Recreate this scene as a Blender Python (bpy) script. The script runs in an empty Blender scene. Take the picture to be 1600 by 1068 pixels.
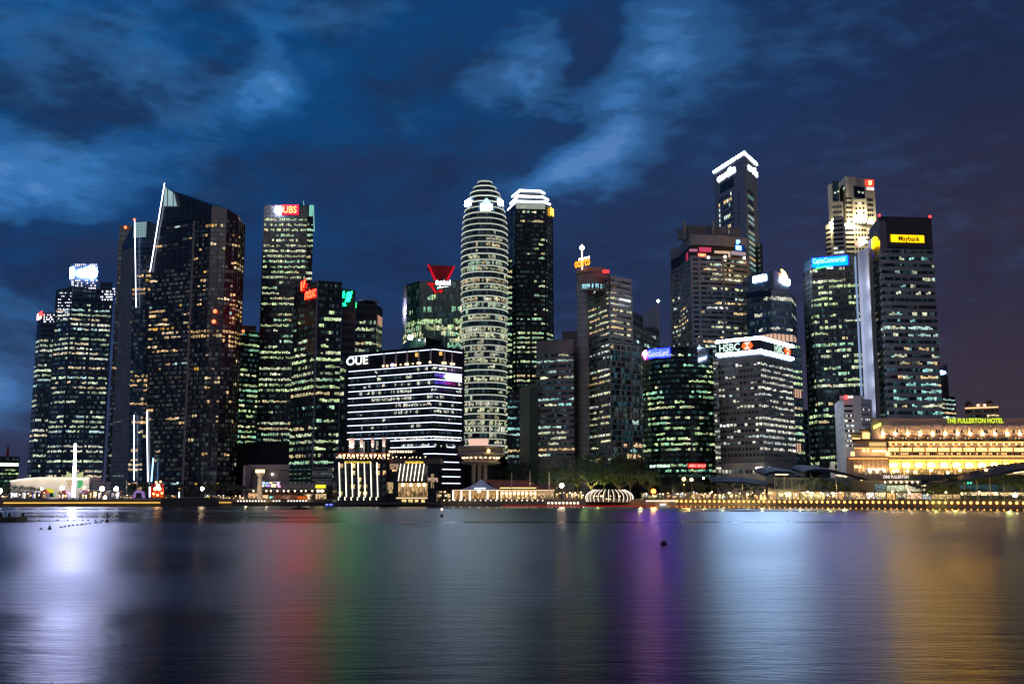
import bpy, math, random
from mathutils import Vector
R = math.radians
SC = bpy.context.scene
COL = SC.collection

# ------------------------------------------------------------------ camera model (image 1600 x 1068)
CAMH, F = 6.0, 1650.0
TH = math.atan((774 - 534) / F)
CT, ST = math.cos(TH), math.sin(TH)
def at(px, py, D):
    u, v = px - 800.0, 534.0 - py
    s = D / (F * CT - v * ST)
    return Vector((u * s, D, CAMH + (F * ST + v * CT) * s))
def gz(py, D): return at(800, py, D).z
def gxy(px, py, D):
    p = at(px, py, D); return (p.x, p.y)
def Dfor(py, z):
    v = 534.0 - py
    return (z - CAMH) * (F * CT - v * ST) / (F * ST + v * CT)
def onz(px, py, z=0.0):
    D = Dfor(py, z); return at(px, py, D)

cam = bpy.data.cameras.new('camera'); camo = bpy.data.objects.new('camera', cam); COL.objects.link(camo)
camo.location = (0, 0, CAMH); camo.rotation_euler = (math.pi / 2 + TH, 0, 0)
cam.sensor_width = 36; cam.lens = F / 1600 * 36; cam.clip_start = 0.5; cam.clip_end = 30000
SC.camera = camo
SC.view_settings.view_transform = 'Standard'; SC.view_settings.look = 'None'; SC.view_settings.exposure = 0; SC.view_settings.gamma = 1

# ------------------------------------------------------------------ materials
MATS = {}
def N(nt, t, **kw):
    n = nt.nodes.new(t)
    for k, v in kw.items(): setattr(n, k, v)
    return n
def surf(name, col, rough=0.6, metal=0.0, var=0.18, scale=0.15, spec=0.5, joints=0):
    if name in MATS: return MATS[name]
    m = bpy.data.materials.new(name); m.use_nodes = True; nt = m.node_tree
    b = nt.nodes['Principled BSDF']
    tc = N(nt, 'ShaderNodeTexCoord'); no = N(nt, 'ShaderNodeTexNoise'); no.inputs['Scale'].default_value = scale
    no.inputs['Detail'].default_value = 6
    nt.links.new(tc.outputs['Object'], no.inputs['Vector'])
    r = N(nt, 'ShaderNodeValToRGB')
    r.color_ramp.elements[0].position = .3; r.color_ramp.elements[1].position = .7
    r.color_ramp.elements[0].color = [c * (1 - var) for c in col] + [1]
    r.color_ramp.elements[1].color = [min(1, c * (1 + var)) for c in col] + [1]
    nt.links.new(no.outputs['Fac'], r.inputs['Fac']); out = r.outputs['Color']
    if joints:      # cladding joints: one line per storey, one every few metres along the wall
        def M(op, a, c):
            n = N(nt, 'ShaderNodeMath', operation=op)
            for i, x in enumerate((a, c)):
                if isinstance(x, (int, float)): n.inputs[i].default_value = x
                else: nt.links.new(x, n.inputs[i])
            return n.outputs[0]
        sx = N(nt, 'ShaderNodeSeparateXYZ'); nt.links.new(tc.outputs['Object'], sx.inputs[0])
        h = M('LESS_THAN', M('FRACT', M('MULTIPLY', sx.outputs[2], .25), 0), .09); v = M('LESS_THAN', M('FRACT', M('MULTIPLY', M('ADD', sx.outputs[0], sx.outputs[1]), .31), 0), .08)
        mx = N(nt, 'ShaderNodeMix', data_type='RGBA'); nt.links.new(M('MULTIPLY', M('MAXIMUM', h, v), .8), mx.inputs[0]); nt.links.new(out, mx.inputs[6]); mx.inputs[7].default_value = [c * joints for c in col] + [1]
        out = mx.outputs[2]
    nt.links.new(out, b.inputs['Base Color'])
    b.inputs['Roughness'].default_value = rough; b.inputs['Metallic'].default_value = metal
    b.inputs['Specular IOR Level'].default_value = spec
    MATS[name] = m; return m
def emit(col, s, sample=True):
    if s >= 10: s *= 1.7
    key = ('e', tuple(col), s)
    if key in MATS: return MATS[key]
    m = bpy.data.materials.new('light_source'); m.use_nodes = True; nt = m.node_tree; nt.nodes.clear()
    o = N(nt, 'ShaderNodeOutputMaterial'); e = N(nt, 'ShaderNodeEmission')
    e.inputs['Color'].default_value = list(col) + [1]; e.inputs['Strength'].default_value = s
    nt.links.new(e.outputs[0], o.inputs['Surface'])
    if not sample: m.cycles.emission_sampling = 'NONE'
    MATS[key] = m; return m
def window_mat(name='window_glass', glass=(0.012, 0.016, 0.022), rough=.12, k=1.35, blind=.15):
    if name in MATS: return MATS[name]
    m = bpy.data.materials.new(name); m.use_nodes = True; nt = m.node_tree; L = nt.links
    b = nt.nodes['Principled BSDF']
    b.inputs['Base Color'].default_value = list(glass) + [1]; b.inputs['Roughness'].default_value = rough
    b.inputs['Specular IOR Level'].default_value = .45
    at_ = N(nt, 'ShaderNodeAttribute', attribute_name='lit')
    uv = N(nt, 'ShaderNodeUVMap', uv_map='uv'); sx = N(nt, 'ShaderNodeSeparateXYZ'); L.new(uv.outputs[0], sx.inputs[0])
    mp = N(nt, 'ShaderNodeMapping'); mp.inputs['Scale'].default_value = (1.1, 2.6, 1); L.new(uv.outputs[0], mp.inputs[0])
    no = N(nt, 'ShaderNodeTexNoise'); no.inputs['Scale'].default_value = 1.0; no.inputs['Detail'].default_value = 2
    L.new(mp.outputs[0], no.inputs['Vector'])
    # rooms: bright ceiling high in the opening, furniture and people breaking up the lower half
    r = N(nt, 'ShaderNodeMapRange'); r.inputs['From Min'].default_value = .45; r.inputs['From Max'].default_value = .58
    r.inputs['To Min'].default_value = blind; r.inputs['To Max'].default_value = 1.15; L.new(no.outputs['Fac'], r.inputs['Value'])
    g = N(nt, 'ShaderNodeMapRange'); g.inputs['From Min'].default_value = .1; g.inputs['From Max'].default_value = .75
    g.inputs['To Min'].default_value = 0; g.inputs['To Max'].default_value = .75; L.new(sx.outputs['Y'], g.inputs['Value'])
    a = N(nt, 'ShaderNodeMath', operation='MAXIMUM'); L.new(r.outputs[0], a.inputs[0]); L.new(g.outputs[0], a.inputs[1])
    s = N(nt, 'ShaderNodeMath', operation='MULTIPLY'); L.new(a.outputs[0], s.inputs[0]); s.inputs[1].default_value = k
    L.new(at_.outputs['Color'], b.inputs['Emission Color']); L.new(s.outputs[0], b.inputs['Emission Strength'])
    m.cycles.emission_sampling = 'NONE'
    MATS[name] = m; return m

CONC = surf('grey_concrete', (.26, .25, .26)); BROWN = surf('brown_granite', (.17, .15, .14)); DARK = surf('dark_cladding', (.022, .026, .032), .22, var=.35, scale=.05, joints=2.6)
NAVY = surf('navy_cladding', (.03, .06, .10), .2, var=.35, scale=.05, joints=2.2); WHITE = surf('white_paint', (.75, .73, .72), .5, var=.06)
PALE = surf('pale_stone', (.55, .5, .48)); GREYB = surf('grey_blue_metal', (.16, .19, .25), .4); GREEN = surf('dark_green_glass', (.012, .032, .03), .18, var=.35, scale=.05, joints=2.2)
STEEL = surf('painted_steel', (.35, .35, .37), .45, .3); BLACK = surf('black_metal', (.012, .012, .013), .5); GOLD = surf('honey_sandstone', (.50, .38, .28), .75)
REDM = surf('red_metal', (.5, .01, .02), .4); ROOFR = surf('terracotta_roof', (.30, .07, .03), .7); ROOFB = surf('brown_roof', (.10, .055, .035), .8)
TENT = surf('white_canvas', (.7, .72, .78), .8, var=.05); WAVE = surf('blue_grey_roof_metal', (.02, .028, .05), .7, .1, spec=.2)
WOOD = surf('timber', (.14, .08, .04), .7); BARK = surf('bark', (.09, .06, .04), .9); GLASSB = surf('balustrade_glass', (.03, .05, .05), .1)
WIN = window_mat(); WINB = window_mat('window_glass_blue', (.015, .03, .05), .15); WING = window_mat('window_glass_green', (.008, .03, .028), .15)
WINK = window_mat('bright_window_glass', (.02, .02, .02), .2, 1.35, .1)

# ------------------------------------------------------------------ mesh collector
KIDS = {}
class MB:
    def __init__(s): s.v = []; s.f = []; s.m = []; s.c = []; s.u = []; s.mats = []
    def mi(s, m):
        if m not in s.mats: s.mats.append(m)
        return s.mats.index(m)
    def face(s, pts, m, c=(0, 0, 0), uv=None):
        i = len(s.v); s.v += [tuple(p) for p in pts]; s.f.append(tuple(range(i, i + len(pts)))); s.m.append(s.mi(m)); s.c.append(c)
        s.u.append(uv or [(0, 0)] * len(pts))
    def quad(s, a, b, z0, z1, m, c=(0, 0, 0), uv=None):     # vertical rectangle above a->b
        s.face([(a[0], a[1], z0), (b[0], b[1], z0), (b[0], b[1], z1), (a[0], a[1], z1)], m, c, uv)
    def prism(s, poly, z0, z1, m, poly2=None):
        q = poly2 or poly; n = len(poly)
        for i in range(n):
            j = (i + 1) % n
            s.face([(*poly[i], z0), (*poly[j], z0), (*q[j], z1), (*q[i], z1)], m)
        s.face([(*p, z1) for p in q], m); s.face([(*p, z0) for p in reversed(poly)], m)
    def box(s, x0, x1, y0, y1, z0, z1, m): s.prism([(x0, y0), (x1, y0), (x1, y1), (x0, y1)], z0, z1, m)
    def bar(s, a, b, r, m, n=6, r2=None):
        a, b = Vector(a), Vector(b); d = (b - a).normalized(); r2 = r if r2 is None else r2
        u = d.orthogonal().normalized(); w = d.cross(u)
        A = [a + (u * math.cos(t) + w * math.sin(t)) * r for t in [k * 2 * math.pi / n for k in range(n)]]
        Bq = [b + (u * math.cos(t) + w * math.sin(t)) * r2 for t in [k * 2 * math.pi / n for k in range(n)]]
        for i in range(n):
            j = (i + 1) % n; s.face([A[i], A[j], Bq[j], Bq[i]], m)
        s.face(A[::-1], m); s.face(Bq, m)
    def lathe(s, c, prof, m, n=24, sx=1, sy=1):
        cx, cy = c
        for (r0, z0), (r1, z1) in zip(prof, prof[1:]):
            for k in range(n):
                a, b = k * 2 * math.pi / n, (k + 1) * 2 * math.pi / n
                P = lambda r, t, z: (cx + r * math.cos(t) * sx, cy + r * math.sin(t) * sy, z)
                if r0 < 1e-4: s.face([P(0, 0, z0), P(r1, b, z1), P(r1, a, z1)][::-1], m)
                elif r1 < 1e-4: s.face([P(r0, a, z0), P(r0, b, z0), P(0, 0, z1)], m)
                else: s.face([P(r0, a, z0), P(r0, b, z0), P(r1, b, z1), P(r1, a, z1)], m)
    def ball(s, c, r, m, n=8):
        s.lathe((c[0], c[1]), [(r * math.sin(math.pi * k / n), c[2] - r * math.cos(math.pi * k / n)) for k in range(n + 1)], m, n + 2)
    def build(s, name, parent=None, smooth=False):
        me = bpy.data.meshes.new(name)
        ox, oy, oz = origin(parent)
        me.from_pydata([(x - ox, y - oy, z - oz) for x, y, z in s.v], [], s.f)
        for m in s.mats: me.materials.append(m)
        me.polygons.foreach_set('material_index', s.m)
        if smooth: me.polygons.foreach_set('use_smooth', [True] * len(s.f))
        if any(c != (0, 0, 0) for c in s.c):
            ca = me.color_attributes.new('lit', 'FLOAT_COLOR', 'CORNER'); d = []
            for f, c in zip(s.f, s.c): d += (list(c) + [1]) * len(f)
            ca.data.foreach_set('color', d)
            ul = me.uv_layers.new(name='uv'); d = []
            for u in s.u:
                for q in u: d += list(q)
            ul.data.foreach_set('uv', d)
        me.update()
        ob = bpy.data.objects.new(name, me); COL.objects.link(ob)
        if parent:
            ob.parent = parent; KIDS.setdefault(parent.name, []).append(ob)
        return ob
def origin(o):
    x = y = z = 0.0
    while o is not None: x += o.location.x; y += o.location.y; z += o.location.z; o = o.parent
    return x, y, z
def tag(o, label, cat=None, group=None, kind=None):
    if label: o['label'] = label
    if cat: o['category'] = cat
    if group: o['group'] = group
    if kind: o['kind'] = kind
    return o
def thing(name, label, cat, loc, group=None):
    o = bpy.data.objects.new(name, None); COL.objects.link(o); o.location = loc; o.empty_display_size = .1
    return tag(o, label, cat, group)
def copy_tree(o, parent=None):
    c = o.copy(); COL.objects.link(c); c.parent = parent
    for ch in KIDS.get(o.name, []): copy_tree(ch, c)
    return c
ORD = ['first', 'second', 'third', 'fourth', 'fifth', 'sixth', 'seventh', 'eighth', 'ninth', 'tenth', 'eleventh', 'twelfth', 'thirteenth', 'fourteenth', 'fifteenth', 'sixteenth', 'seventeenth', 'eighteenth', 'nineteenth']
TENS = {2: 'twent', 3: 'thirt', 4: 'fort', 5: 'fift', 6: 'sixt', 7: 'sevent', 8: 'eight', 9: 'ninet'}
def nth(i):      # 1-based
    if i < 20: return ORD[i - 1]
    t, u = divmod(i, 10)
    return TENS[t] + ('ieth' if u == 0 else 'y-' + ORD[u - 1])

# ------------------------------------------------------------------ polylines
def offset(pts, d):
    n = []
    for a, b in zip(pts, pts[1:]):
        L = math.hypot(b[0] - a[0], b[1] - a[1]) or 1; n.append(((b[1] - a[1]) / L, -(b[0] - a[0]) / L))
    out = []
    for i, p in enumerate(pts):
        if i == 0: q = n[0]; k = 1
        elif i == len(pts) - 1: q = n[-1]; k = 1
        else:
            q = (n[i - 1][0] + n[i][0], n[i - 1][1] + n[i][1]); L = math.hypot(*q) or 1; q = (q[0] / L, q[1] / L)
            k = 1 / max(.5, q[0] * n[i][0] + q[1] * n[i][1])
        out.append((p[0] + q[0] * d * k, p[1] + q[1] * d * k))
    return out
def closed(pts, back):
    a, b = pts[0], pts[-1]; D = (a[1] + b[1]) / 2
    ka, kb = (a[1] + back) / a[1], (b[1] + back) / b[1]
    cx = (a[0] + b[0]) / 2 * (ka + kb) / 2
    A = (a[0] * ka, a[1] * ka); Bq = (b[0] * kb, b[1] * kb)
    A = (A[0] + (cx - A[0]) * .04, A[1]); Bq = (Bq[0] + (cx - Bq[0]) * .04, Bq[1])
    ym = max(A[1], Bq[1]); 
    return list(pts) + [Bq, A]
def ribbon(mb, pts, z0, z1, off, m, inner=0.0, edge=None):
    o = offset(pts, off); q = offset(pts, inner); m2 = edge or m
    for i in range(len(pts) - 1):
        mb.quad(o[i], o[i + 1], z0, z1, m)
        mb.face([(*o[i], z1), (*o[i + 1], z1), (*q[i + 1], z1), (*q[i], z1)], m2)
        mb.face([(*q[i], z0), (*q[i + 1], z0), (*o[i + 1], z0), (*o[i], z0)], m2)
    for e in (0, -1):
        mb.face([(*q[e], z0), (*o[e], z0), (*o[e], z1), (*q[e], z1)], m2)
def lerp(a, b, t): return (a[0] + (b[0] - a[0]) * t, a[1] + (b[1] - a[1]) * t)

PAL = {  # emission colours of lit rooms: (colour, weight)
    'lime': [((.70, .93, .46), 5), ((.86, .95, .62), 3), ((.5, .88, .58), 1.6), ((1, .8, .42), 1)],
    'mblue': [((.72, .9, .6), 4), ((.55, .85, .85), 2), ((.9, .95, .75), 3), ((1, .8, .5), 1)],
    'limewhite': [((.88, .92, .55), 5), ((.95, .93, .72), 3), ((.6, .85, .6), 1.5), ((1, .78, .45), .8)],
    'green': [((.62, .9, .42), 4), ((.35, .8, .5), 3), ((.85, .9, .5), 3)],
    'teal': [((.35, .8, .75), 3), ((.6, .9, .8), 3), ((.85, .9, .6), 3), ((1, .7, .35), .6)],
    'warm': [((1, .62, .28), 5), ((1, .75, .45), 3), ((.6, .85, .9), .8), ((1, .55, .08), .8)],
    'white': [((.9, .92, .72), 5), ((1, .95, .8), 3), ((.8, .95, .9), 2)],
    'mix': [((.85, .9, .55), 4), ((.55, .85, .75), 2), ((1, .7, .35), 2), ((.9, .95, .9), 2)],
    'gold': [((1, .66, .22), 4), ((1, .78, .4), 3), ((1, .85, .3), 1)],
    'cool': [((.6, .8, 1), 3), ((.8, .9, 1), 2), ((.85, .9, .6), 1)],
}
def pick(rng, pal):
    t = rng.random() * sum(w for _, w in pal)
    for c, w in pal:
        t -= w
        if t <= 0: return c
    return pal[-1][0]
DIM = .10  # faint emission put into unlit panes, standing in for reflected sky and bay glow
def panes(mb, pts, za, zb, rng, dens, pal, pane, gap, mat, bright, off, floor, a0, a1, row, blk=3):
    o = offset(pts, off); fc = pick(rng, pal); fb = rng.uniform(.7, 1.15)
    for a, b in zip(o, o[1:]):
        L = math.hypot(b[0] - a[0], b[1] - a[1])
        if L < .8: continue
        n = max(1, round(L / pane)); left = 0; c = None
        for k in range(n):
            t0, t1 = (k + gap / 2) / n, (k + 1 - gap / 2) / n
            p, q = lerp(a, b, t0), lerp(a, b, t1)
            if left <= 0:
                left = rng.randint(1, blk * 2)
                if row is not None:
                    fr = ((p[0] / p[1]) - a0) / (a1 - a0); ch = row[max(0, min(len(row) - 1, int(fr * len(row))))]
                    d = 0 if ch == ' ' else int(ch) / 9
                    left = min(left, 2)
                else: d = dens
                c = None
                if rng.random() < d:
                    c = fc if rng.random() < .7 else pick(rng, pal); w = bright * fb * rng.uniform(.55, 1.15)
            left -= 1
            cc = (0, 0, 0)
            if c and rng.random() > .1:
                w2 = w * rng.uniform(.45, 1.35); cc = (c[0] * w2, c[1] * w2, c[2] * w2)
            elif dens > 0 or row is not None: q_ = DIM * bright * (rng.random() ** 3) * (1 if (row is None or d > 0 or rng.random() < .3) else .4); cc = (fc[0] * .6 * q_, fc[1] * q_, (fc[2] + .3) * q_)
            if cc == (0, 0, 0): cc = (1e-5, 1e-5, 1e-5)
            u0 = k * pane + floor * 17.3
            bl = rng.choice((0, 0, 0, .12, .3, .45)) if c else 0      # blinds let down to different heights
            lo = rng.choice((0, 0, 0, .25)) if c else 0
            mb.quad(p, q, za + (zb - za) * lo, zb - (zb - za) * bl, mat, cc, [(u0, 0), (u0 + pane, 0), (u0 + pane, 1), (u0, 1)])
def facade(root, poly, z0, z1, n, pane=1.7, sill=.36, head=.17, wall=None, spand=.3, pier=0, pier_every=9, pier_off=.5, lit=.4, floor_p=.75,
           pal='mix', seed=1, rows=None, gap=.08, name='window_band', bright=1.0, mat=None, top_dark=0, blk=4, fin=None):
    rng = random.Random(seed); fh = (z1 - z0) / n; P = poly if callable(poly) else (lambda z: poly)
    mat = mat or WIN; pal = PAL[pal]; wall = wall or DARK
    sp = MB()
    for i in range(n):
        zf = z0 + i * fh; za, zb = zf + sill * fh, zf + fh - head * fh
        pts = P((za + zb) / 2); a0, a1 = pts[0][0] / pts[0][1], pts[-1][0] / pts[-1][1]
        ri = n - 1 - i; row = rows[ri] if rows and ri < len(rows) and rows[ri] is not None else None
        d = lit * rng.uniform(.85, 2.0) if rng.random() < floor_p * .85 else lit * .13
        if ri < top_dark: d = 0
        mb = MB(); panes(mb, pts, za, zb, rng, min(.97, d), pal, pane, gap, mat, bright, .06, i, a0, a1, row, blk)
        mb.build(name, root)
        if sill + head > .05:
            ribbon(sp, P(zf), zf - head * fh, za, spand, wall)
    ribbon(sp, P(z1), z1 - head * fh, z1 + .6, spand, wall)
    if pier:
        pts = P(z0)
        for a, b in zip(pts, pts[1:]):
            L = math.hypot(b[0] - a[0], b[1] - a[1]); k = max(1, round(L / pier_every)); w = pier / 2 / L
            for j in range(k + 1):
                t = j / k; seg = [lerp(a, b, t - w), lerp(a, b, t + w)]
                ribbon(sp, seg, z0, z1 + .3, pier_off, wall)
    sp.build('facade_frame', root)
    return fh
LAND = 4.0
def tower(name, label, tops, D, anchor=0, ybase=None, n=30, wall=None, core=None, back=35, cat='tower', roof=1.5, **kw):
    """tops: (px, py) of the roof corners seen in front, left to right; D is the distance of tops[anchor]."""
    z1 = gz(tops[anchor][1], D)
    pts = []
    for px, py in tops:
        d = Dfor(py, z1) if abs(py - tops[anchor][1]) > .01 else D
        pts.append(gxy(px, py, d))
    cx = sum(p[0] for p in pts) / len(pts); cy = sum(p[1] for p in pts) / len(pts)
    root = thing(name, label, cat, (cx, cy, LAND))
    mb = MB(); mb.prism(closed(pts, back), LAND - .5, z1, core or wall or DARK)
    body = mb.build('body', root)
    zb = gz(ybase, D) if ybase else LAND + 1
    kw.setdefault('seed', len(label) + int(D))
    if n: facade(root, pts, zb, z1 - roof, n, wall=wall, **kw)
    return root, pts, z1
def block(root, name, tops, D, anchor, zb, mat, back=15):
    z1 = gz(tops[anchor][1], D); pts = [gxy(px, py, Dfor(py, z1) if abs(py - tops[anchor][1]) > .01 else D) for px, py in tops]
    mb = MB(); mb.prism(closed(pts, back), zb, z1, mat); return mb.build(name, root), pts, z1
def frontpt(pts, px, py):
    """point of the facade polyline met by the pixel column"""
    u = at(px, py, 100.0); k = u.x / u.y
    best = None
    for a, b in zip(pts, pts[1:]):
        den = (b[0] - a[0]) - k * (b[1] - a[1])
        if abs(den) < 1e-9: continue
        t = (k * a[1] - a[0]) / den
        e = max(0, -t, t - 1)
        if best is None or e < best[0]: best = (e, lerp(a, b, t), (a, b))
    return best[1], best[2]

# ------------------------------------------------------------------ lettering
def text_polys(txt):
    c = bpy.data.curves.new('t', 'FONT'); c.body = txt; c.size = 1; c.offset = .018; c.resolution_u = 3
    o = bpy.data.objects.new('t', c); me = bpy.data.meshes.new_from_object(o)
    v = [tuple(x.co) for x in me.vertices]; f = [tuple(p.vertices) for p in me.polygons]
    bpy.data.objects.remove(o); bpy.data.curves.remove(c); bpy.data.meshes.remove(me)
    xs = [p[0] for p in v]; ys = [p[1] for p in v]; x0, x1, y0, y1 = min(xs), max(xs), min(ys), max(ys)
    return [((x - x0) / (x1 - x0), (y - y0) / (y1 - y0)) for x, y, _ in v], f
def lettering(parent, txt, a, b, z0, z1, mat, off=.6, name='lettering', slant=0, thick=.35):
    """text fitted to the wall rectangle a->b (xy) x z0..z1, standing off the wall"""
    v, f = text_polys(txt); o = offset([a, b], off); q = offset([a, b], off - thick); mb = MB(); H_ = z1 - z0
    L = math.hypot(b[0] - a[0], b[1] - a[1])
    def P(e, base): x, y = v[e]; p = lerp(base[0], base[1], x + slant * y * H_ / L); return (p[0], p[1], z0 + y * H_)
    edges = {}
    for fa in f:
        mb.face([P(e, o) for e in fa], mat)
        for i in range(len(fa)):
            e = (fa[i], fa[(i + 1) % len(fa)]); edges[e] = 1
    for (i, j) in edges:
        if (j, i) not in edges: mb.face([P(i, o), P(j, o), P(j, q), P(i, q)], BLACK)
    return mb.build(name, parent)
def sign(root, pts, txt, x0, x1, y0, y1, mat, off=.8, panel=None, name='sign', slant=0):
    """letters between pixel columns x0..x1 and rows y0 (top)..y1 on the facade polyline"""
    (a, seg) = frontpt(pts, x0, (y0 + y1) / 2); xm = (x0 + x1) / 2
    m, seg = frontpt(pts, xm, (y0 + y1) / 2)
    a, _ = frontpt(list(seg), x0, (y0 + y1) / 2); b, _ = frontpt(list(seg), x1, (y0 + y1) / 2)
    zt, zb = gz(y0, m[1]), gz(y1, m[1])
    if panel:
        mb = MB(); e = .6; d = [lerp(a, b, -.04), lerp(a, b, 1.04)]; ribbon(mb, d, zb - e, zt + e, .35, panel); p = mb.build(name, root)
        lettering(p, txt, a, b, zb, zt, mat, off, slant=slant)
    else: p = lettering(root, txt, a, b, zb, zt, mat, off, name, slant=slant)
    return a, b, zb, zt
def plate(root, pts, x0, x1, y0, y1, mat, off=.6, name='sign_panel', th=.3):
    m, seg = frontpt(pts, (x0 + x1) / 2, (y0 + y1) / 2); ym = (y0 + y1) / 2
    a, _ = frontpt(list(seg), x0, ym); b, _ = frontpt(list(seg), x1, ym)
    mb = MB(); ribbon(mb, [a, b], gz(y1, m[1]), gz(y0, m[1]), off, mat, off - th, edge=BLACK if mat.name.startswith('light') else None); return mb.build(name, root)
def shape(root, pts, poly, mat, off=.7, name='emblem', th=.3):
    """flat emblem outline given by pixel corners, on the facade"""
    m, seg = frontpt(pts, sum(p[0] for p in poly) / len(poly), sum(p[1] for p in poly) / len(poly))
    n = offset(list(seg), off); n2 = offset(list(seg), off - th); mb = MB()
    A = []; Bq = []
    for x, y in poly:
        p, _ = frontpt(n, x, y); z = gz(y, p[1]); A.append((*p, z)); p2, _ = frontpt(n2, x, y); Bq.append((*p2, z))
    mb.face(A, mat)
    for i in range(len(A)): j = (i + 1) % len(A); mb.face([A[i], A[j], Bq[j], Bq[i]], BLACK)
    return mb.build(name, root)
def strip(root, pts, z, h, mat, off=.7, name='light_strip', th=.3):
    mb = MB(); ribbon(mb, pts, z, z + h, off, mat, off - th, edge=BLACK if mat.name.startswith('light') else None); return mb.build(name, root)
def sub(pts, x0, x1, y):
    """part of a facade polyline between two pixel columns"""
    k0, k1 = [at(x, y, 100.0).x / 100.0 for x in (x0, x1)]
    out = [frontpt(pts, x0, y)[0]] + [p for p in pts if k0 + 1e-4 < p[0] / p[1] < k1 - 1e-4] + [frontpt(pts, x1, y)[0]]
    return out

# emission colours (kept pure so that clipping keeps the hue)
E_WHITE = emit((.9, .95, 1), 9); E_WHITE2 = emit((.85, .9, 1), 3); E_HSBC = emit((.75, .85, 1), 22); E_RED = emit((1, .02, .02), 9)
E_REDT = emit((1, .12, .05), 5); E_GREEN = emit((.02, 1, .12), 9); E_YEL = emit((1, .78, .03), 4); E_ORG = emit((1, .42, .03), 5)
E_BLUE = emit((.05, .35, 1), 6); E_WARM = emit((1, .62, .3), 5); E_WARMS = emit((1, .6, .28), 12); E_COOLS = emit((.8, .85, 1), 14)
E_PALE = emit((.9, .92, .75), 1.1); E_VIO = emit((.60, .58, 1), 26); E_LINE = emit((.68, .74, 1), 2.2); E_GOLD = emit((1, .6, .22), 2.2)

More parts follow.
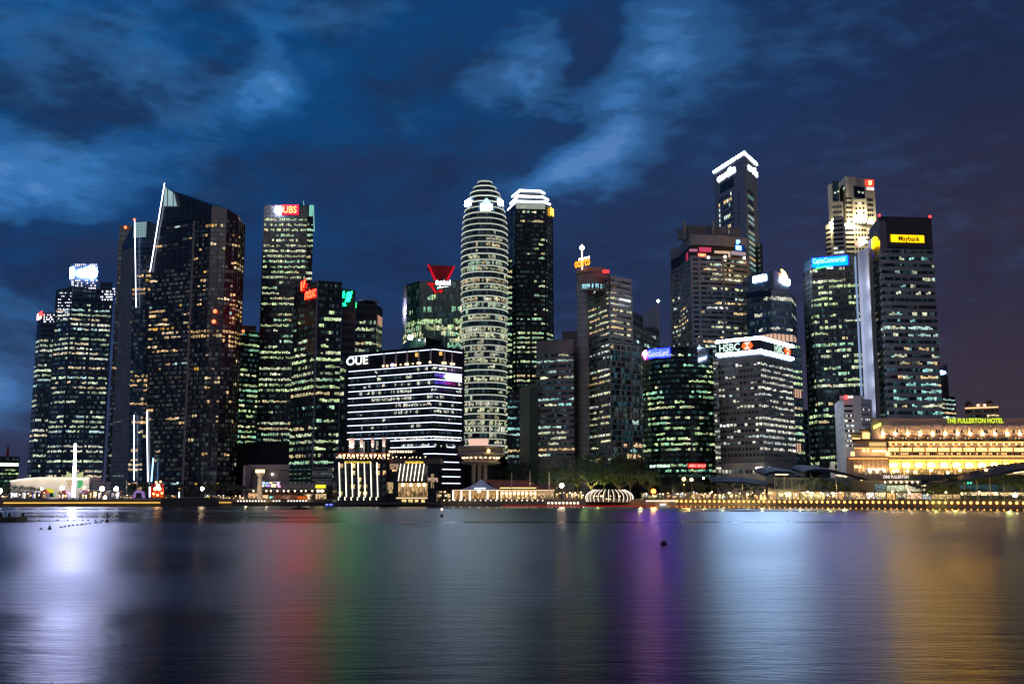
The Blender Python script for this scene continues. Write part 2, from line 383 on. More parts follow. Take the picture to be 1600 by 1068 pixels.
# ================================================================== WORLD
def world():
    w = bpy.data.worlds.new('World'); SC.world = w; w.use_nodes = True; nt = w.node_tree; nt.nodes.clear(); L = nt.links
    out = N(nt, 'ShaderNodeOutputWorld'); bg = N(nt, 'ShaderNodeBackground'); L.new(bg.outputs[0], out.inputs[0])
    tc = N(nt, 'ShaderNodeTexCoord'); sp = N(nt, 'ShaderNodeSeparateXYZ'); L.new(tc.outputs['Generated'], sp.inputs[0])
    def M(op, a, b=None, c=None):
        n = N(nt, 'ShaderNodeMath', operation=op)
        for i, x in enumerate((a, b, c)):
            if x is None: continue
            if isinstance(x, (int, float)): n.inputs[i].default_value = x
            else: L.new(x, n.inputs[i])
        return n.outputs[0]
    az = M('ARCTAN2', sp.outputs[0], sp.outputs[1]); el = M('ARCSINE', sp.outputs[2])
    ela = M('ABSOLUTE', el)
    cb = N(nt, 'ShaderNodeCombineXYZ'); L.new(az, cb.inputs[0]); L.new(ela, cb.inputs[1])
    def noise(scale, detail, sx=1, sy=1.8, off=0, rot=0):
        m = N(nt, 'ShaderNodeMapping'); m.inputs['Scale'].default_value = (sx, sy, 1); m.inputs['Location'].default_value = (off, off * .37, off); m.inputs['Rotation'].default_value = (0, 0, rot)
        L.new(cb.outputs[0], m.inputs[0]); n = N(nt, 'ShaderNodeTexNoise'); n.inputs['Scale'].default_value = scale
        n.inputs['Detail'].default_value = detail; n.inputs['Roughness'].default_value = .55; n.inputs['Distortion'].default_value = .2; L.new(m.outputs[0], n.inputs['Vector']); return n.outputs['Fac']
    n1 = noise(5, 6, 1, 1.6, 3.1, .4); n2 = noise(14, 5, 1, 1.7, 7.7, -.5); n3 = noise(3.0, 3, 1, 2.2, 1.3)
    wx = M('MULTIPLY', M('SUBTRACT', n1, .5), .08); wy = M('MULTIPLY', M('SUBTRACT', n2, .5), .06)
    azw = M('ADD', M('ADD', az, wx), M('MULTIPLY', wy, .8)); elw = M('ADD', ela, M('ADD', wy, M('MULTIPLY', wx, .5)))
    def blob(px, py, rx, ry, ang, amp):
        p = at(px, py, 100.0) - Vector((0, 0, CAMH)); a0 = math.atan2(p.x, p.y); e0 = math.asin(p.normalized().z)
        ca, sa = math.cos(R(ang)), math.sin(R(ang)); rx /= F; ry /= F
        dx = M('SUBTRACT', azw, a0); dy = M('SUBTRACT', elw, e0)
        u = M('ADD', M('MULTIPLY', dx, ca / rx), M('MULTIPLY', dy, sa / rx)); v = M('ADD', M('MULTIPLY', dx, -sa / ry), M('MULTIPLY', dy, ca / ry))
        q = M('ADD', M('MULTIPLY', u, u), M('MULTIPLY', v, v))
        return M('MULTIPLY', M('EXPONENT', M('MULTIPLY', q, -1)), amp)
    br = None      # thin bright cloud where the last daylight comes through; negative = heavier dark cloud
    for b in BLOBS:
        x = blob(*b); br = x if br is None else M('ADD', br, x)
    n4 = noise(26, 8, 1, 2.6, 5.5, .35)
    br = M('MULTIPLY', br, M('ADD', M('ADD', M('MULTIPLY', n2, 1.5), M('MULTIPLY', n4, .9)), -.22))
    br = M('ADD', br, M('MULTIPLY', M('SUBTRACT', n1, .5), .45))
    br = M('ADD', br, M('MULTIPLY', M('SUBTRACT', n4, .5), .4))
    def ramp(fac, stops):
        r = N(nt, 'ShaderNodeValToRGB'); r.color_ramp.interpolation = 'EASE'; cr = r.color_ramp
        while len(cr.elements) < len(stops): cr.elements.new(.5)
        for e, (p, c) in zip(cr.elements, stops): e.position = p; e.color = list(c) + [1]
        L.new(fac, r.inputs[0]); return r.outputs[0]
    def mix(f, a, b, bt='MIX'):
        m = N(nt, 'ShaderNodeMix', data_type='RGBA', blend_type=bt)
        if isinstance(f, (int, float)): m.inputs[0].default_value = f
        else: L.new(f, m.inputs[0])
        for i, x in ((6, a), (7, b)):
            if isinstance(x, tuple): m.inputs[i].default_value = list(x) + [1]
            else: L.new(x, m.inputs[i])
        return m.outputs[2]
    e1 = M('MULTIPLY', ela, 2.0)
    base = ramp(e1, [(0.0, (.040, .042, .085)), (.18, (.026, .040, .105)), (.45, (.007, .046, .155)), (.75, (.0035, .055, .185)), (1, (.003, .056, .195))])
    # sodium-lit purple grey haze grows towards the right of the view
    fr = M('MULTIPLY_ADD', az, 1.6, .32); frc = N(nt, 'ShaderNodeClamp'); L.new(fr, frc.inputs[0]); frc.inputs[1].default_value = 0; 
    base = mix(M('MULTIPLY', frc.outputs[0], 1.0), base, ramp(e1, [(0, (.052, .038, .050)), (.4, (.032, .027, .055)), (.8, (.012, .024, .075)), (1, (.010, .03, .095))]))
    # broken layer of heavier cloud across the left and middle of the view
    nb = noise(6, 9, 1, 2.1, 11.3, .3); mo = N(nt, 'ShaderNodeMapRange'); mo.interpolation_type = 'SMOOTHSTEP'; mo.inputs['From Min'].default_value = .44; mo.inputs['From Max'].default_value = .60; L.new(nb, mo.inputs[0])
    lf = N(nt, 'ShaderNodeMapRange'); lf.inputs['From Min'].default_value = .30; lf.inputs['From Max'].default_value = .0; lf.inputs['To Min'].default_value = .22; lf.inputs['To Max'].default_value = .62; L.new(az, lf.inputs[0])
    base = mix(M('MULTIPLY', mo.outputs[0], lf.outputs[0]), base, (.012, .024, .068))
    dk = N(nt, 'ShaderNodeClamp'); L.new(M('MULTIPLY', br, -1), dk.inputs[0]); bc = N(nt, 'ShaderNodeClamp'); L.new(br, bc.inputs[0])
    base = mix(dk.outputs[0], base, (.022, .028, .075))
    sky = ramp(bc.outputs[0], [(0, (0, 0, 0)), (.35, (.012, .055, .13)), (.7, (.032, .12, .29)), (1, (.07, .17, .36))])
    base = mix(1.0, base, sky, 'ADD')
    # the clear-sky dusk light itself, sun already under the horizon behind the camera
    ns = N(nt, 'ShaderNodeTexSky', sky_type='NISHITA'); ns.sun_disc = False; ns.sun_elevation = R(-4); ns.sun_rotation = R(200)
    base = mix(.05, base, ns.outputs[0], 'ADD')
    L.new(base, bg.inputs[0]); bg.inputs[1].default_value = 1.0
BLOBS = [(70, 280, 170, 75, 12, .62), (20, 250, 110, 60, 0, .25), (400, 150, 75, 30, 25, .75), (250, 110, 90, 40, -40, .25), (60, 60, 180, 90, 0, .30), (430, 100, 30, 60, 20, .35),
         (960, 190, 110, 60, 50, .80), (890, 265, 110, 30, 20, .75), (820, 90, 90, 60, 10, .5), (1060, 60, 90, 70, -30, .55), (820, 130, 60, 40, 0, .3),
         (925, 60, 70, 50, 40, -.5), (890, 210, 60, 22, 0, -.5), (800, 250, 60, 20, 0, -.3), (1030, 130, 40, 40, 60, -.3), (150, 380, 200, 40, 0, -.5), (110, 190, 90, 35, 10, -.35),
         (0, 600, 60, 50, 0, .75), (40, 470, 120, 30, -25, .25), (620, 200, 60, 40, 30, .12), (700, 60, 120, 60, 20, -.25), (560, 250, 120, 40, 10, -.2), (1300, 60, 160, 60, 0, .10), (540, 10, 400, 30, 0, .15), (290, 330, 60, 30, -30, -.3), (870, 360, 80, 60, 40, -.3), (480, 30, 80, 20, 0, .1)]
world()
sun = bpy.data.lights.new('sun', 'SUN'); suno = bpy.data.objects.new('sun', sun); COL.objects.link(suno)
sun.energy = .30; sun.color = (1, .90, .90); sun.angle = R(35)      # faint afterglow and city light from the bay side
suno.rotation_euler = (R(62), 0, R(-18))

# ================================================================== LAND AND WATER
SH = [(-900, 791.5), (0, 791.5), (250, 790.8), (520, 790), (700, 790), (850, 790.5), (1000, 791), (1120, 792), (1300, 794), (1450, 796), (1600, 797.5), (2300, 802)]
SHORE = [tuple(onz(x, y, 0)[:2]) for x, y in SH]
def shore(px):
    for (xa, ya), (xb, yb) in zip(SH, SH[1:]):
        if xa <= px <= xb: y = ya + (yb - ya) * (px - xa) / (xb - xa); return Vector((*onz(px, y, 0)[:2], 0))
def Ds(px): return shore(px).y
asph = surf('paving_and_asphalt', (.07, .065, .06), .85, scale=.05)
mb = MB(); far = [(9000, 9000), (-9000, 9000)]
poly = [(-9000, SHORE[0][1] + 300)] + SHORE + [(9000, 700)] + far
mb.face([(*p, LAND) for p in poly], asph)
tag(mb.build('ground'), None, kind='structure')
mb = MB(); wallm = surf('seawall_stone', (.16, .13, .10), .85, scale=.6)
for a, b in zip(poly[:-2], poly[1:-2]): mb.quad(a, b, -3, LAND - .004, wallm)
tag(mb.build('seawall'), 'long dark stone embankment wall between the bay and the promenade', 'seawall')
def water():
    m = bpy.data.materials.new('bay_water'); m.use_nodes = True; nt = m.node_tree; L = nt.links; nt.nodes.remove(nt.nodes['Principled BSDF'])
    tc = N(nt, 'ShaderNodeTexCoord')
    def nz(sx, sy, sc, det, rot=0, dist=0):
        mp = N(nt, 'ShaderNodeMapping'); mp.inputs['Scale'].default_value = (sx, sy, 1); mp.inputs['Rotation'].default_value = (0, 0, rot); L.new(tc.outputs['Object'], mp.inputs[0])
        n = N(nt, 'ShaderNodeTexNoise'); n.inputs['Scale'].default_value = sc; n.inputs['Detail'].default_value = det; n.inputs['Distortion'].default_value = dist
        L.new(mp.outputs[0], n.inputs[0]); return n.outputs['Fac']
    swath = nz(.35, 1.6, .006, 3, .05, .6)       # calmer and rougher swathes lying across the bay
    r = N(nt, 'ShaderNodeMapRange'); r.inputs['From Min'].default_value = .40; r.inputs['From Max'].default_value = .54
    r.inputs['To Min'].default_value = WR0; r.inputs['To Max'].default_value = WR1; L.new(swath, r.inputs[0])
    a1 = nz(.8, 2.4, 1.3, 5, .22, .4); a2 = nz(.5, 1.6, .35, 4, -.14, .3)
    ad = N(nt, 'ShaderNodeMath', operation='MULTIPLY_ADD'); L.new(a2, ad.inputs[0]); ad.inputs[1].default_value = 2.0; L.new(a1, ad.inputs[2])
    bp = N(nt, 'ShaderNodeBump'); bp.inputs['Strength'].default_value = 1; bp.inputs['Distance'].default_value = WB; L.new(ad.outputs[0], bp.inputs['Height'])
    # silty harbour water: Fresnel mirror over a dark scattering body
    gl = N(nt, 'ShaderNodeBsdfGlossy', distribution='BECKMANN'); gl.inputs['Color'].default_value = (.80, .90, 1, 1); L.new(r.outputs[0], gl.inputs['Roughness']); L.new(bp.outputs[0], gl.inputs['Normal'])
    fr = N(nt, 'ShaderNodeFresnel'); fr.inputs[0].default_value = 1.33; L.new(bp.outputs[0], fr.inputs['Normal']); pw = N(nt, 'ShaderNodeMath', operation='POWER'); L.new(fr.outputs[0], pw.inputs[0]); pw.inputs[1].default_value = 2.0      # waves hide part of the mirror
    fm = N(nt, 'ShaderNodeMath', operation='MULTIPLY'); L.new(pw.outputs[0], fm.inputs[0]); fm.inputs[1].default_value = WMIX; cap = N(nt, 'ShaderNodeMath', operation='SMOOTH_MIN'); L.new(fm.outputs[0], cap.inputs[0]); cap.inputs[1].default_value = .40; cap.inputs[2].default_value = .2
    df = N(nt, 'ShaderNodeBsdfDiffuse'); df.inputs[0].default_value = (.008, .018, .045, 1); mx = N(nt, 'ShaderNodeMixShader'); L.new(cap.outputs[0], mx.inputs[0])
    L.new(df.outputs[0], mx.inputs[1]); L.new(gl.outputs[0], mx.inputs[2]); L.new(mx.outputs[0], nt.nodes['Material Output'].inputs['Surface'])
    mb = MB(); mb.face([(-9000, -400, 0), (9000, -400, 0), (9000, 9000, 0), (-9000, 9000, 0)], m)
    tag(mb.build('water'), None, kind='structure')
WR0, WR1, WB, WMIX = .25, .37, .03, .78
water()

# ================================================================== TOWERS, left to right
# --- low block at the left edge
r, p, z = tower('office_block', 'low dark green glass block at the left edge with a bright white band', [(-40, 712), (31, 713)], 1250, n=8, ybase=760, lit=.15, pal='green', wall=GREEN, core=GREEN, mat=WING, cat='office block')
strip(r, sub(p, -30, 29, 722), gz(727, 1250), 3.4, emit((.85, .95, .8), 2.0))
mb = MB(); c = at(9, 712, 1250); mb.bar((c.x, c.y + 4, c.z - 1), (c.x, c.y + 4, c.z + 12), 2.2, surf('red_lattice', (.35, .03, .02)), 6, .8); mb.build('antenna', r)
# --- the two bank towers with speckled crowns
def speckle(root, pts, x0, x1, y0, y1, nx, ny, dens, seed, col=(.9, .85, 1), s=2.2, w=.9, h=1.3):
    """crown of small lit panels, one mesh"""
    rng = random.Random(seed); mb = MB(); m = emit(col, s, False); off = offset(pts, .8)
    for j in range(ny):
        for i in range(nx):
            if rng.random() > dens: continue
            x = x0 + (x1 - x0) * (i + .5) / nx; y = y0 + (y1 - y0) * (j + .5) / ny; q, (a, b) = frontpt(off, x, y)
            L = math.hypot(b[0] - a[0], b[1] - a[1]); d = ((b[0] - a[0]) / L * w / 2, (b[1] - a[1]) / L * w / 2); zz = gz(y, q[1])
            mb.quad((q[0] - d[0], q[1] - d[1]), (q[0] + d[0], q[1] + d[1]), zz - h / 2, zz + h / 2, m)
    return mb.build('crown_lights', root)
r, p, z = tower('office_tower', 'slim dark tower furthest left with a small glowing red sign at its top', [(59, 492), (66, 488), (96, 489)], 1080, 1, n=33, ybase=748, lit=.42, pal='mblue', floor_p=.7, pane=1.8, wall=NAVY, core=NAVY, mat=WINB, seed=4, top_dark=5)
speckle(r, p, 68, 95, 490, 504, 14, 4, .45, 1)
plate(r, p, 59.5, 65.5, 489, 499, emit((1, .5, .45), 6), 1)
shape(r, p, [(60, 489), (66, 485), (66, 492), (60, 495)], E_RED, 1.4)
r, p, z = tower('office_tower', 'tall dark blue tower with a stepped speckled crown and a dazzling white sign on top', [(89, 452), (113, 448), (176, 452)], 1030, 1, n=39, ybase=748, lit=.5, pal='mblue', floor_p=.85, pane=1.8, pier=1.6, pier_every=24, pier_off=.5, wall=NAVY, core=NAVY, mat=WINB, seed=11, top_dark=4, rows=['000000003330000000', '0001000012210111', None, '0000002222211122'])
b, q, _ = block(r, 'crown_block', [(110, 414), (116, 412), (153, 413)], 1034, 1, z - 2, NAVY, 25)
speckle(r, q, 117, 153, 436, 452, 12, 4, .55, 3); speckle(r, q, 117, 152, 412, 416, 12, 2, .8, 4, s=1.5); speckle(r, q, 111, 115, 438, 460, 2, 8, .8, 4)
SGN = emit((.68, .64, 1), 330)
for ex, ey, rx, ry in ((128, 426.5, 8, 5.2), (142, 425, 9.5, 7.5)): shape(r, q[1:], [(ex + rx * math.cos(k * math.pi / 8), ey + ry * math.sin(k * math.pi / 8)) for k in range(16)], SGN, 1.2 if ex < 130 else 1.4, 'sign_panel'); plate(r, q, 111.2, 115.4, 418, 434, emit((.68, .64, 1), 180), 1.2)
b, q, _ = block(r, 'crown_block', [(98, 451), (101, 449), (112, 449)], 1036, 1, z - 2, NAVY, 20); speckle(r, p, 90, 112, 455, 500, 8, 9, .45, 9, w=1.6, h=.8)
b, q, _ = block(r, 'crown_block', [(155, 440), (157, 440), (176, 441)], 1036, 1, z - 2, NAVY, 20); speckle(r, p, 157, 182, 449, 470, 12, 5, .5, 10)
# --- dark tower peeking out behind the lower sail tower
r, p, z = tower('office_tower', 'narrow dark tower showing behind the grey-sided lower residential tower, red lamp on its roof', [(187, 352), (230, 352)], 960, 0, n=50, ybase=748, lit=.05, pal='mix', wall=DARK, seed=3)
mb = MB(); c = at(196, 355, 958); mb.ball(c, 1.3, E_REDT); mb.build('beacon', r)

# --- sail shaped residential towers
def sail_low():
    D = 880
    def P(z):
        y = 774 - (z - CAMH) / D * F * .97
        t = max(0, min(1, (y - 350) / 400)); xl = 191 - 19 * t ** 1.2; xc = 212 + 0 * t - 10 * max(0, t - .0) * .9; xr = 246 - 6 * t
        return [gxy(xl, y, D + 20), gxy(xc - 3, y, D + 1), gxy((xc + xr) / 2, y, D - 2), gxy(xr, y, D + 4)]
    root = thing('residential_tower', 'lower sail-shaped residential tower with a grey curved side wall and thin white neon edge', 'tower', (at(212, 774, D).x, D, LAND))
    lev = [750, 650, 550, 450, 385]
    mb = MB(); zs = [LAND] + [gz(y, D) for y in lev[1:]]
    for a, b in zip(zs, zs[1:]):
        A, Bq = closed(P(a), 30), closed(P(b), 30); 
        for i in range(len(A)):
            j = (i + 1) % len(A); mb.face([(*A[i], a), (*A[j], a), (*Bq[j], b), (*Bq[i], b)], surf('grey_side_wall', (.16, .17, .19), .5) if i in (0, 5) else NAVY)
    A = closed(P(zs[-1]), 30); tops = [gz(384, D + 20), gz(347, D), gz(346, D), gz(350, D), gz(352, D), gz(384, D + 30)]
    for i in range(6):
        j = (i + 1) % 6; mb.face([(*A[i], zs[-1]), (*A[j], zs[-1]), (*A[j], tops[j]), (*A[i], tops[i])], NAVY)
    mb.face([(*A[i], tops[i]) for i in range(6)], NAVY)
    mb.build('body', root)
    z1 = gz(386, D)
    facade(root, lambda z: P(z)[1:], LAND + 2, z1, 54, pane=2, lit=.28, floor_p=.45, pal='warm', seed=5, wall=NAVY, mat=WINB, sill=.25, spand=.2, top_dark=2, bright=.9,
           rows=[None] * 28 + ['5669999', '9999999', '8899998'] + [None] * 16 + ['9999995', '9999999'] + [None] * 5 + ['9999999'])
    facade(root, lambda z: P(z)[:2], LAND + 2, z1 - 20, 50, pane=3.2, gap=.6, lit=.12, floor_p=.6, pal='mix', seed=6, wall=surf('grey_side_wall', (.16, .17, .19)), sill=.2, head=.55, spand=.1, bright=.6, name='side_window_band')
    q = P(gz(360, D)); mb = MB(); o = offset(q[1:3], .5)
    m = emit((.45, .75, .8), .55, False)
    for k in range(7):
        for j in range(6):
            a, b = lerp(o[0], o[1], (k + .1) / 7), lerp(o[0], o[1], (k + .9) / 7); za = gz(371 - j * 4, D); zb = gz(371 - j * 4 - 3.5, D); mb.quad(a, b, za, zb, m)
    mb.build('lit_crown_panel', root)
    ln = emit((.72, .78, 1), 6)
    for (xa, ya, xb, yb) in [(210.5, 345, 212.5, 480), (209.5, 648, 209.5, 750)]:
        mb = MB(); mb.bar(at(xa, ya, D - 3), at(xb, yb, D - 3), .22, ln, 5); mb.build('neon_line', root)
    mb = MB(); mb.ball(at(210, 343, D - 2), 1, E_REDT); mb.build('beacon', root)
sail_low()
def sail_high():
    D = 830
    ex = [(285, 258), (424, 236), (530, 231.5), (640, 229), (755, 231)]
    def P(z):
        y = 774 - (z - CAMH) / D * (F * CT + 0) * .985 * 1.0
        # exact row for this height
        lo, hi = 200.0, 774.0
        for _ in range(30):
            mid = (lo + hi) / 2
            if gz(mid, D) > z: lo = mid
            else: hi = mid
        y = (lo + hi) / 2
        for (ya, xa), (yb, xb) in zip(ex, ex[1:]):
            if y <= yb: break
        xl = xa + (xb - xa) * max(0, min(1.0, (y - ya) / (yb - ya)))
        r_ = lambda x774, d: gxy(x774 , 774, d)
        rr = [gxy(285.5, 774, D), gxy(312, 774, D - 6), gxy(337, 774, D - 6), gxy(356, 774, D), gxy(366.5, 774, D + 14)]
        return [gxy(xl, y, D + 16)] + rr
    root = thing('residential_tower', 'tallest sail-shaped dark residential tower with pointed lit tip, neon left edge and warm scattered windows', 'tower', (at(300, 774, D).x, D, LAND))
    mb = MB(); zs = [LAND] + [gz(y, D) for y in (700, 640, 580, 530, 480, 424, 380, 348)]
    for a, b in zip(zs, zs[1:]):
        A, Bq = closed(P(a), 30), closed(P(b), 30)
        for i in range(len(A)): j = (i + 1) % len(A); mb.face([(*A[i], a), (*A[j], a), (*Bq[j], b), (*Bq[i], b)], DARK)
    A = closed(P(zs[-1]), 30); T = [gz(y, D) for y in (285, 322, 324, 329, 337, 347)] + [gz(348, D + 10), gz(300, D)]
    t0 = gxy(258, 285, D + 16); top = [t0] + A[1:]; top[-1] = (t0[0] * 1.03 + 2, A[-1][1])
    for i in range(len(A)):
        j = (i + 1) % len(A); mb.face([(*A[i], zs[-1]), (*A[j], zs[-1]), (*top[j], T[j]), (*top[i], T[i])], DARK)
    for i in range(1, len(A) - 2): mb.face([(*top[0], T[0]), (*top[i], T[i]), (*top[i + 1], T[i + 1])], DARK)
    mb.build('body', root)
    z1 = gz(341, D)
    facade(root, lambda z: P(z)[:2], LAND + 6, z1, 60, pane=2.3, lit=.13, floor_p=.5, pal='warm', seed=21, wall=DARK, sill=.25, head=.2, spand=.15, bright=1.0, blk=2, top_dark=1,
         rows=[None] * 20 + ['888000000', '750000060', '666000000', '799900440', '888990033', '009988008'])
    facade(root, lambda z: P(z)[1:], LAND + 6, z1 - 2, 58, pane=2.6, gap=.25, lit=.13, floor_p=.55, pal='warm', seed=22, wall=DARK, sill=.2, head=.18, spand=.15, bright=.95, pier=.5, pier_every=5, pier_off=.7, blk=1, name='ribbed_window_band',
         rows=['00000000', '05990000', '00000000', '04000020', None, '00600070', None, '30000035', None] + ['00000099'] * 2 + [None] * 8 + ['00000099', '00030099', '00000099', '00000090', None, '99908999', '99999999', '00300699', '00400390'])
    mb = MB(); a = P(LAND)[1]; c = surf('ridge_fin', (.20, .17, .18)); mb.box(a[0] - .9, a[0] + .9, a[1] - 1.6, a[1] - .2, LAND, gz(345, D), c)
    k = 0; zz = LAND + 8
    while zz < gz(360, D): mb.box(a[0] + .9, a[0] + 4.5, a[1] - 1.2, a[1] - .3, zz, zz + .7, c); zz += 6.2
    mb.build('ridge_fin', root)
    q = P(gz(300, D)); m = emit((.5, .78, .82), .6, False); mb = MB()
    A_, B_ = at(254, 323, D + 14), at(277.5, 323, D + 6.5)
    for (xa, xb, ya, yb) in [(255.5, 261, 291, 322), (262.5, 270, 296, 322), (271.5, 276.5, 300, 322)]:
        pa, pb = at(xa, 322, D + 13.5 - (xa - 254) * .3), at(xb, 322, D + 13.5 - (xb - 254) * .3)
        mb.face([pa, pb, at(xb, yb if xb > 270 else ya + 4, pb.y), at(xa + (2 if xa < 257 else 0), ya, pa.y)], m)
    mb.build('lit_crown_panel', root)
    ln = emit((.74, .8, 1), 7)
    for (xa, ya, xb, yb) in [(257, 286, 234.5, 424), (229.3, 642, 231, 752)]:
        mb = MB(); mb.bar(at(xa, ya, D + 14.5), at(xb, yb, D + 14.5), .28, ln, 5); mb.build('neon_line', root)
    mb = MB(); mb.bar(at(239.5, 715, D + 10), at(236.5, 752, D + 10), .45, emit((.25, .55, 1), 5), 5); mb.build('neon_line', root)
    mb = MB()
    for x, y in ((336, 486), (334, 502)): mb.ball(at(x, y, D - 9), 1.5, E_REDT)
    mb.build('red_lights', root)
sail_high()

# --- middle left
r, p, z = tower('office_tower', 'dark tower with green lit floors squeezed in just right of the tall sail tower', [(366, 514), (412, 520)], 960, 0, n=22, ybase=694, lit=.72, floor_p=.9, pal='green', pane=2.2, wall=GREEN, core=GREEN, mat=WING, seed=31)
block(r, 'roof_plant', [(372, 508), (400, 509)], 955, 0, z - 1, BROWN); mb = MB(); mb.ball(at(380, 517, 950), 1.2, E_REDT); mb.build('beacon', r)
r, p, z = tower('office_tower', 'tall tower with rows of lime lit windows and a red sign beside a white lamp', [(413.5, 320.5), (480.5, 321)], 900, 0, n=44, ybase=692, lit=.7, floor_p=.85, pal='lime', pane=1.9, gap=.2, wall=DARK, core=surf('plum_cladding', (.06, .03, .04)), seed=33, pier=1.0, pier_every=18,
  rows=['000000000', '010100220', '959999999', '887999999', '888989978', '008898800', '088888821', '999999999', '888999989', '888999999', '899999999', '899999977', '069999988', '899999999', '008800000', '998800000', '887800000', '099999987', '999999999', '000000000', '000688600', '008899600', '999999900', '008000770', '000088880', '000078870', '888000000', None, None, '000000000'])
sign(r, p, 'UBS', 443, 464, 322.5, 333.5, emit((1, .72, .2), 1.6), 1.6, None)
plate(r, p, 440.5, 466.5, 320.5, 335.5, emit((1, .006, .02), 8), .9)
mb = MB(); c = at(436, 328, 899); mb.ball((c.x, c.y - .5, c.z), 3.2, emit((.85, .85, 1), 130), 8); mb.build('floodlight', r)
r2, p2, z2 = tower('office_tower', 'slender glass wing right of the tall lime windowed tower with a lit mint green top', [(481, 319.5), (490.5, 320)], 903, 0, n=43, ybase=692, lit=.8, floor_p=.85, pal='lime', wall=DARK, core=DARK, seed=35, top_dark=3, back=30)
plate(r2, p2, 483, 489, 320.5, 338, emit((.3, .85, .65), .7), .6, 'lit_crown_panel')
mb = MB(); mb.bar(at(489.8, 321, 902), at(491, 362, 902), .25, emit((.4, .9, .8), 1.2), 4); mb.bar(at(475, 322, 903), at(474, 314, 903), .3, emit((.4, .8, .8), .8), 4); mb.build('corner_tube', r2)
r, p, z = tower('podium_building', 'dark windowless podium with faint vertical ribs below the lime windowed towers', [(385, 690), (452, 692)], 870, 0, n=0, wall=DARK, cat='building')
mb = MB()
for i in range(24): q = lerp(p[0], p[1], (i + .5) / 24); mb.box(q[0] - .15, q[0] + .15, q[1] - .5, q[1] - .02, LAND, z - 1, surf('rib_metal', (.05, .07, .08)))
mb.build('ribs', r)

r, p, z = tower('office_tower', 'black cornered office tower carrying a red sign on its angled left face', [(460, 450), (496.5, 438), (534.5, 440.5)], 800, 1, n=29, ybase=750, lit=.6, floor_p=.8, pal='lime', pane=1.8, wall=DARK, core=DARK, seed=41, top_dark=6, blk=4,
  rows=['0000000000'] * 4 + ['0000040600', '0200058899', '4300064009', '0040077700', '0650067003', '5660099770', '8980099999', '5666699999', '0660009999', '8888099999', '9999999999', '9999999999', '9999999999', '0000099999', '0555500880', '0000000000', '0000087700', '7777700000'])
mb = MB(); a = p[1]; mb.box(a[0] - .6, a[0] + .6, a[1] - 1.2, a[1] + .2, LAND, z + .5, surf('ridge_fin2', (.16, .15, .20))); mb.build('corner_fin', r)
sign(r, p, 'ntuc', 478.5, 495, 451.5, 466, emit((1, .003, .001), 95), 1.4, slant=.25)
shape(r, p, [(470.5, 441), (472.5, 439.5), (471.5, 451), (473.5, 453), (471.5, 454.5), (469.5, 451)], emit((1, .003, .001), 95), 1.4); shape(r, p, [(475, 438), (477.5, 436.5), (475, 449), (473, 450)], emit((1, .003, .001), 95), 1.4)
r, p, z = tower('office_tower', 'dark mid-height tower wing with a glowing green slanted emblem near its roof', [(534.8, 450.5), (555.5, 453.5)], 808, 0, n=22, ybase=720, lit=.5, floor_p=.7, pal='lime', wall=DARK, core=DARK, seed=44, top_dark=9, bright=.9)
gm = emit((.001, 1, .14), 52)
shape(r, p, [(543, 457), (550, 455.5), (546.5, 470), (540.5, 471.5)], gm, 1.2); shape(r, p, [(537, 455), (538.2, 455), (537.4, 465), (536.3, 464)], gm, 1.2); shape(r, p, [(536.5, 473), (538.5, 474), (540.5, 477), (537, 477.5)], gm, 1.2)
mb = MB(); c = at(541, 450, 835); mb.box(c.x - 4, c.x + 4, c.y, c.y + 5, z, z + 3, BLACK); mb.build('roof_plant', r)
r, p, z = tower('office_tower', 'dark tower beside the green emblem with lime windows and a domed frame on its roof', [(556, 474), (588, 475), (597, 481)], 850, 0, n=22, ybase=720, lit=.65, floor_p=.8, pal='lime', wall=DARK, core=DARK, seed=46, top_dark=2, pier=.6, pier_every=9)
mb = MB(); c = at(575, 474, 856)
for k in range(6): t = k / 5; mb.bar((c.x - 9 + 18 * t, c.y, z), (c.x - 5 + 10 * t, c.y, z + 4.6), .35, STEEL, 4)
mb.bar((c.x - 5, c.y, z + 4.6), (c.x + 5, c.y, z + 4.6), .4, STEEL, 4); mb.lathe((c.x, c.y), [(9, z + 2), (8, z + 3), (4, z + 4.5), (0, z + 5)], GREYB, 16); mb.build('roof_frame', r)
plate(r, [gxy(553, 470, 846), gxy(559, 470, 846)], 555.5, 557.2, 472, 481, emit((.05, .9, .3), 1.5), .3, 'green_lamp')
strip(r, sub(p, 589, 596, 500), gz(505, 850), 8, emit((.9, .5, .35), .5), .7)

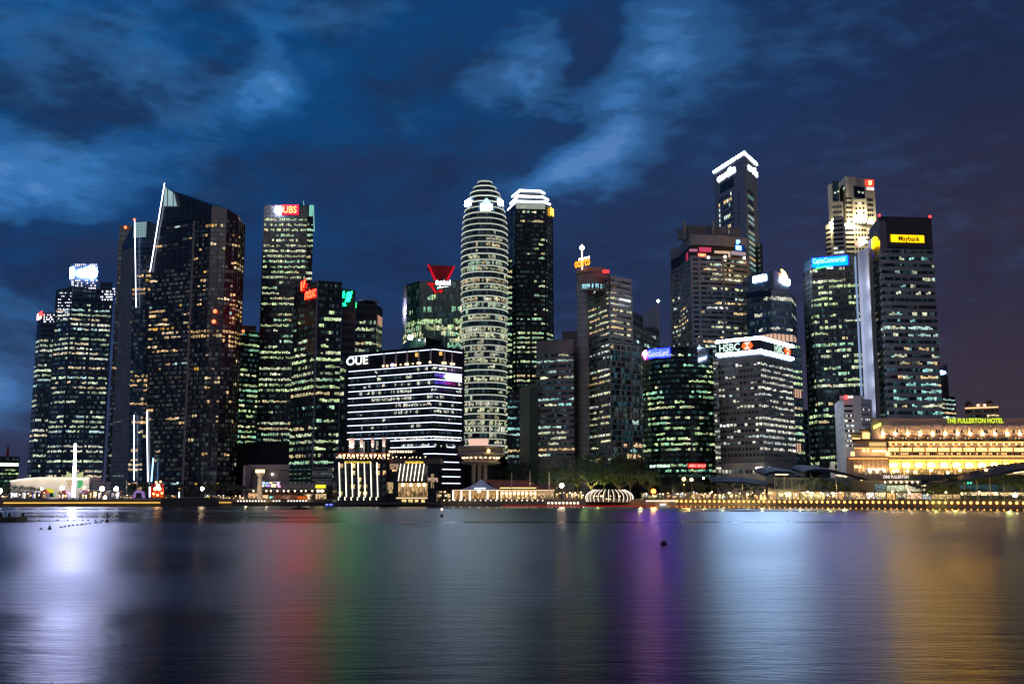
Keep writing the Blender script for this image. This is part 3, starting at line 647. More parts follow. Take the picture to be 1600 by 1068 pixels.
# --- dark glass tower with the red funnel sculpture
r, p, z = tower('office_tower', 'dark gridded glass tower with a red and black funnel sculpture on the roof', [(631, 446), (656, 438.5), (722, 437)], 880, 1, n=27, ybase=700, lit=.3, floor_p=.6, pal='green', wall=GREEN, core=GREEN, mat=WING, seed=51, top_dark=2, sill=.05, head=.06, spand=.25, pier=.35, pier_every=6, pier_off=.45,
  rows=['0000000000000', '0000000000000', '0000088440500', '0000000000000', '0444443332355', '0000000000000', '5688999930088', '8888888999998', '8888000099999', '8888600000999', '5500000009999', '6600000000999'])
c = at(688, 436, 888)
def funnel(cx, cy, zb, zt, rb, rt, mf, mi, x_in=0):
    mb = MB(); n = 3
    A = [(cx + rb * math.cos(t), cy + rb * math.sin(t)) for t in (R(200), R(340), R(90))]
    Bq = [(cx + rt * math.cos(t), cy + rt * math.sin(t)) for t in (R(200), R(340), R(90))]
    for i in range(3):
        j = (i + 1) % 3; mb.face([(*A[i], zb), (*A[j], zb), (*Bq[j], zt + (1.5 if j == 0 else 0)), (*Bq[i], zt + (1.5 if i == 0 else 0))], mf)
        mb.face([(*A[j], zb + .1), (*A[i], zb + .1), (Bq[i][0] * .97 + cx * .03, Bq[i][1], zt - .2), (Bq[j][0] * .97 + cx * .03, Bq[j][1], zt - .2)], mi)
    for i in (0, 1): mb.bar((*A[i], zb), (*Bq[i], zt + (1.5 if i == 0 else 0)), 1.2, emit((1, .008, .03), .7), 5, .7)
    return mb
zb, zt = z - 1, gz(416, 885)
mb = funnel(c.x + 1, c.y, zb, zt, 4, 12, surf('funnel_skin', (.20, .10, .10)), REDM); f1 = mb.build('funnel', r)
d = at(676, 436, 895); mb = MB(); mb.face([at(681, 436, 893), at(682, 418.5, 892), at(665, 418.5, 893)], BLACK); mb.face([at(681, 436, 894), at(665, 418.5, 894), at(682, 418.5, 895)], BLACK); mb.build('funnel_fin', r)
shape(r, p, [(667, 442), (682, 442), (676, 447), (684, 457), (680, 459), (674, 449)], emit((.9, .01, .02), .7), .5, 'red_reflection_panel'); shape(r, p, [(684, 454), (690, 452), (693, 454), (688, 457.5)], emit((.9, .01, .02), .9), .5, 'red_reflection_panel')  # red reflection painted on the glass as glowing shapes
sign(r, p, 'CapitaLand', 681.5, 703.5, 438.5, 447, emit((.85, 1, .95), 16), 1.2); shape(r, p, [(683, 450.5), (684, 448.5), (703, 447.2), (690, 448.9)], emit((.85, 1, .95), 6), 1.2)
r, p, z = tower('low_building', 'dark green curved roof structure with a dazzling white floodlight in front of the funnel tower', [(629, 538), (640, 530), (665, 527), (690, 532)], 840, 2, n=0, wall=GREEN, cat='building')
mb = MB(); mb.ball(at(641, 527, 836), 1.9, emit((.9, 1, .85), 60)); mb.build('floodlight', r)
mb = MB(); mb.ball(at(655, 531, 836), .7, emit((.9, 1, .85), 8)); mb.build('floodlight', r)

# --- rounded bullet-topped tower
def bullet():
    D = 800; cxp = 755.0
    prof = [(278, 10.5), (289, 18.5), (300, 25), (311, 29), (322, 31.5), (345, 35.5), (380, 37), (450, 37), (700, 34.5)]
    X = [-1, -.985, -.93, -.83, -.68, -.5, -.27, .27, .5, .68, .83, .93, .985, 1]
    zp = [(gz(y, D), w * D / F / 1.0) for y, w in prof]
    def W(z):
        if z >= zp[0][0]: return zp[0][1]
        for (za, wa), (zb, wb) in zip(zp, zp[1:]):
            if z >= zb: return wb + (wa - wb) * (z - zb) / (za - zb)
        return zp[-1][1]
    cx = at(cxp, 774, D).x
    def P(z):
        w = W(z); return [(cx + x * w, D + 18 - 18 * math.sqrt(max(0, 1 - x * x * .999)) * (w / 18)) for x in X]
    def P(z):
        w = W(z); return [(cx + x * w, D + 14 - 1.15 * w * math.sqrt(max(0, 1 - x * x)) if abs(x) > .3 else D + 14 - 1.15 * w * math.sqrt(1 - .27 ** 2)) for x in X]
    root = thing('office_tower', 'rounded bullet-topped tower ringed with white light bands, three white signs at its shoulder', 'tower', (cx, D, LAND))
    mb = MB(); zs = [LAND] + [z for z, _ in zp[::-1]]
    def C(z): q = P(z); w = W(z); return q + [(x, 2 * (D + 14) - y + 6) for x, y in q[::-1][1:-1]]
    for a, b in zip(zs, zs[1:]):
        A, Bq = C(a), C(b)
        for i in range(len(A)): j = (i + 1) % len(A); mb.face([(*A[i], a), (*A[j], a), (*Bq[j], b), (*Bq[i], b)], DARK)
    mb.face([(*q, zs[-1]) for q in C(zs[-1])], DARK); mb.build('body', root)
    n = 45; z0, z1 = gz(706, D), gz(279, D)
    rng = random.Random(8)
    rows = ['00000000'] * 9 + ['00003300', '05008850', '00509955', '00600000', '08808830', '07788880']
    facade(root, P, z0, z1, n, pane=1.7, sill=.26, head=.04, lit=.62, floor_p=.85, pal='limewhite', seed=9, wall=surf('tower_spandrel', (.03, .035, .035), .35), spand=.3, rows=rows, bright=.72, mat=WINB, gap=.1, blk=3)
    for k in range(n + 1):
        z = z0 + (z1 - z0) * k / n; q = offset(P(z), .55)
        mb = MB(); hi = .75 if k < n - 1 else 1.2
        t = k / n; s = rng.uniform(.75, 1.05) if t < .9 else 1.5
        ribbon(mb, q, z - .05, z + .33, .12, emit((.80, .88, .74), s), -.2); ribbon(mb, q, z + .62, z + .80, .1, emit((.80, .88, .74), s * .7), -.1); mb.build('light_band', root)  # floodlight on the slab edges is put in as their own glow
    ww = emit((.7, .86, 1), 60)
    def zq(y): return gz(y, D)
    for (x0, x1, y0, y1, seg) in [(751, 768.5, 321, 330, (6, 7)), (726, 734.5, 310, 318.5, (3, 5)), (779.5, 786.5, 310.5, 318, (8, 10))]:
        q = offset(P(zq((y0 + y1) / 2)), 1.3)[seg[0]:seg[1] + 1]; mb = MB(); ribbon(mb, sub(q, x0, x1, (y0 + y1) / 2), zq(y1), zq(y0), 0, ww, -.3); mb.build('sign_panel', root)
    q = offset(P(zq(313)), 1.3)[6:8]
    shape(root, q, [(760, 309), (765, 314), (764.5, 318), (761, 318), (760, 314), (759, 318), (755.5, 318), (755, 314)], emit((.35, .9, 1), 2.5), .2)
bullet()
r, p, z = tower('office_tower', 'narrow glass block with green lit windows in the gap right of the bullet-topped tower', [(787, 402), (800, 402)], 845, 0, n=38, ybase=720, lit=.6, floor_p=.8, pal='lime', wall=GREEN, core=GREEN, mat=WING, seed=55)
# --- dark tower with three white crown rings
r, p, z = tower('office_tower', 'tall black tower crowned by three stepped rings of white light', [(792, 330), (806, 318), (852, 319), (863, 327)], 870, 1, n=54, ybase=720, lit=.5, floor_p=.55, pal='lime', pane=2, wall=DARK, core=DARK, seed=61, pier=1.6, pier_every=13, pier_off=.45, back=40,
  rows=['00600000', '0066660', '0000000', '0066650', None, '0000000', '0004400', '0000560', '0000300', '0000400', '0404650', '0000760', '0000000'] + ['0000000'] * 3 + ['0000440', '0000440', '0000000', '0000660', '0000000', '0000000', '0000240', '0000340', '0456600', '0001660', '0000000', '0999999', '0888999', '0999999', '0999999', '0788888', '0000880', '0999999', '0000880', '0000000', '0899999', '0988000'])
for k, (tops, y0, y1) in enumerate([([(794.5, 327), (807, 313), (851, 314.5), (859, 318)], 313, 318), ([(798, 317), (810, 305), (848, 306.5), (856, 311)], 305, 310), ([(801, 306), (813, 296), (844, 297.5), (850, 301)], 296, 301)]):
    zt = gz(tops[1][1], 872 + k * 2); b, q, _ = block(r, 'crown_ring', tops, 872 + k * 2, 1, (z - 1) if k == 0 else zprev, GREYB, 34 - k * 4); zprev = zt - .2
    strip(b, q, zt - 1.7, 1.5, emit((.93, .97, 1), 8), .9)
mb = MB()
for i in range(26):
    q = lerp(p[1], p[2], (i + .5) / 26); mb.box(q[0] - .35, q[0] + .35, q[1] - .8, q[1] - .4, z - 4.5, z, emit((.8, .85, .75), .5, False))
mb.build('crown_lights', r)
plate(r, p, 857.5, 862.5, 325.5, 337, emit((1, .5, .04), 5), 1.5)

# --- blank slabs and banded office block
r, p, z = tower('office_block', 'dark narrow block with a few lit windows left of the blank grey slab', [(793, 612), (814, 612)], 800, 0, n=14, ybase=735, lit=.3, pal='teal', wall=DARK, core=DARK, seed=62, cat='office block')
r, p, z = tower('service_core', 'blank brown-grey concrete slab beside the horizontally banded brown block', [(812, 606), (827.5, 601), (828, 600), (841, 598)], 770, 1, n=0, wall=surf('blank_concrete', (.13, .115, .11)), cat='slab building')
mb = MB(); ribbon(mb, p[2:4], LAND, z - 3, .4, surf('teal_cladding', (.045, .06, .065), .6)); mb.build('cladding', r)
r, p, z = tower('office_block', 'brown granite office block with horizontal window bands and dark blank wings', [(838, 533.5), (872, 530), (896, 529.5)], 750, 1, n=19, ybase=716, lit=.35, floor_p=.8, pal='teal', wall=BROWN, core=BROWN, seed=63, sill=.45, head=.1, spand=.35, pane=1.8, roof=10, cat='office block')
r, p, z = tower('service_core', 'tall blank dark brown slab rising behind the banded brown block', [(878, 517.5), (905, 517)], 790, 0, n=0, wall=surf('dark_brown_concrete', (.08, .07, .075)), cat='slab building')

# --- tower with orange roof sign and lit mast
def mast_tower():
    r, p, z = tower('office_tower', 'concrete-framed tower with round drum top, orange roof sign and a white lit mast', [(912, 449), (952, 430), (986, 437.5)], 760, 1, n=31, ybase=722, lit=.5, floor_p=.65, pal='mix', wall=CONC, core=DARK, seed=71, sill=.4, head=.2, spand=.3, pier=1.0, pier_every=60, pane=1.9, back=30, blk=4,
        rows=['000000000', '030000000', '000099000', '004088770', '888077600', '888888709', '088888008', '088887707', '088887707', '000777707', '000000000', '000777600', '077777000', '000666000'])
    mb = MB(); ribbon(mb, p, z - 12, z - 11.3, .55, CONC); ribbon(mb, p, z - 6, z - 5.2, .55, CONC); ribbon(mb, p, z - .9, z + .2, .55, CONC)
    for t in (0, .5, 1):
        for a, b in zip(p, p[1:]):
            q = lerp(a, b, t); mb.box(q[0] - .5, q[0] + .5, q[1] - .9, q[1], z - 12, z, CONC)
    mb.build('crown_frame', r)
    c = gxy(910, 430, 772); gm = surf('drum_metal', (.28, .28, .30), .5); mb = MB(); zt = gz(440, 766)
    mb.lathe(c, [(4.2, LAND), (4.2, zt)], gm, 18); z_ = LAND + 4
    while z_ < zt: mb.lathe(c, [(4.2, z_), (4.35, z_), (4.35, z_ + .4), (4.2, z_ + .4)], surf('drum_joint', (.10, .10, .11)), 18); z_ += 4.2
    mb.build('round_stair_drum', r)
    c2 = at(926, 425, 772); zd0, zd1 = gz(440, 762), gz(416, 762); mb = MB()
    mb.lathe((c2.x, c2.y + 4), [(12, zd0 - 6), (12, zd0), (12.3, zd0), (12.3, zd0 + 2), (11.6, zd0 + 2), (11.6, zd1 - 3.5), (12.4, zd1 - 3.5), (12.4, zd1), (11, zd1), (0, zd1)], surf('drum_rim', (.24, .18, .17)), 28); mb.build('round_top', r)
    mb = MB(); rng = random.Random(2); 
    for k in range(22):
        t0, t1 = R(196 + k * 6.2), R(196 + k * 6.2 + 5); 
        a, b = [(c2.x + 12.25 * math.cos(t), c2.y + 4 + 12.25 * math.sin(t)) for t in (t0, t1)]
        s = rng.choice([0, .8, 1]) if k < 17 else .1; mb.quad(a, b, zd0 - 4.5, zd0 - 1, WINK, (.35 * s + 1e-4, .75 * s, .85 * s), [(k, 0), (k + 1, 0), (k + 1, 1), (k, 1)])
    mb.build('window_band', r)
    q = [gxy(898.5, 417.5, 766), gxy(922, 414, 755)]
    lettering(r, 'ocorco', q[0], q[1], gz(417, 762), gz(407, 762), emit((1, .2, .005), 5), .2, 'sign')
    lettering(r, 'somerset', lerp(q[0], q[1], .25), q[1], gz(406.5, 762), gz(402.5, 762), emit((1, .9, .8), 4), .2, 'sign')
    plate(r, [gxy(930, 424, 757), gxy(955, 424, 757)], 941.5, 951.5, 422, 426.5, emit((1, .02, .02), 4), .3)
    mb = MB(); m = gxy(909.5, 410, 764); mb.bar((*m, zd1 - 2), (*m, gz(382, 764)), .55, emit((1, .9, .8), 1.6), 6); mb.bar((*m, gz(382, 764)), (*m, gz(378, 764)), .25, STEEL, 5)
    ms = mb.build('mast', r); mb = MB(); mb.ball((*m, gz(387, 764)), 1.9, emit((1, .95, .9), 3)); mb.build('lamp', ms)
    # lower grid block in front
    r, p, z = tower('office_block', 'open concrete grid block attached in front of the mast tower, right side', [(953, 533), (1001, 539)], 740, 0, n=20, ybase=716, lit=.18, floor_p=.6, pal='teal', wall=CONC, core=DARK, seed=72, sill=.1, head=.12, spand=.35, pier=.7, pier_every=10, pier_off=.5, cat='office block')
mast_tower()
r, p, z = tower('office_tower', 'pale gridded tower with a slanted roof fin tipped by a small white lamp', [(984, 503), (988, 486), (1029, 506)], 880, 1, n=24, ybase=720, lit=.55, floor_p=.85, pal='mix', wall=surf('pale_grid', (.20, .22, .25)), core=DARK, seed=73, sill=.3, spand=.3, pier=.6, pier_every=9, top_dark=2)
mb = MB(); z0 = gz(500, 872); a, b = at(1004, 490, 872), at(1029, 476, 872); q = at(1029, 506, 872); mb.face([(a.x, a.y, z0 - 6), (q.x, q.y, z0 - 6), b, a], GREYB); mb.face([(a.x, a.y + 1, z0 - 6), a + Vector((0, 1, 0)), b + Vector((0, 1, 0)), (q.x, q.y + 1, z0 - 6)], GREYB)
mb.bar((q.x, q.y, z0 - 8), b, .5, STEEL, 5); fn = mb.build('roof_fin', r); mb = MB(); mb.ball(at(1028.5, 470, 872), 1.1, emit((.95, 1, 1), 12)); mb.bar(at(1028.5, 471, 872), at(1028.5, 477, 872), .2, STEEL, 4); mb.build('lamp', fn)

# --- stepped brown-grey tower with a pink lit sky terrace
r, p, z = tower('office_tower', 'mauve concrete tower with a pink and white lit terrace under its roof screens', [(1048, 392), (1062, 385), (1079, 366.5), (1091, 366.5), (1128, 368), (1166, 372.5)], 830, 3, n=39, ybase=700, lit=.4, floor_p=.65, pal='mix', wall=surf('mauve_concrete', (.21, .20, .23)), core=BLACK, seed=81,
  sill=.4, head=.1, spand=.4, pane=1.8, pier=1.8, pier_every=18, pier_off=.7, roof=19, back=30, blk=3, bright=1.1,
  rows=['0000005444', '0000088833', '0000888830', '0000088888', '0000088888', '0000000000', '3000077077', '0000000000', '3000000088', '0200077677', '0500677000', '3304400088', '4500000003', '6400088000', '5000065550', '0000005550', '4005066044', '8307799999', '3608888099', '7788899999'])
mc = surf('mauve_concrete', (.21, .20, .23))
mb = MB(); ribbon(mb, p, z - 8.5, z + .1, .6, mc); ribbon(mb, p, z - 19.5, z - 17.5, .6, mc); mb.build('parapet', r)
mb = MB(); ribbon(mb, sub(p, 1050, 1062, 400), z - 1, z + .2, .5, mc)
for (xa, xb, ya, yb) in [(1059, 1070, 359, 380), (1070, 1090, 352, 366), (1090, 1113, 352, 368), (1116, 1139, 354, 368), (1141, 1158, 357, 369)]:
    a, b = at(xa, yb, 842), at(xb, yb, 842); mb.prism([(a.x, a.y), (b.x, b.y), (b.x, b.y + 3), (a.x, a.y + 3)], z - 1, gz(ya, 842), surf('roof_screen', (.10, .11, .15), .5))
mb.build('roof_screen', r); mb = MB()
for x in (1113.5, 1069): a = at(x, 345, 840); mb.box(a.x - .9, a.x + .9, a.y - 2, a.y + 5, z - 2, gz(347, 840), mc)
mb.build('roof_fin', r)
def recess(root, pts, x0, x1, ya, yb, m, name='lit_recess', off=.35): return plate(root, pts, x0, x1, ya, yb, m, off, name, .2)
recess(r, p, 1092, 1111, 386.5, 393.5, emit((1, .10, .22), .6)); recess(r, p, 1077, 1089.5, 389, 393, emit((.9, .3, .5), .5)); recess(r, p, 1073.5, 1076.5, 395, 407, emit((.9, .08, .2), .5), off=.8)
sign(r, p, 'HIMH', 1090.5, 1102, 396.5, 401, emit((1, .16, .08), 7), 1.1, emit((.6, .01, .01), .9))
recess(r, p, 1116, 1138, 392, 396, emit((1, .66, .45), .7)); recess(r, p, 1142, 1165, 393, 399, emit((.8, .62, .75), .45)); recess(r, p, 1137, 1140, 393, 402, emit((1, .7, .5), .8), off=.9)
mb = MB()
for x, y in ((1133, 401), (1163, 403), (1107, 402)): q, _ = frontpt(offset(p, 1), x, y); mb.ball((*q, gz(y, q[1])), .95, emit((1, .85, .75), 8))
mb.build('terrace_lamps', r)
bm = emit((.15, .45, 1), 6)
plate(r, p, 1149.5, 1155, 375.5, 379, bm, 1.1); plate(r, p, 1149.5, 1152.5, 379.2, 381.5, bm, 1.1); plate(r, p, 1148.5, 1157, 384, 391, bm, 1.1); plate(r, p, 1147, 1163, 382, 392, emit((.01, .06, .35), .6), .8)
# --- tall slab with bright L-shaped roof line
r, p, z = tower('office_tower', 'tallest pale slab tower topped by a sharp corner of brilliant white light', [(1114.5, 268), (1162.5, 237), (1182.5, 256)], 1000, 1, n=0, wall=surf('pale_aluminium', (.30, .33, .38), .5, var=.08), cat='tower', back=40)
pm = surf('pale_aluminium', (.30, .33, .38))
rng = random.Random(91)
def grid_windows(root, pts, x0, x1, ya, yb, nx, ny, w, h, rows, pal, seed, name='window_row', dark=(1e-5, 1e-5, 1e-5), mat=WIN, bright=1, ygap=None):
    """punched windows, one mesh per storey; y rows follow the facade's own storeys"""
    rng = random.Random(seed); pal = PAL[pal]; (c, seg) = frontpt(pts, (x0 + x1) / 2, (ya + yb) / 2)
    zt, zb = gz(ya, c[1]), gz(yb, c[1]); o = offset(list(seg), .08)
    a, _ = frontpt(o, x0, (ya + yb) / 2); b, _ = frontpt(o, x1, (ya + yb) / 2); L = math.hypot(b[0] - a[0], b[1] - a[1])
    for j in range(ny):
        mb = MB(); zc = zt + (zb - zt) * (j + .5) / ny; row = rows[j] if j < len(rows) else rows[-1]; fc = pick(rng, pal)
        for i in range(nx):
            t = (i + .5) / nx; d = w / 2 / L; p, q = lerp(a, b, t - d), lerp(a, b, t + d); hz = abs(zt - zb) / ny * h / 2
            ch = row[min(len(row) - 1, int(t * len(row)))]; c = dark
            if ch != ' ' and rng.random() < int(ch) / 9: k = rng.uniform(.6, 1.2) * bright; c = tuple(v * k for v in (fc if rng.random() < .7 else pick(rng, pal)))
            mb.quad(p, q, zc - hz, zc + hz, mat, c, [(i * 3, 0), (i * 3 + 2, 0), (i * 3 + 2, 1), (i * 3, 1)])
        mb.build(name, root)
grid_windows(r, p, 1124, 1148, 303, 425, 9, 15, 2.2, .62, ['000006660', '700999990', '900666600', '900000000', '900999970', '900000000', '800666600', '800889900', '800000000', '800006990', '000000000'], 'mix', 92, bright=1.2)
grid_windows(r, p, 1153, 1158, 300, 420, 2, 16, 1.0, .62, ['0'], 'mix', 93)
grid_windows(r, p, 1169.5, 1179.5, 297, 425, 1, 16, 20, .5, ['0', '9', '0', '9', '0', '9', '9', '0', '9'], 'teal', 94, mat=WIN, bright=.5)
plate(r, p, 1170, 1178.5, 264, 272, DARK, .1, 'louvre_panel', .08)
plate(r, p, 1125, 1147, 282, 297, surf('louvre_blue', (.03, .06, .10)), .1, 'louvre_panel', .08)
lm = emit((.85, .93, 1), 12)
strip(r, sub(p, 1115, 1149, 255), z - 2.4, 2.4, lm, .9); strip(r, sub(p, 1150.5, 1167, 240), z - 2.4, 2.4, lm, .9); strip(r, sub(p, 1169, 1182, 250), z - 2.4, 2.4, lm, .9)
pl, _ = frontpt(p, 1122.5, 270), 0
a, b = frontpt(p[:2], 1122, 276)[0], frontpt(p[:2], 1149, 260)[0]; lettering(r, 'one raffles', a, b, z - 15, z - 7.5, emit((.9, .97, 1), 11), 1, 'sign')
a, b = frontpt(p[1:], 1168, 250)[0], frontpt(p[1:], 1182, 262)[0]; lettering(r, 'one raffles', a, b, z - 15, z - 7.5, emit((.9, .97, 1), 11), 1, 'sign')
mb = MB(); c = at(1189, 380, 1010); mb.box(c.x - 1.2, c.x + 1.2, c.y, c.y + 20, LAND, gz(380, 1010), DARK); mb.build('side_fin', r)

# --- dark blue tower with lit arcades
r, p, z = tower('office_tower', 'dark blue octagonal tower with a white sign, a flame emblem and pinkish lit recessed bands', [(1160, 470), (1166, 462), (1205, 454), (1236, 457), (1243, 466)], 790, 2, n=22, ybase=722, lit=.4, floor_p=.7, pal='white', wall=NAVY, core=NAVY, mat=WINB, seed=101, sill=.3, pane=1.9, roof=3,
  rows=['0000668888', '0000000000', '0066660004', '0330000000', '0055066630', '0000000000', '0000550000'])
b, q, _ = block(r, 'upper_block', [(1160, 437), (1168, 431.5), (1204, 424)], 792, 1, z - 1, NAVY, 30); b2, q2, _ = block(r, 'upper_block', [(1204.5, 421), (1208, 421), (1233, 434)], 794, 0, z - 1, surf('navy_light', (.03, .05, .08)), 30)
sign(b, q, 'BNYM', 1178, 1197.5, 431, 440, emit((.7, .85, 1), 60), 1.2)
plate(b2, q2, 1220, 1231.5, 434, 443, emit((.7, .85, 1), 60), 1.2)
shape(b2, q2, [(1220, 421), (1222.5, 421), (1227, 425), (1230.5, 433), (1229, 435), (1224, 431)], emit((1, .42, .08), 20), 1.6)
pk = emit((1, .6, .42), .8)
for y0, y1, xa, xb in ((521, 532, 1166, 1243), (608, 621, 1235, 1243), (693, 705, 1236, 1243)):
    strip(r, sub(p, xa, xb - .5, (y0 + y1) / 2), gz(y1, 790), gz(y0, 790) - gz(y1, 790), pk, .75, 'lit_arcade')
    mb = MB(); s = sub(p, xa, xb - .5, 520)
    for a, b in zip(s, s[1:]):
        n = max(1, int(math.hypot(b[0] - a[0], b[1] - a[1]) / 3.5))
        for i in range(n): q = lerp(a, b, i / n); mb.box(q[0] - .4, q[0] + .4, q[1] - 1.5, q[1] - .9, gz(y1, 790), gz(y0, 790), surf('arcade_column', (.4, .3, .28)))
    mb.build('arcade_columns', r)
r, p, z = tower('office_block', 'dark shoulder block with lime windows just right of the white-banded bank block', [(1236, 533), (1251, 536)], 745, 0, n=19, ybase=722, lit=.6, floor_p=.75, pal='lime', wall=NAVY, core=NAVY, mat=WINB, seed=103, cat='office block')
plate(r, p, 1236.5, 1250, 608, 621, pk, .8, 'lit_arcade'); plate(r, p, 1237.5, 1250.5, 692, 706, pk, .8, 'lit_arcade')
for k in range(4): q = lerp(p[0], p[1], (k + .3) / 4); mb = MB(); mb.box(q[0] - .4, q[0] + .4, q[1] - 1.6, q[1] - .9, gz(706, 745), gz(692, 745), surf('arcade_column', (.4, .3, .28))); mb.box(q[0] - .4, q[0] + .4, q[1] - 1.6, q[1] - .9, gz(621, 745), gz(608, 745), surf('arcade_column', (.4, .3, .28))); mb.build('column', r)
r, p, z = tower('office_block', 'thin dark block with vertical ribs in the gap left of the blue-signed tower', [(1243, 640), (1262, 640)], 860, 0, n=10, ybase=735, lit=.2, pal='cool', wall=NAVY, core=NAVY, seed=104, cat='office block')

# --- curved black glass block with the blue and red sign
def curved():
    D = 680; xs = [1003, 1015, 1030, 1045, 1060, 1075, 1090, 1103, 1114]; ys = [549, 546, 543.3, 541.8, 541.2, 541.3, 542, 543.2, 545]
    xs = [x + (x - 800) * 0.0 for x in xs]
    r, p, z = tower('office_block', 'black curved-front glass block with a blue lit name and a red diamond emblem', list(zip(xs, ys)), D, 4, n=24, ybase=748, lit=.5, floor_p=.8, pal='green', wall=surf('black_glass', (.008, .012, .014), .12), core=surf('black_glass', (.008, .012, .014), .12), seed=111, pane=1.6, sill=.35, head=.15, spand=.06, roof=4, back=40, cat='office block', bright=1.1, blk=5,
      rows=['00044404444000', '00000000000000', '30003000330666', '00440000002288', '34000000000333', '00000000066999', '03300000440440', '66660000088899', '66990000040555', '09990077200000', '09999904777000', '00060000000044', '06666055800500', '08888044440500', '00006888007000', '00990000008888', '00888888800000', '66666666655555', '56665666666655', '00000000000000', '00000000000000', '00889999998880', '00007777777766'])
    # rows mix teal floors too
    for (x0, x1, y, pal_) in [(1041, 1072, 676, 1), (1018, 1030, 588, 1)]:
        pass
    sign(r, sub(p, 1003, 1050, 550), 'GuocoLand', 1014.5, 1046, 547.5, 556.5, emit((.55, .6, 1), 1.8), 1.5)
    plate(r, p, 1013, 1030, 545.5, 559, emit((.004, .008, 1), 20), .7); plate(r, p, 1030, 1047.5, 544, 558, emit((.004, .008, 1), 20), .7)
    shape(r, sub(p, 1000, 1030, 550), [(1003.5, 553), (1008, 547), (1012.5, 552), (1008, 562)], emit((1, .02, .2), 40), 1.2); shape(r, sub(p, 1000, 1030, 550), [(1004.5, 551.5), (1008, 547.5), (1010.5, 550), (1008, 554.5)], emit((.70, .12, 1), 150), 1.6)
    sign(r, p, 'BNP PARIBAS', 1017, 1048, 725.5, 730, emit((.75, 1, .85), 1.8), .8)
    sign(r, p, 'AMEN GROUP', 1075, 1101.5, 725, 729.5, emit((1, .12, .1), 6), 1.0); plate(r, p, 1074, 1102, 723.5, 731, emit((.8, .0, .0), .9), .5)
curved()
# --- white banded bank block
r, p, z = tower('bank_block', 'pale stone bank block with two glowing white roof bands and red and white hexagon emblems', [(1120, 534), (1187, 527), (1237, 540.5)], 668, 1, n=16, ybase=716, lit=.6, floor_p=.95, pal='white', wall=surf('bank_stone', (.23, .215, .205), .7, var=.08), core=surf('bank_stone', (.23, .215, .205)), seed=121, pane=2.5, gap=.34, sill=.42, head=.12, spand=.3, roof=15.3, cat='office block', bright=1.25, back=35, blk=2,
  rows=['070770066889999999', '007070077889999999', '07770007099988888', '00070007709888888', '707700067888888888', '707700079999888888', '00070000000889 999', '00007777088888888', '04000000000008000', '00007779888888888', '777700777999888999', '00070007709999999', '077000777999988888', '777700077999999999', '00000000888888888', '02000007000000000'])
sm = surf('sign_brow', (.02, .022, .03), .5)
plate(r, p, 1121, 1186, 533, 552, sm, .5, 'sign_brow'); plate(r, p, 1187.5, 1236, 533, 557, sm, .5, 'sign_brow') if 0 else None
z1 = z - 1.4; zlo = gz(547, 668) 
strip(r, offset(p, .8), z - 1.0, 1.5, emit((.46, .66, 1), 85), .5, th=.5); strip(r, offset(p, .8), z - 9.4, 1.3, emit((.46, .66, 1), 85), .5, th=.5)
strip(r, offset(p, .1), z - 7.2, 5.6, sm, .5, 'sign_brow')
def wall_rect(p, i, x0, x1, y): return frontpt(list(p[i:i + 2]), x0, y)[0], frontpt(list(p[i:i + 2]), x1, y)[0]
wl = emit((.75, 1, .85), 1.3); zl0, zl1 = z - 7.1, z - 2.2
a, b = wall_rect(p, 0, 1125, 1157, 541); lettering(r, 'HSBC', a, b, zl0, zl1, wl, 1.1, 'sign')
a, b = wall_rect(p, 1, 1208, 1222, 546); lettering(r, 'HSBC', a, b, zl0, zl1, wl, 1.1, 'sign')
def hexlogo(a, b, z0, z1):
    o = offset([a, b], 1.1); o2 = offset([a, b], 1.25); P = lambda x, y, o=o: (*lerp(o[0], o[1], x), z0 + (z1 - z0) * y)
    rd = emit((1, .13, .02), 1.5); w = emit((1, .85, .7), 1.2); mb = MB()
    mb.face([P(0, .5), P(.22, 0), P(.78, 0), P(1, .5), P(.78, 1), P(.22, 1)], rd); 
    Q = lambda x, y: P(x, y, o2)
    mb.face([Q(.5, .5), Q(.22, .05), Q(.78, .05)], w); mb.face([Q(.5, .5), Q(.78, .95), Q(.22, .95)], w); 
    o3 = offset([a, b], 1.4)
    return mb.build('emblem', r)
a, b = wall_rect(p, 0, 1159.5, 1178, 540); hexlogo(a, b, zl0, zl1); a, b = wall_rect(p, 1, 1223, 1233.5, 548); hexlogo(a, b, zl0, zl1)
a, b = wall_rect(p, 1, 1201, 1206, 600)
sp_, _ = block(r, 'podium', [(1120, 724), (1195, 722), (1250, 730)], 655, 1, LAND, surf('podium_stone', (.40, .35, .31)), 30)[:2], 0
pp = [gxy(1120, 724, 656), gxy(1195, 724, 650), gxy(1250, 724, 661)]
plate(r, pp, 1181, 1203, 729, 733, emit((1, .85, .7), 5), 1.5, 'sign')
rng = random.Random(4); mb = MB(); s = sub(pp, 1122, 1192, 736); panes(mb, s, gz(739, 652), gz(733.5, 652), rng, .75, PAL['white'], 2, .3, WIN, 1.3, .3, 1, 0, 1, None); mb.build('window_band', r)
r3, p3, z3 = tower('service_core', 'narrow concrete core with scattered lit openings left of the white-banded bank block', [(1114, 560), (1122, 560)], 672, 0, n=22, ybase=745, lit=.6, pal='white', wall=surf('bank_stone', (.23, .215, .205)), seed=125, cat='slab building', pane=1.5)

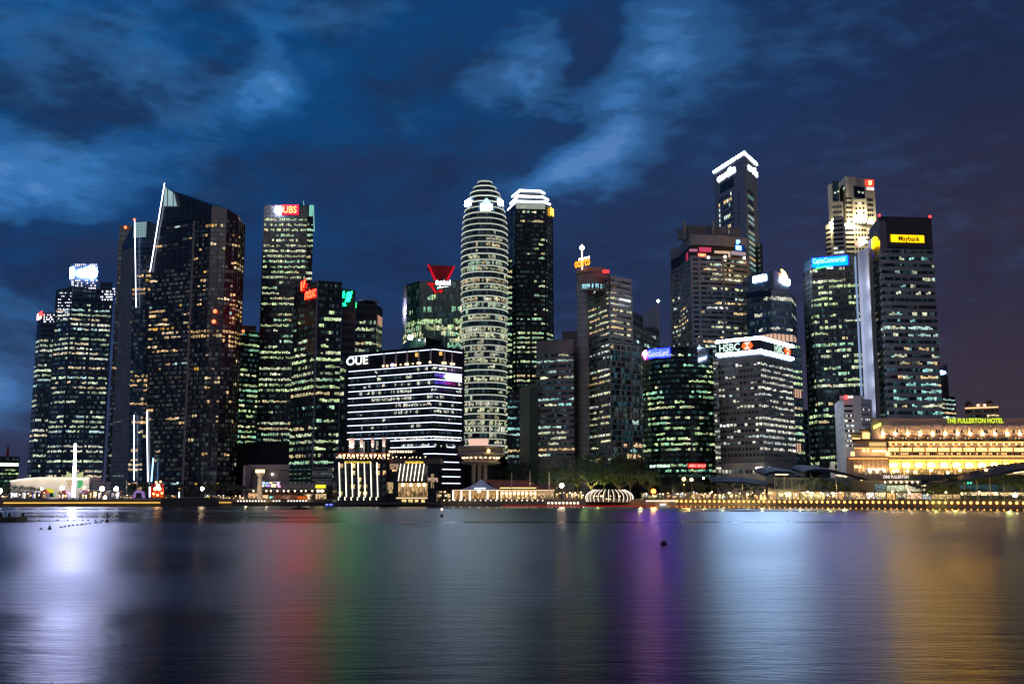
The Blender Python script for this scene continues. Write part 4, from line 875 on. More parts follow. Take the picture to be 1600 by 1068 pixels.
# --- tower with the sky-blue sign
r, p, z = tower('office_tower', 'dark glass tower with a glowing sky-blue sign and green swoosh at the top', [(1254.5, 411), (1268, 402), (1340, 396)], 810, 1, n=35, ybase=738, lit=.55, floor_p=.75, pal='lime', wall=DARK, core=NAVY, seed=131, pane=2, sill=.3, roof=9, blk=4, pier=.8, pier_every=13, pier_off=.5,
  rows=['020403300', '000000550', '089966660', '009087777', '009770000', '099900099', '099970088', '000000000', '088860444', '090807766', '007770000', '099900000', '000006000', '099999400', '007996600', '009907799', '000000099', '004880099', '002333000', '099609999', '099999999', '000000000', '000000000', '080802000', '088000000'])
plate(r, p, 1269, 1325, 401.5, 416, emit((.0, .016, 1), 26), .6)
bl = emit((.5, .9, 1), 1.8); a, b = wall_rect(p, 1, 1270.5, 1321, 409); lettering(r, 'CapitaCommercial', a, b, gz(415, a[1]), gz(404.5, a[1]), bl, 1.3, 'sign')
a, b = wall_rect(p, 1, 1291, 1302, 419); lettering(r, 'Trust', a, b, gz(421, a[1]), gz(417.2, a[1]), emit((.7, .95, 1), 3), 1.1, 'sign')
shape(r, p[1:], [(1272, 422), (1276, 417.5), (1290, 415.8), (1303, 415.2), (1290, 417.3), (1278, 420)], emit((.1, .9, .15), 2.5), 1.2, 'swoosh')
# --- stepped white granite tower
def stepped():
    st = surf('light_granite', (.5, .47, .38), .6, var=.08); D = 970
    r, p, z = tower('office_tower', 'stepped pale granite tower with punched windows and a red emblem at its peak', [(1290, 352), (1299, 349), (1336, 349), (1366, 350)], D, 1, n=0, wall=st, back=40)
    b1, q1, z1 = block(r, 'upper_block', [(1293, 290), (1300, 286), (1311, 286)], D + 8, 1, z - .5, st, 30)
    b2, q2, z2 = block(r, 'upper_block', [(1311, 286), (1320.5, 276), (1337, 276.5), (1352, 279), (1366, 280)], D + 4, 2, z - .5, st, 30)
    b3, q3, z3 = block(r, 'mid_block', [(1299, 318), (1301, 316), (1317, 315)], D - 3, 1, z - .5, st, 20)
    b4, q4, z4 = block(r, 'mid_block', [(1333, 313), (1335, 311.5), (1353, 310.5)], D - 5, 1, z - .5, st, 20)
    b5, q5, z5 = block(r, 'lower_block', [(1299.5, 342), (1302, 340), (1320, 338)], D - 9, 1, LAND, st, 20)
    plate(r, q2, 1312, 1318.5, 292, 314, surf('dark_glazing', (.01, .02, .03), .15), .2, 'glazing', .15); plate(r, q2, 1334, 1351, 291.5, 309, surf('dark_glazing', (.01, .02, .03), .15), .2, 'glazing', .15)
    plate(r, q1, 1301, 1311, 283.5, 314, surf('dark_glazing2', (.02, .04, .07), .15), .25, 'glazing', .15)
    for (x, y) in [(1340, 299), (1346, 300), (1308, 298), (1303, 300), (1318, 293)]: plate(r, q2 if x > 1311 else q1, x, x + 3, y, y + 2.5, emit((.7, .9, .7), .9), .5, 'lit_window')
    for (q, x0, x1, ya, yb, nx, ny, rows) in [(q3, 1301, 1316, 319, 352, 4, 4, ['0', '0', '0000', '9999']), (q4, 1335.5, 1352.5, 314, 352, 3, 5, ['3', '033', '090', '999', '099']), (q2, 1322, 1332, 306, 350, 3, 6, ['0']), (q2, 1355, 1364.5, 308, 340, 3, 4, ['0']), (p, 1336, 1360, 356, 400, 5, 6, ['004', '000', '060']), (q5, 1302, 1318, 342, 398, 5, 8, ['0', '00', '20', '0', '0', '02', '50', '99']), (p, 1320.5, 1335, 356, 400, 5, 6, ['0']), (p, 1290.5, 1298.5, 356, 400, 4, 6, ['0'])]:
        grid_windows(r, q, x0, x1, ya, yb, nx, ny, 1.9, .5, rows, 'white', int(x0), mat=WIN)
    fl = emit((1, .9, .6), 10)
    for x, y, qq in [(1314, 346, q3), (1326, 345, q2), (1342, 340, q4), (1348, 339, q4), (1358, 345, q2), (1297, 348, p)]:
        c, _ = frontpt(offset(qq, 3.5), x, y); zz = gz(y, c[1]); mb = MB(); mb.ball((*c, zz), .8, fl); f = mb.build('floodlight', r)
        l = bpy.data.lights.new('floodlight', 'POINT'); l.energy = 26000; l.color = (1, .82, .5); l.shadow_soft_size = .9; o = bpy.data.objects.new('floodlight_lamp', l); COL.objects.link(o); o.parent = r
        o.location = Vector((c[0], c[1] - 2.5, zz - 2)) - r.location
    shape(r, q2, [(1353, 281), (1365, 281.5), (1364.5, 290), (1353, 289.5)], emit((1, .02, .01), 5), 1.0); shape(r, q2, [(1357, 282), (1362, 282.2), (1362, 289), (1357, 289)], emit((1, .25, .12), 5), 1.4)
    a, b = frontpt(q2[3:], 1353.5, 294)[0], frontpt(q2[3:], 1364.5, 294)[0]; lettering(r, 'UOB', a, b, gz(297, a[1]), gz(292.3, a[1]), emit((1, .8, .75), 2.5), 1, 'sign')
    mb = MB(); c = at(1349, 276, D + 15); mb.box(c.x - 9, c.x + 9, c.y, c.y + 8, z2 - 1, z2 + 1.8, DARK); mb.bar((c.x, c.y, z2), (c.x, c.y, z2 + 4), .3, BLACK, 4); mb.build('roof_plant', r)
stepped()
# --- lit fin and yellow sign tower
r, p, z = tower('pylon_building', 'smooth pale floodlit vertical fin tower with a red and white sign on top', [(1339.5, 392), (1344, 392), (1356, 386)], 745, 0, n=0, wall=surf('fin_cladding', (.62, .62, .66), .45, var=.04), cat='slab building', back=25)
z0f = gz(617, 745)
for k in range(6):
    l = bpy.data.lights.new('fin_floodlight', 'AREA'); l.shape = 'RECTANGLE'; l.size = 10; l.size_y = 2; l.energy = 1500; l.color = (.70, .76, 1); o = bpy.data.objects.new('fin_floodlight', l); COL.objects.link(o); o.parent = r
    q = gxy(1348, 618, 733); o.location = Vector((q[0], q[1] - 2, z0f - 12 + k * 17.5)) - r.location; o.rotation_euler = (R(180 - 40), 0, 0)
block(r, 'fin_edge', [(1357, 376), (1362, 372)], 744, 0, LAND, surf('fin_cladding', (.62, .62, .66)), 20)
strip(r, sub(p, 1339.6, 1342.8, 500), z0f, z - z0f - 3, emit((.42, .62, 1), .55), .25, 'light_edge', .2)
q = [gxy(1337.5, 390, 744), gxy(1356.5, 390, 739)]
mb = MB(); c = q[0]; mb.bar((c[0] + 1.4, c[1] - 1, gz(380, 744)), (c[0] + 1.4, c[1] - .4, gz(380, 744)), 1.9, emit((1, .25, .18), 3), 12); mb.build('emblem', r)
lettering(r, 'ICBC', lerp(q[0], q[1], .25), q[1], gz(381, 744), gz(372, 744), emit((.9, 1, 1), 3.5), .3, 'sign')
mb = MB(); a, b = lerp(q[0], q[1], .27), q[1]; mb.face([(*a, gz(386, 744)), (*b, gz(381, 744)), (*b, gz(379, 744)), (*a, gz(384, 744))], emit((.8, .9, 1), 3)); mb.build('underline', r)
r, p, z = tower('office_tower', 'broad dark brown banded tower with a glowing yellow name board and dark sloped crown', [(1358, 360), (1373, 338), (1386, 338), (1455, 340)], 730, 2, n=25, ybase=664, lit=.35, floor_p=.75, pal='teal', wall=surf('taupe_granite', (.22, .20, .20), .6), core=DARK, seed=141, sill=.5, head=.02, spand=.45, pane=1.8, roof=24, back=45, blk=5,
  rows=['000022000', '000033040', '000020005', '000404000', '000000066', '000055400', '000505580', '000000000', '000000000', '004404400', '000555500', '066999960', '044555954', '000000000', '000450885', '00550044', '006655', '005556659', '000444888', '000045888', '003555889', '004455667', '004555888', '333445667'])
plate(r, p[2:], 1387, 1456, 340, 386, surf('crown_cladding', (.045, .04, .04), .5), .2, 'crown_panel', .15)
plate(r, p, 1374, 1385.5, 345, 392, surf('crown_side', (.12, .10, .11), .5), .2, 'crown_panel', .15)
a, b = wall_rect(p, 2, 1391.5, 1442.5, 373); pn = plate(r, p[2:], 1391, 1443, 367.5, 379, emit((1, .52, .004), 2.2), .9)
lettering(pn, 'Maybank', lerp(a, b, .22), lerp(a, b, .88), gz(379.2, a[1]), gz(368.4, a[1]), surf('sign_brown', (.08, .05, .01)), 1.3, 'lettering')
plate(r, p[:2], 1359.5, 1369, 375.5, 384.5, emit((1, .55, .001), 60), 1.0)
mb = MB()
for x in (1374, 1453): q, _ = frontpt(p, x, 337); mb.ball((*q, z + .7), .9, emit((1, .03, .03), 6))
mb.build('beacon', r)
# --- white art deco bank, side blocks, far cupola
r, p, z = tower('bank_building', 'white curved older bank building with small square windows and a red and white roof sign', [(1304, 632), (1308, 627), (1318, 622), (1345, 622), (1362, 624)], 600, 2, n=0, wall=surf('bank_white', (.74, .72, .70), .7, var=.05), back=20, cat='bank building')
block(r, 'attic_block', [(1312, 618), (1350, 618)], 602, 0, z - .5, surf('bank_white', (.74, .72, .70)), 8)
grid_windows(r, p, 1320, 1334, 630, 700, 6, 9, .9, .4, ['0', '0', '4', '4', '4', '4', '4'], 'white', 5); grid_windows(r, p, 1346, 1360, 628, 690, 5, 8, .9, .4, ['0', '4', '0', '4'], 'white', 6); grid_windows(r, p, 1309, 1317, 630, 690, 3, 8, .8, .35, ['0', '3'], 'white', 7)
a = gxy(1319, 622, 597.5), gxy(1336, 622, 597.5); mb = MB(); mb.bar((a[0][0] + 1, a[0][1], gz(620.5, 600)), (a[0][0] + 1, a[0][1] - .4, gz(620.5, 600)), 1.1, emit((1, .04, .04), 5), 10); mb.build('emblem', r)
lettering(r, 'BANK', lerp(a[0], a[1], .25), lerp(a[0], a[1], .85), gz(622.5, 600), gz(618.2, 600), emit((1, .85, .85), 2), .2, 'sign')
for x, y in ((1315, 725), (1345, 725)):  # added unseen area lights that make the bank front whiter
    l = bpy.data.lights.new('facade_floodlight', 'AREA'); l.shape = 'RECTANGLE'; l.size = 12; l.size_y = 2; l.energy = 1500; l.color = (1, .9, .82); o = bpy.data.objects.new('facade_floodlight', l); COL.objects.link(o); o.parent = r
    q = at(x, y, 580); o.location = Vector((q.x, q.y, q.z)) - r.location; o.rotation_euler = (R(180 - 32), 0, 0)
block(r, 'side_wing', [(1297, 722), (1304, 722)], 596, 0, LAND, surf('bank_white', (.74, .72, .70)), 10)
r, p, z = tower('office_block', 'small dark block with a bright blue corner light right of the yellow-signed tower', [(1468, 573), (1480, 568)], 830, 0, n=14, ybase=660, lit=.0, pal='cool', wall=DARK, core=NAVY, seed=151, cat='office block')
mb = MB(); q, _ = frontpt(offset(p, 1), 1471, 583); mb.ball((*q, gz(583, 828)), 1.5, emit((.3, .5, 1), 16)); mb.build('corner_light', r)
r, p, z = tower('office_block', 'low dark block with teal windows right of the yellow-signed tower', [(1464, 617), (1492, 619)], 780, 0, n=6, ybase=662, lit=.7, floor_p=1, pal='teal', wall=DARK, core=DARK, seed=152, cat='office block')
r, p, z = tower('hotel_tower', 'distant hotel block with orange lit pediment and turrets behind the long golden hotel', [(1508, 638), (1560, 636)], 820, 0, n=3, ybase=662, lit=.4, pal='gold', wall=surf('pink_stone', (.3, .2, .16)), core=surf('pink_stone', (.3, .2, .16)), seed=153, cat='hotel', roof=1)
eg = emit((1, .55, .25), 1.6); strip(r, p, z - .3, 1.0, eg, .9)
mb = MB(); a, b = p[0], p[1]
for t0, t1, h in ((.08, .26, 3), (.7, .88, 3.2), (.28, .68, 2)):
    q0, q1 = lerp(a, b, t0), lerp(a, b, t1); mb.prism([(q0[0], q0[1]), (q1[0], q1[1]), (q1[0], q1[1] + 4), (q0[0], q0[1] + 4)], z, z + h, surf('pink_stone', (.3, .2, .16)))
    if h > 2.5: mb.lathe(((q0[0] + q1[0]) / 2, q0[1] + 2), [(3, z + h), (2, z + h + 2), (.2, z + h + 3.5), (0, z + h + 4)], ROOFB, 8)
q0, q1, qm = lerp(a, b, .28), lerp(a, b, .68), lerp(a, b, .48); mb.face([(*q0, z + 2), (*q1, z + 2), (*qm, z + 4.4)], surf('pink_stone', (.3, .2, .16))); mb.build('turrets', r)
mb = MB()
for t in (.38, .58): q = lerp(a, b, t); mb.ball((q[0], q[1] - 1, z + 2), .8, emit((1, .7, .4), 6))
mb.build('floodlight', r)

# --- office block with glowing storey lines
def band_block():
    D = 700; pm = surf('dark_panel', (.012, .015, .022), .75, spec=.15)
    r, p, z = tower('office_block', 'dark block ringed by white light lines at every storey, white letters top left', [(541, 552.5), (679, 540), (726, 546)], D, 1, n=0, wall=pm, back=45, cat='office block')
    P_in = sub(p, 545.5, 720.5, 600)
    fhpx = 11.15; z_of = lambda y: gz(y, p[1][1])
    rng = random.Random(12); line = E_LINE
    ys = [545.3, 569.5, 580.5, 591.8] + [591.8 + 11.15 * k for k in range(1, 9)]
    rows = {1: '0003300000000666555444', 2: None, 3: '0033444033440566600044', 4: '0344550044440055400033', 5: '0000999999990005550000', 6: '0000000004455555332200', 7: '0440003355555000444400', 8: '0000044000000000000330', 9: '0020202000006600000000'}
    for k, y in enumerate(ys):
        zz = z_of(y)
        if k == 2:
            for s in (sub(p, 545.5, 589, 590), sub(p, 592, 720.5, 590)): strip(r, s, zz - .5, .55, line, .9)
        elif k == len(ys) - 1: strip(r, P_in, zz - .5, .55, line, .9)
        else: strip(r, P_in, zz - .5, .55, line, .9)
        if k < len(ys) - 1 and k > 0:
            zb = z_of(ys[k + 1]); row = rows.get(k)
            mb = MB(); s = sub(p, 547, 722, 600); a0, a1 = s[0][0] / s[0][1], s[-1][0] / s[-1][1]
            panes(mb, s, zb + 1.6, zz - 1.0, rng, .05 if not row else .5, PAL['white'], 1.1, .12, WIN, .9, .12, k, a0, a1, row, 2); mb.build('window_band', r)
    sl = emit((1, .72, .6), .35); zt, zb = z_of(545), z_of(569)
    mb = MB()
    for x in (600.5, 619, 636.5, 654.5, 673, 694.5, 706.5):
        q, _ = frontpt(p, x, 560); mb.box(q[0] - .55, q[0] + .55, q[1] - 1.2, q[1] - .2, zb, zt, surf('terrace_column', (.45, .38, .38)))
    mb.build('terrace_columns', r)
    for i, x in enumerate((599, 605, 618, 634, 637, 653, 656, 672, 692, 696, 705, 709, 611, 626, 645)):
        q, _ = frontpt(offset(p, 1), x, 566); mb = MB(); mb.ball((*q, z_of(565.5)), .75 if i < 12 else .45, emit((1, .62, .3), 5)); mb.build('terrace_lamp', r)
    mb = MB(); q, _ = frontpt(offset(p, 1), 613, 565); mb.ball((*q, z_of(565)), 1.1, emit((.45, .4, 1), 7)); mb.build('terrace_lamp', r)
    for x, y in ((651, 554), (688.5, 552)): mb = MB(); q, _ = frontpt(offset(p, .5), x, y); mb.box(q[0] - 1, q[0] + 1, q[1] - .2, q[1], gz(y + 3, q[1]), gz(y - 3, q[1]), emit((1, .55, .15), 1.1)); mb.build('lit_opening', r)
    sign(r, p, 'OUE', 543.5, 577, 557, 570, emit((.95, 1, .95), 2.2), 1.5); plate(r, p[1:], 695, 718.5, 586.5, 593.5, emit((.7, .86, 1), 20), 1.6)
    # lower storeys step back behind tall lit columns
    lo = sub(p, 547, 720, 690)
    mb = MB(); ln = z_of(681.5); mb2 = MB()
    for y, xa, xb in ((687, 611, 718), (698, 611, 678), (698, 697, 709), (709, 663, 717), (721.5, 680, 690), (721.5, 692, 716), (733, 684, 718), (744.5, 682, 718), (755, 684, 718)):
        strip(r, sub(offset(p, -.1), xa, xb, y), z_of(y), .55, line, .9)
    for y, row in ((681, '5588888888888899'), (692, '0088558885585500')):
        mb = MB(); s = sub(p, 612, 722, 690); a0, a1 = s[0][0] / s[0][1], s[-1][0] / s[-1][1]; panes(mb, s, z_of(y + 5), z_of(y + .5), rng, .5, PAL['white'], 1.2, .15, WIN, 1.0, .12, 40, a0, a1, row, 2); mb.build('window_band', r)
    cm = surf('tall_column', (.62, .5, .46), .6, var=.05)
    for x in (547.5, 551.8, 565, 582.5, 600):
        q, _ = frontpt(offset(p, 2.5), x, 690); mb = MB(); mb.box(q[0] - .9, q[0] + .9, q[1] - .9, q[1] + .9, LAND, z_of(680), cm); mb.build('column', r)
        l = bpy.data.lights.new('column_uplight', 'SPOT'); l.energy = 9000; l.color = (1, .72, .6); l.spot_size = R(50); o = bpy.data.objects.new('column_uplight', l); COL.objects.link(o); o.parent = r
        o.location = Vector((q[0], q[1] - 4, z_of(705))) - r.location; o.rotation_euler = (R(180 - 14), 0, 0)
    s = sub(p, 546, 606, 690); mb = MB(); panes(mb, s, z_of(705), z_of(683), rng, .12, PAL['white'], 2, .15, WIN, .5, .3, 50, 0, 1, None, 2); mb.build('window_band', r)
band_block()

# ================================================================== GOLDEN HOTEL
def golden_hotel():
    D = 560; G = lambda y: gz(y, D); st = GOLD; pk = surf('pinkish_stone', (.42, .33, .30), .8)
    root = thing('grand_hotel', 'long golden floodlit stone hotel with colonnades and yellow letters along its roof', 'hotel', (at(1500, 774, D).x, D, LAND))
    X = lambda x, d=D: at(x, 774, d).x
    xl, xr = X(1392), X(1740)
    mb = MB(); mb.prism([(xl, D), (xr, D), (xr, D + 40), (xl * 1.07, D + 40)], LAND - .5, G(690), st); mb.build('main_wing', root)
    mb = MB(); mb.prism([(X(1372), D + 5), (xr, D + 5), (xr, D + 38), (X(1372) * 1.058, D + 38)], G(690), G(652), pk); mb.box(X(1372) - .4, xr, D + 4.4, D + 5, G(655), G(652.4), pk); mb.build('attic_storey', root)
    mb = MB()   # brown roof skirt
    mb.face([(X(1386), D - 1.5, G(689)), (xr, D - 1.5, G(689)), (xr, D + 4.3, G(678)), (X(1386) + 2, D + 4.3, G(678))], ROOFB); mb.build('roof', root)
    gold = emit((1, .60, .2), 3.0); cove = emit((1, .36, .08), 5)
    def ledge(y, h, out, name='cornice', x0=1390):
        mb = MB(); mb.box(X(x0) - .3, xr, D - out, D + .2, G(y) - h / 2, G(y) + h / 2, st); return mb.build(name, root)
    def cline(y, out, h=.28, x0=1391, m=cove):
        mb = MB(); mb.box(X(x0), xr, D - out, D - out + .25, G(y), G(y) + h, m); mb.build('cove_light', root)
    ledge(690.2, .9, 1.6); ledge(705, .6, 1.4); ledge(712, .9, 1.8); ledge(718.2, .7, 1.2); ledge(732.5, .6, 2.2)
    cline(691.2, 1.9, .3); cline(713.2, 2.0, .22); cline(718.8, 1.5, .25, m=emit((1, .5, .08), 5))
    n = 19; sp = 19.75; c0 = 1398.5
    pil = MB(); win = MB(); brt = MB(); colm = MB(); rng = random.Random(7)
    dark = (1e-4, 1e-4, 1e-4)
    for k in range(n):
        x = c0 + sp * k; xa = X(x)
        # attic: lit pilasters and window groups
        xp = X(x - 10); mb = MB(); mb.box(xp - .7, xp + .7, D + 4.2, D + 5, G(677.5), G(665), surf('pilaster', (.6, .5, .42))); mb.build('pilaster', root)
        mb = MB(); mb.box(xp - .55, xp + .55, D + 3.4, D + 3.8, G(677.4), G(677.4) + .5, emit((1, .6, .28), 90)); mb.build('uplight', root)
        mb = MB(); mb.box(X(x - 7.5), X(x + 7.5), D + 4.55, D + 5, G(665.5), G(662.5), surf('attic_panel', (.55, .45, .42))); mb.build('attic_panel', root)
        mb = MB()
        for j in range(4):
            w = X(x - 6 + j * 4); lit = rng.random() < .75; c = (1, .62, .2) if lit else dark; s = rng.uniform(.5, 1.2) if lit else 1
            mb.quad((w - .45, D + 4.93), (w + .45, D + 4.93), G(676), G(670.5), WIN, tuple(v * s for v in c), [(j, 0), (j + 1, 0), (j + 1, 1), (j, 1)])
        mb.build('attic_window', root)
        # dormer windows in the roof skirt
        mb = MB(); mb.box(xa - 1.6, xa + 1.6, D + .2, D + 3, G(686.5), G(682.3), ROOFB)
        lit = rng.random() < .7
        for j in (-1, 1): mb.quad((xa + j * .9 - .35, D + .14), (xa + j * .9 + .35, D + .14), G(686), G(683), WIN, (1.0, .7, .35) if lit else (.1, .1, .11), [(0, 0), (1, 0), (1, 1), (0, 1)])
        mb.build('dormer', root)
        # third storey: downlights, small window, bright balcony panel
        for dx in (-4.5, 4.5): mb = MB(); mb.ball((X(x + dx), D - 1.4, G(693.6)), .38, emit((1, .68, .3), 7), 5); mb.build('downlight', root)
        mb = MB(); c = rng.choice([(1.2, .75, .25), dark, dark, (1.3, .6, .15)])
        for j in (-1, 1): mb.quad((xa + j * .55 - .4, D - .06), (xa + j * .55 + .4, D - .06), G(699), G(695.3), WIN, c, [(0, 0), (1, 0), (1, 1), (0, 1)])
        mb.build('window', root)
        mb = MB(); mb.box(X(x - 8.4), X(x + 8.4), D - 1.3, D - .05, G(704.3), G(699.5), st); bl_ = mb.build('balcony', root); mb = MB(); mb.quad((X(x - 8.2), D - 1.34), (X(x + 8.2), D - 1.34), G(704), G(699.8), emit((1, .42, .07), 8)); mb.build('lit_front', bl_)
        mb = MB()
        for j in range(-2, 3):
            lit = rng.random() < .4; mb.quad((xa + j * 1.05 - .35, D - .08), (xa + j * 1.05 + .35, D - .08), G(710.8), G(707), WIN, (1.3, .8, .3) if lit else dark, [(0, 0), (1, 0), (1, 1), (0, 1)])
        mb.build('window_band', root)
        mb = MB(); mb.quad((X(x - 8), D - .1), (X(x + 8), D - .1), G(717.4), G(714), WIN, (.25, .14, .06), [(0, 0), (3, 0), (3, 1), (0, 1)]); mb.build('window_band', root)
        # colonnade
        xc = X(x + 10); mb = MB(); mb.box(xc - .75, xc + .75, D - 1.9, D - .6, LAND, G(719.5), st); mb.lathe((xc, D - 2.0), [(.7, G(732)), (.6, G(720.5)), (.9, G(719.8))], st, 10); mb.build('column', root)
        mb = MB(); mb.box(xa - 1.7, xa + 1.7, D - .5, D - .1, G(728.5), G(724.2), emit((1, .44, .02), 210)); mb.build('lantern', root)
        mb = MB()
        for j in (-1, 0, 1): mb.quad((xa + j * 1.8 - .6, D - .06), (xa + j * 1.8 + .6, D - .06), G(740), G(733.8), WIN, (.9, .55, .2), [(0, 0), (1, 0), (1, 1), (0, 1)])
        mb.build('window', root)
    # left corner pavilion
    def pav(name, x0, x1, y0, y1, d0, d1, m=st):
        mb = MB(); a, b = X(x0, d0), X(x1, d0); q = 1 + (d1 - d0) / d0; mb.prism([(a, d0), (b, d0), (b * q, d1), (a * q, d1)], gz(y1, d0) if y1 < 770 else LAND - .5, gz(y0, d0), m); return mb.build(name, root)
    d = D - 6
    pav('corner_wing', 1325, 1392, 714, 774, d, d + 40); pav('corner_storey', 1338, 1391, 698, 714, d + 3, d + 30); pav('corner_attic', 1340, 1389, 687, 698, d + 5, d + 30)
    pav('corner_turret', 1334.5, 1349, 677, 687.2, d + 6, d + 16, surf('gold_plaster', (.7, .5, .2))); pav('corner_turret', 1350.5, 1364, 671, 687.2, d + 8, d + 16, surf('gold_plaster', (.7, .5, .2)))
    pav('roof_slab', 1332.5, 1351, 675.6, 677, d + 5, d + 17, ROOFB); pav('roof_slab', 1348, 1366, 669.4, 671, d + 7, d + 17, ROOFB); pav('roof_slab', 1336, 1391, 685.5, 687.4, d + 3, d + 31, ROOFB); pav('roof_slab', 1331, 1392, 712.4, 714.2, d - 1.2, d + 30, st)
    mb = MB()
    for (x0, x1, y0, y1, dd, s) in [(1336, 1348, 684, 686.6, 4.5, 2.2), (1352, 1363, 675, 685, 6.8, 1.5), (1362, 1388, 690.8, 696.5, 4.4, .9), (1366, 1388, 702.3, 705.5, 2, 3.5), (1351, 1355, 701, 705.5, 2, 2.5), (1358, 1361, 701, 705.5, 2, 2.5), (1332, 1338, 705, 712, 2, 2), (1336, 1348, 726.5, 730.5, -.8, 2.5), (1387, 1393, 705, 712, 1.6, 2.5)]:
        mb.box(X(x0, d + dd), X(x1, d + dd), d + dd - .4, d + dd - .1, gz(y1, d + dd), gz(y0, d + dd), emit((1, .66, .26), s))
    mb.build('corner_lights', root)
    for i in range(9):
        x = 1328 + i * 7.6; mb = MB(); mb.lathe((X(x, d - .8), d - .8), [(.55, LAND), (.5, gz(717, d)), (.8, gz(715, d))], st, 8); mb.build('column', root)
    mb = MB(); mb.box(X(1329, d - 1), X(1390, d - 1), d - 1.6, d - 1.35, gz(716.3, d), gz(715.8, d), cove); mb.box(X(1340, d), X(1390, d), d + 2, d + 2.2, gz(699.6, d), gz(699.2, d), cove); mb.build('cove_light', root)
    # floodlights on the terrace washing the stone from below
    for x, y, dd, e, w in [(1360, 735, 9, 1100, 16), (1365, 711, 5, 350, 14)] + [(1405 + 28 * i, 737, 7, 700, 9) for i in range(8)] + [(1405 + 28 * i, 717, 4.5, 150, 9) for i in range(8)] + [(1405 + 28 * i, 703, 4, 120, 9) for i in range(8)]:
        l = bpy.data.lights.new('facade_floodlight', 'AREA'); l.shape = 'RECTANGLE'; l.size = w; l.size_y = .6; l.energy = e; l.color = (1, .62, .27); o = bpy.data.objects.new('facade_floodlight', l); COL.objects.link(o); o.parent = root
        o.location = Vector((X(x), D - dd, gz(y, D))) - root.location; o.rotation_euler = (R(180 - 35), 0, 0)
    a, b = (X(1490), D + 3.5), (X(1580), D + 3.5); yg = emit((.8, 1, .05), 1.3)
    lettering(root, 'THE FULLERTON HOTEL', a, b, gz(660, D), gz(652.2, D), yg, .4, 'sign')
    mb = MB(); mb.face([(X(1373.5), D + 3, gz(669, D)), (X(1383), D + 1, gz(664.5, D)), (X(1383), D + 1, gz(660, D)), (X(1373.5), D + 3, gz(664.5, D))], emit((.9, .95, .1), 4)); mb.build('sign_panel', root)
golden_hotel()

# ================================================================== WATERFRONT BUILDINGS
def bx(root, name, px0, px1, y0, y1, D, dep, m, base=False, out=0):
    mb = MB(); a, b = at(px0, 774, D).x, at(px1, 774, D).x
    q = (D + dep) / D; mb.prism([(a, D - out), (b, D - out), (b * q, D + dep), (a * q, D + dep)], LAND if base else gz(y1, D), gz(y0, D), m); return mb.build(name, root)
def lit_quads(root, name, D, items, off=.15, mat=WINK):
    """items: (x0, x1, y0, y1, colour)"""
    for x0, x1, y0, y1, c in items:
        mb = MB(); a, b = at(x0, 774, D).x, at(x1, 774, D).x; n = max(1, round((b - a) / 1.6))
        for i in range(n):
            p, q = a + (b - a) * (i + .04) / n, a + (b - a) * (i + .96) / n; u = x0 * 1.7 + i * 1.3
            mb.quad((p, D - off), (q, D - off), gz(y1, D), gz(y0, D), mat, c, [(u, 0), (u + 1.5, 0), (u + 1.5, 1), (u, 1)])
        mb.build(name, root)
def bulbs(root, name, pts, r, m, n=5):
    for (x, y, D) in pts:
        c = at(x, y, D); mb = MB(); mb.ball(tuple(c), r, m, n); mb.build(name, root)
def plight(root, p, e, c, r=.3):
    l = bpy.data.lights.new('lamp_light', 'POINT'); l.energy = e; l.color = c; l.shadow_soft_size = r; o = bpy.data.objects.new('lamp_light', l); COL.objects.link(o)
    if root: o.parent = root; o.location = Vector(p) - Vector(origin(root))
    else: o.location = p
    return o
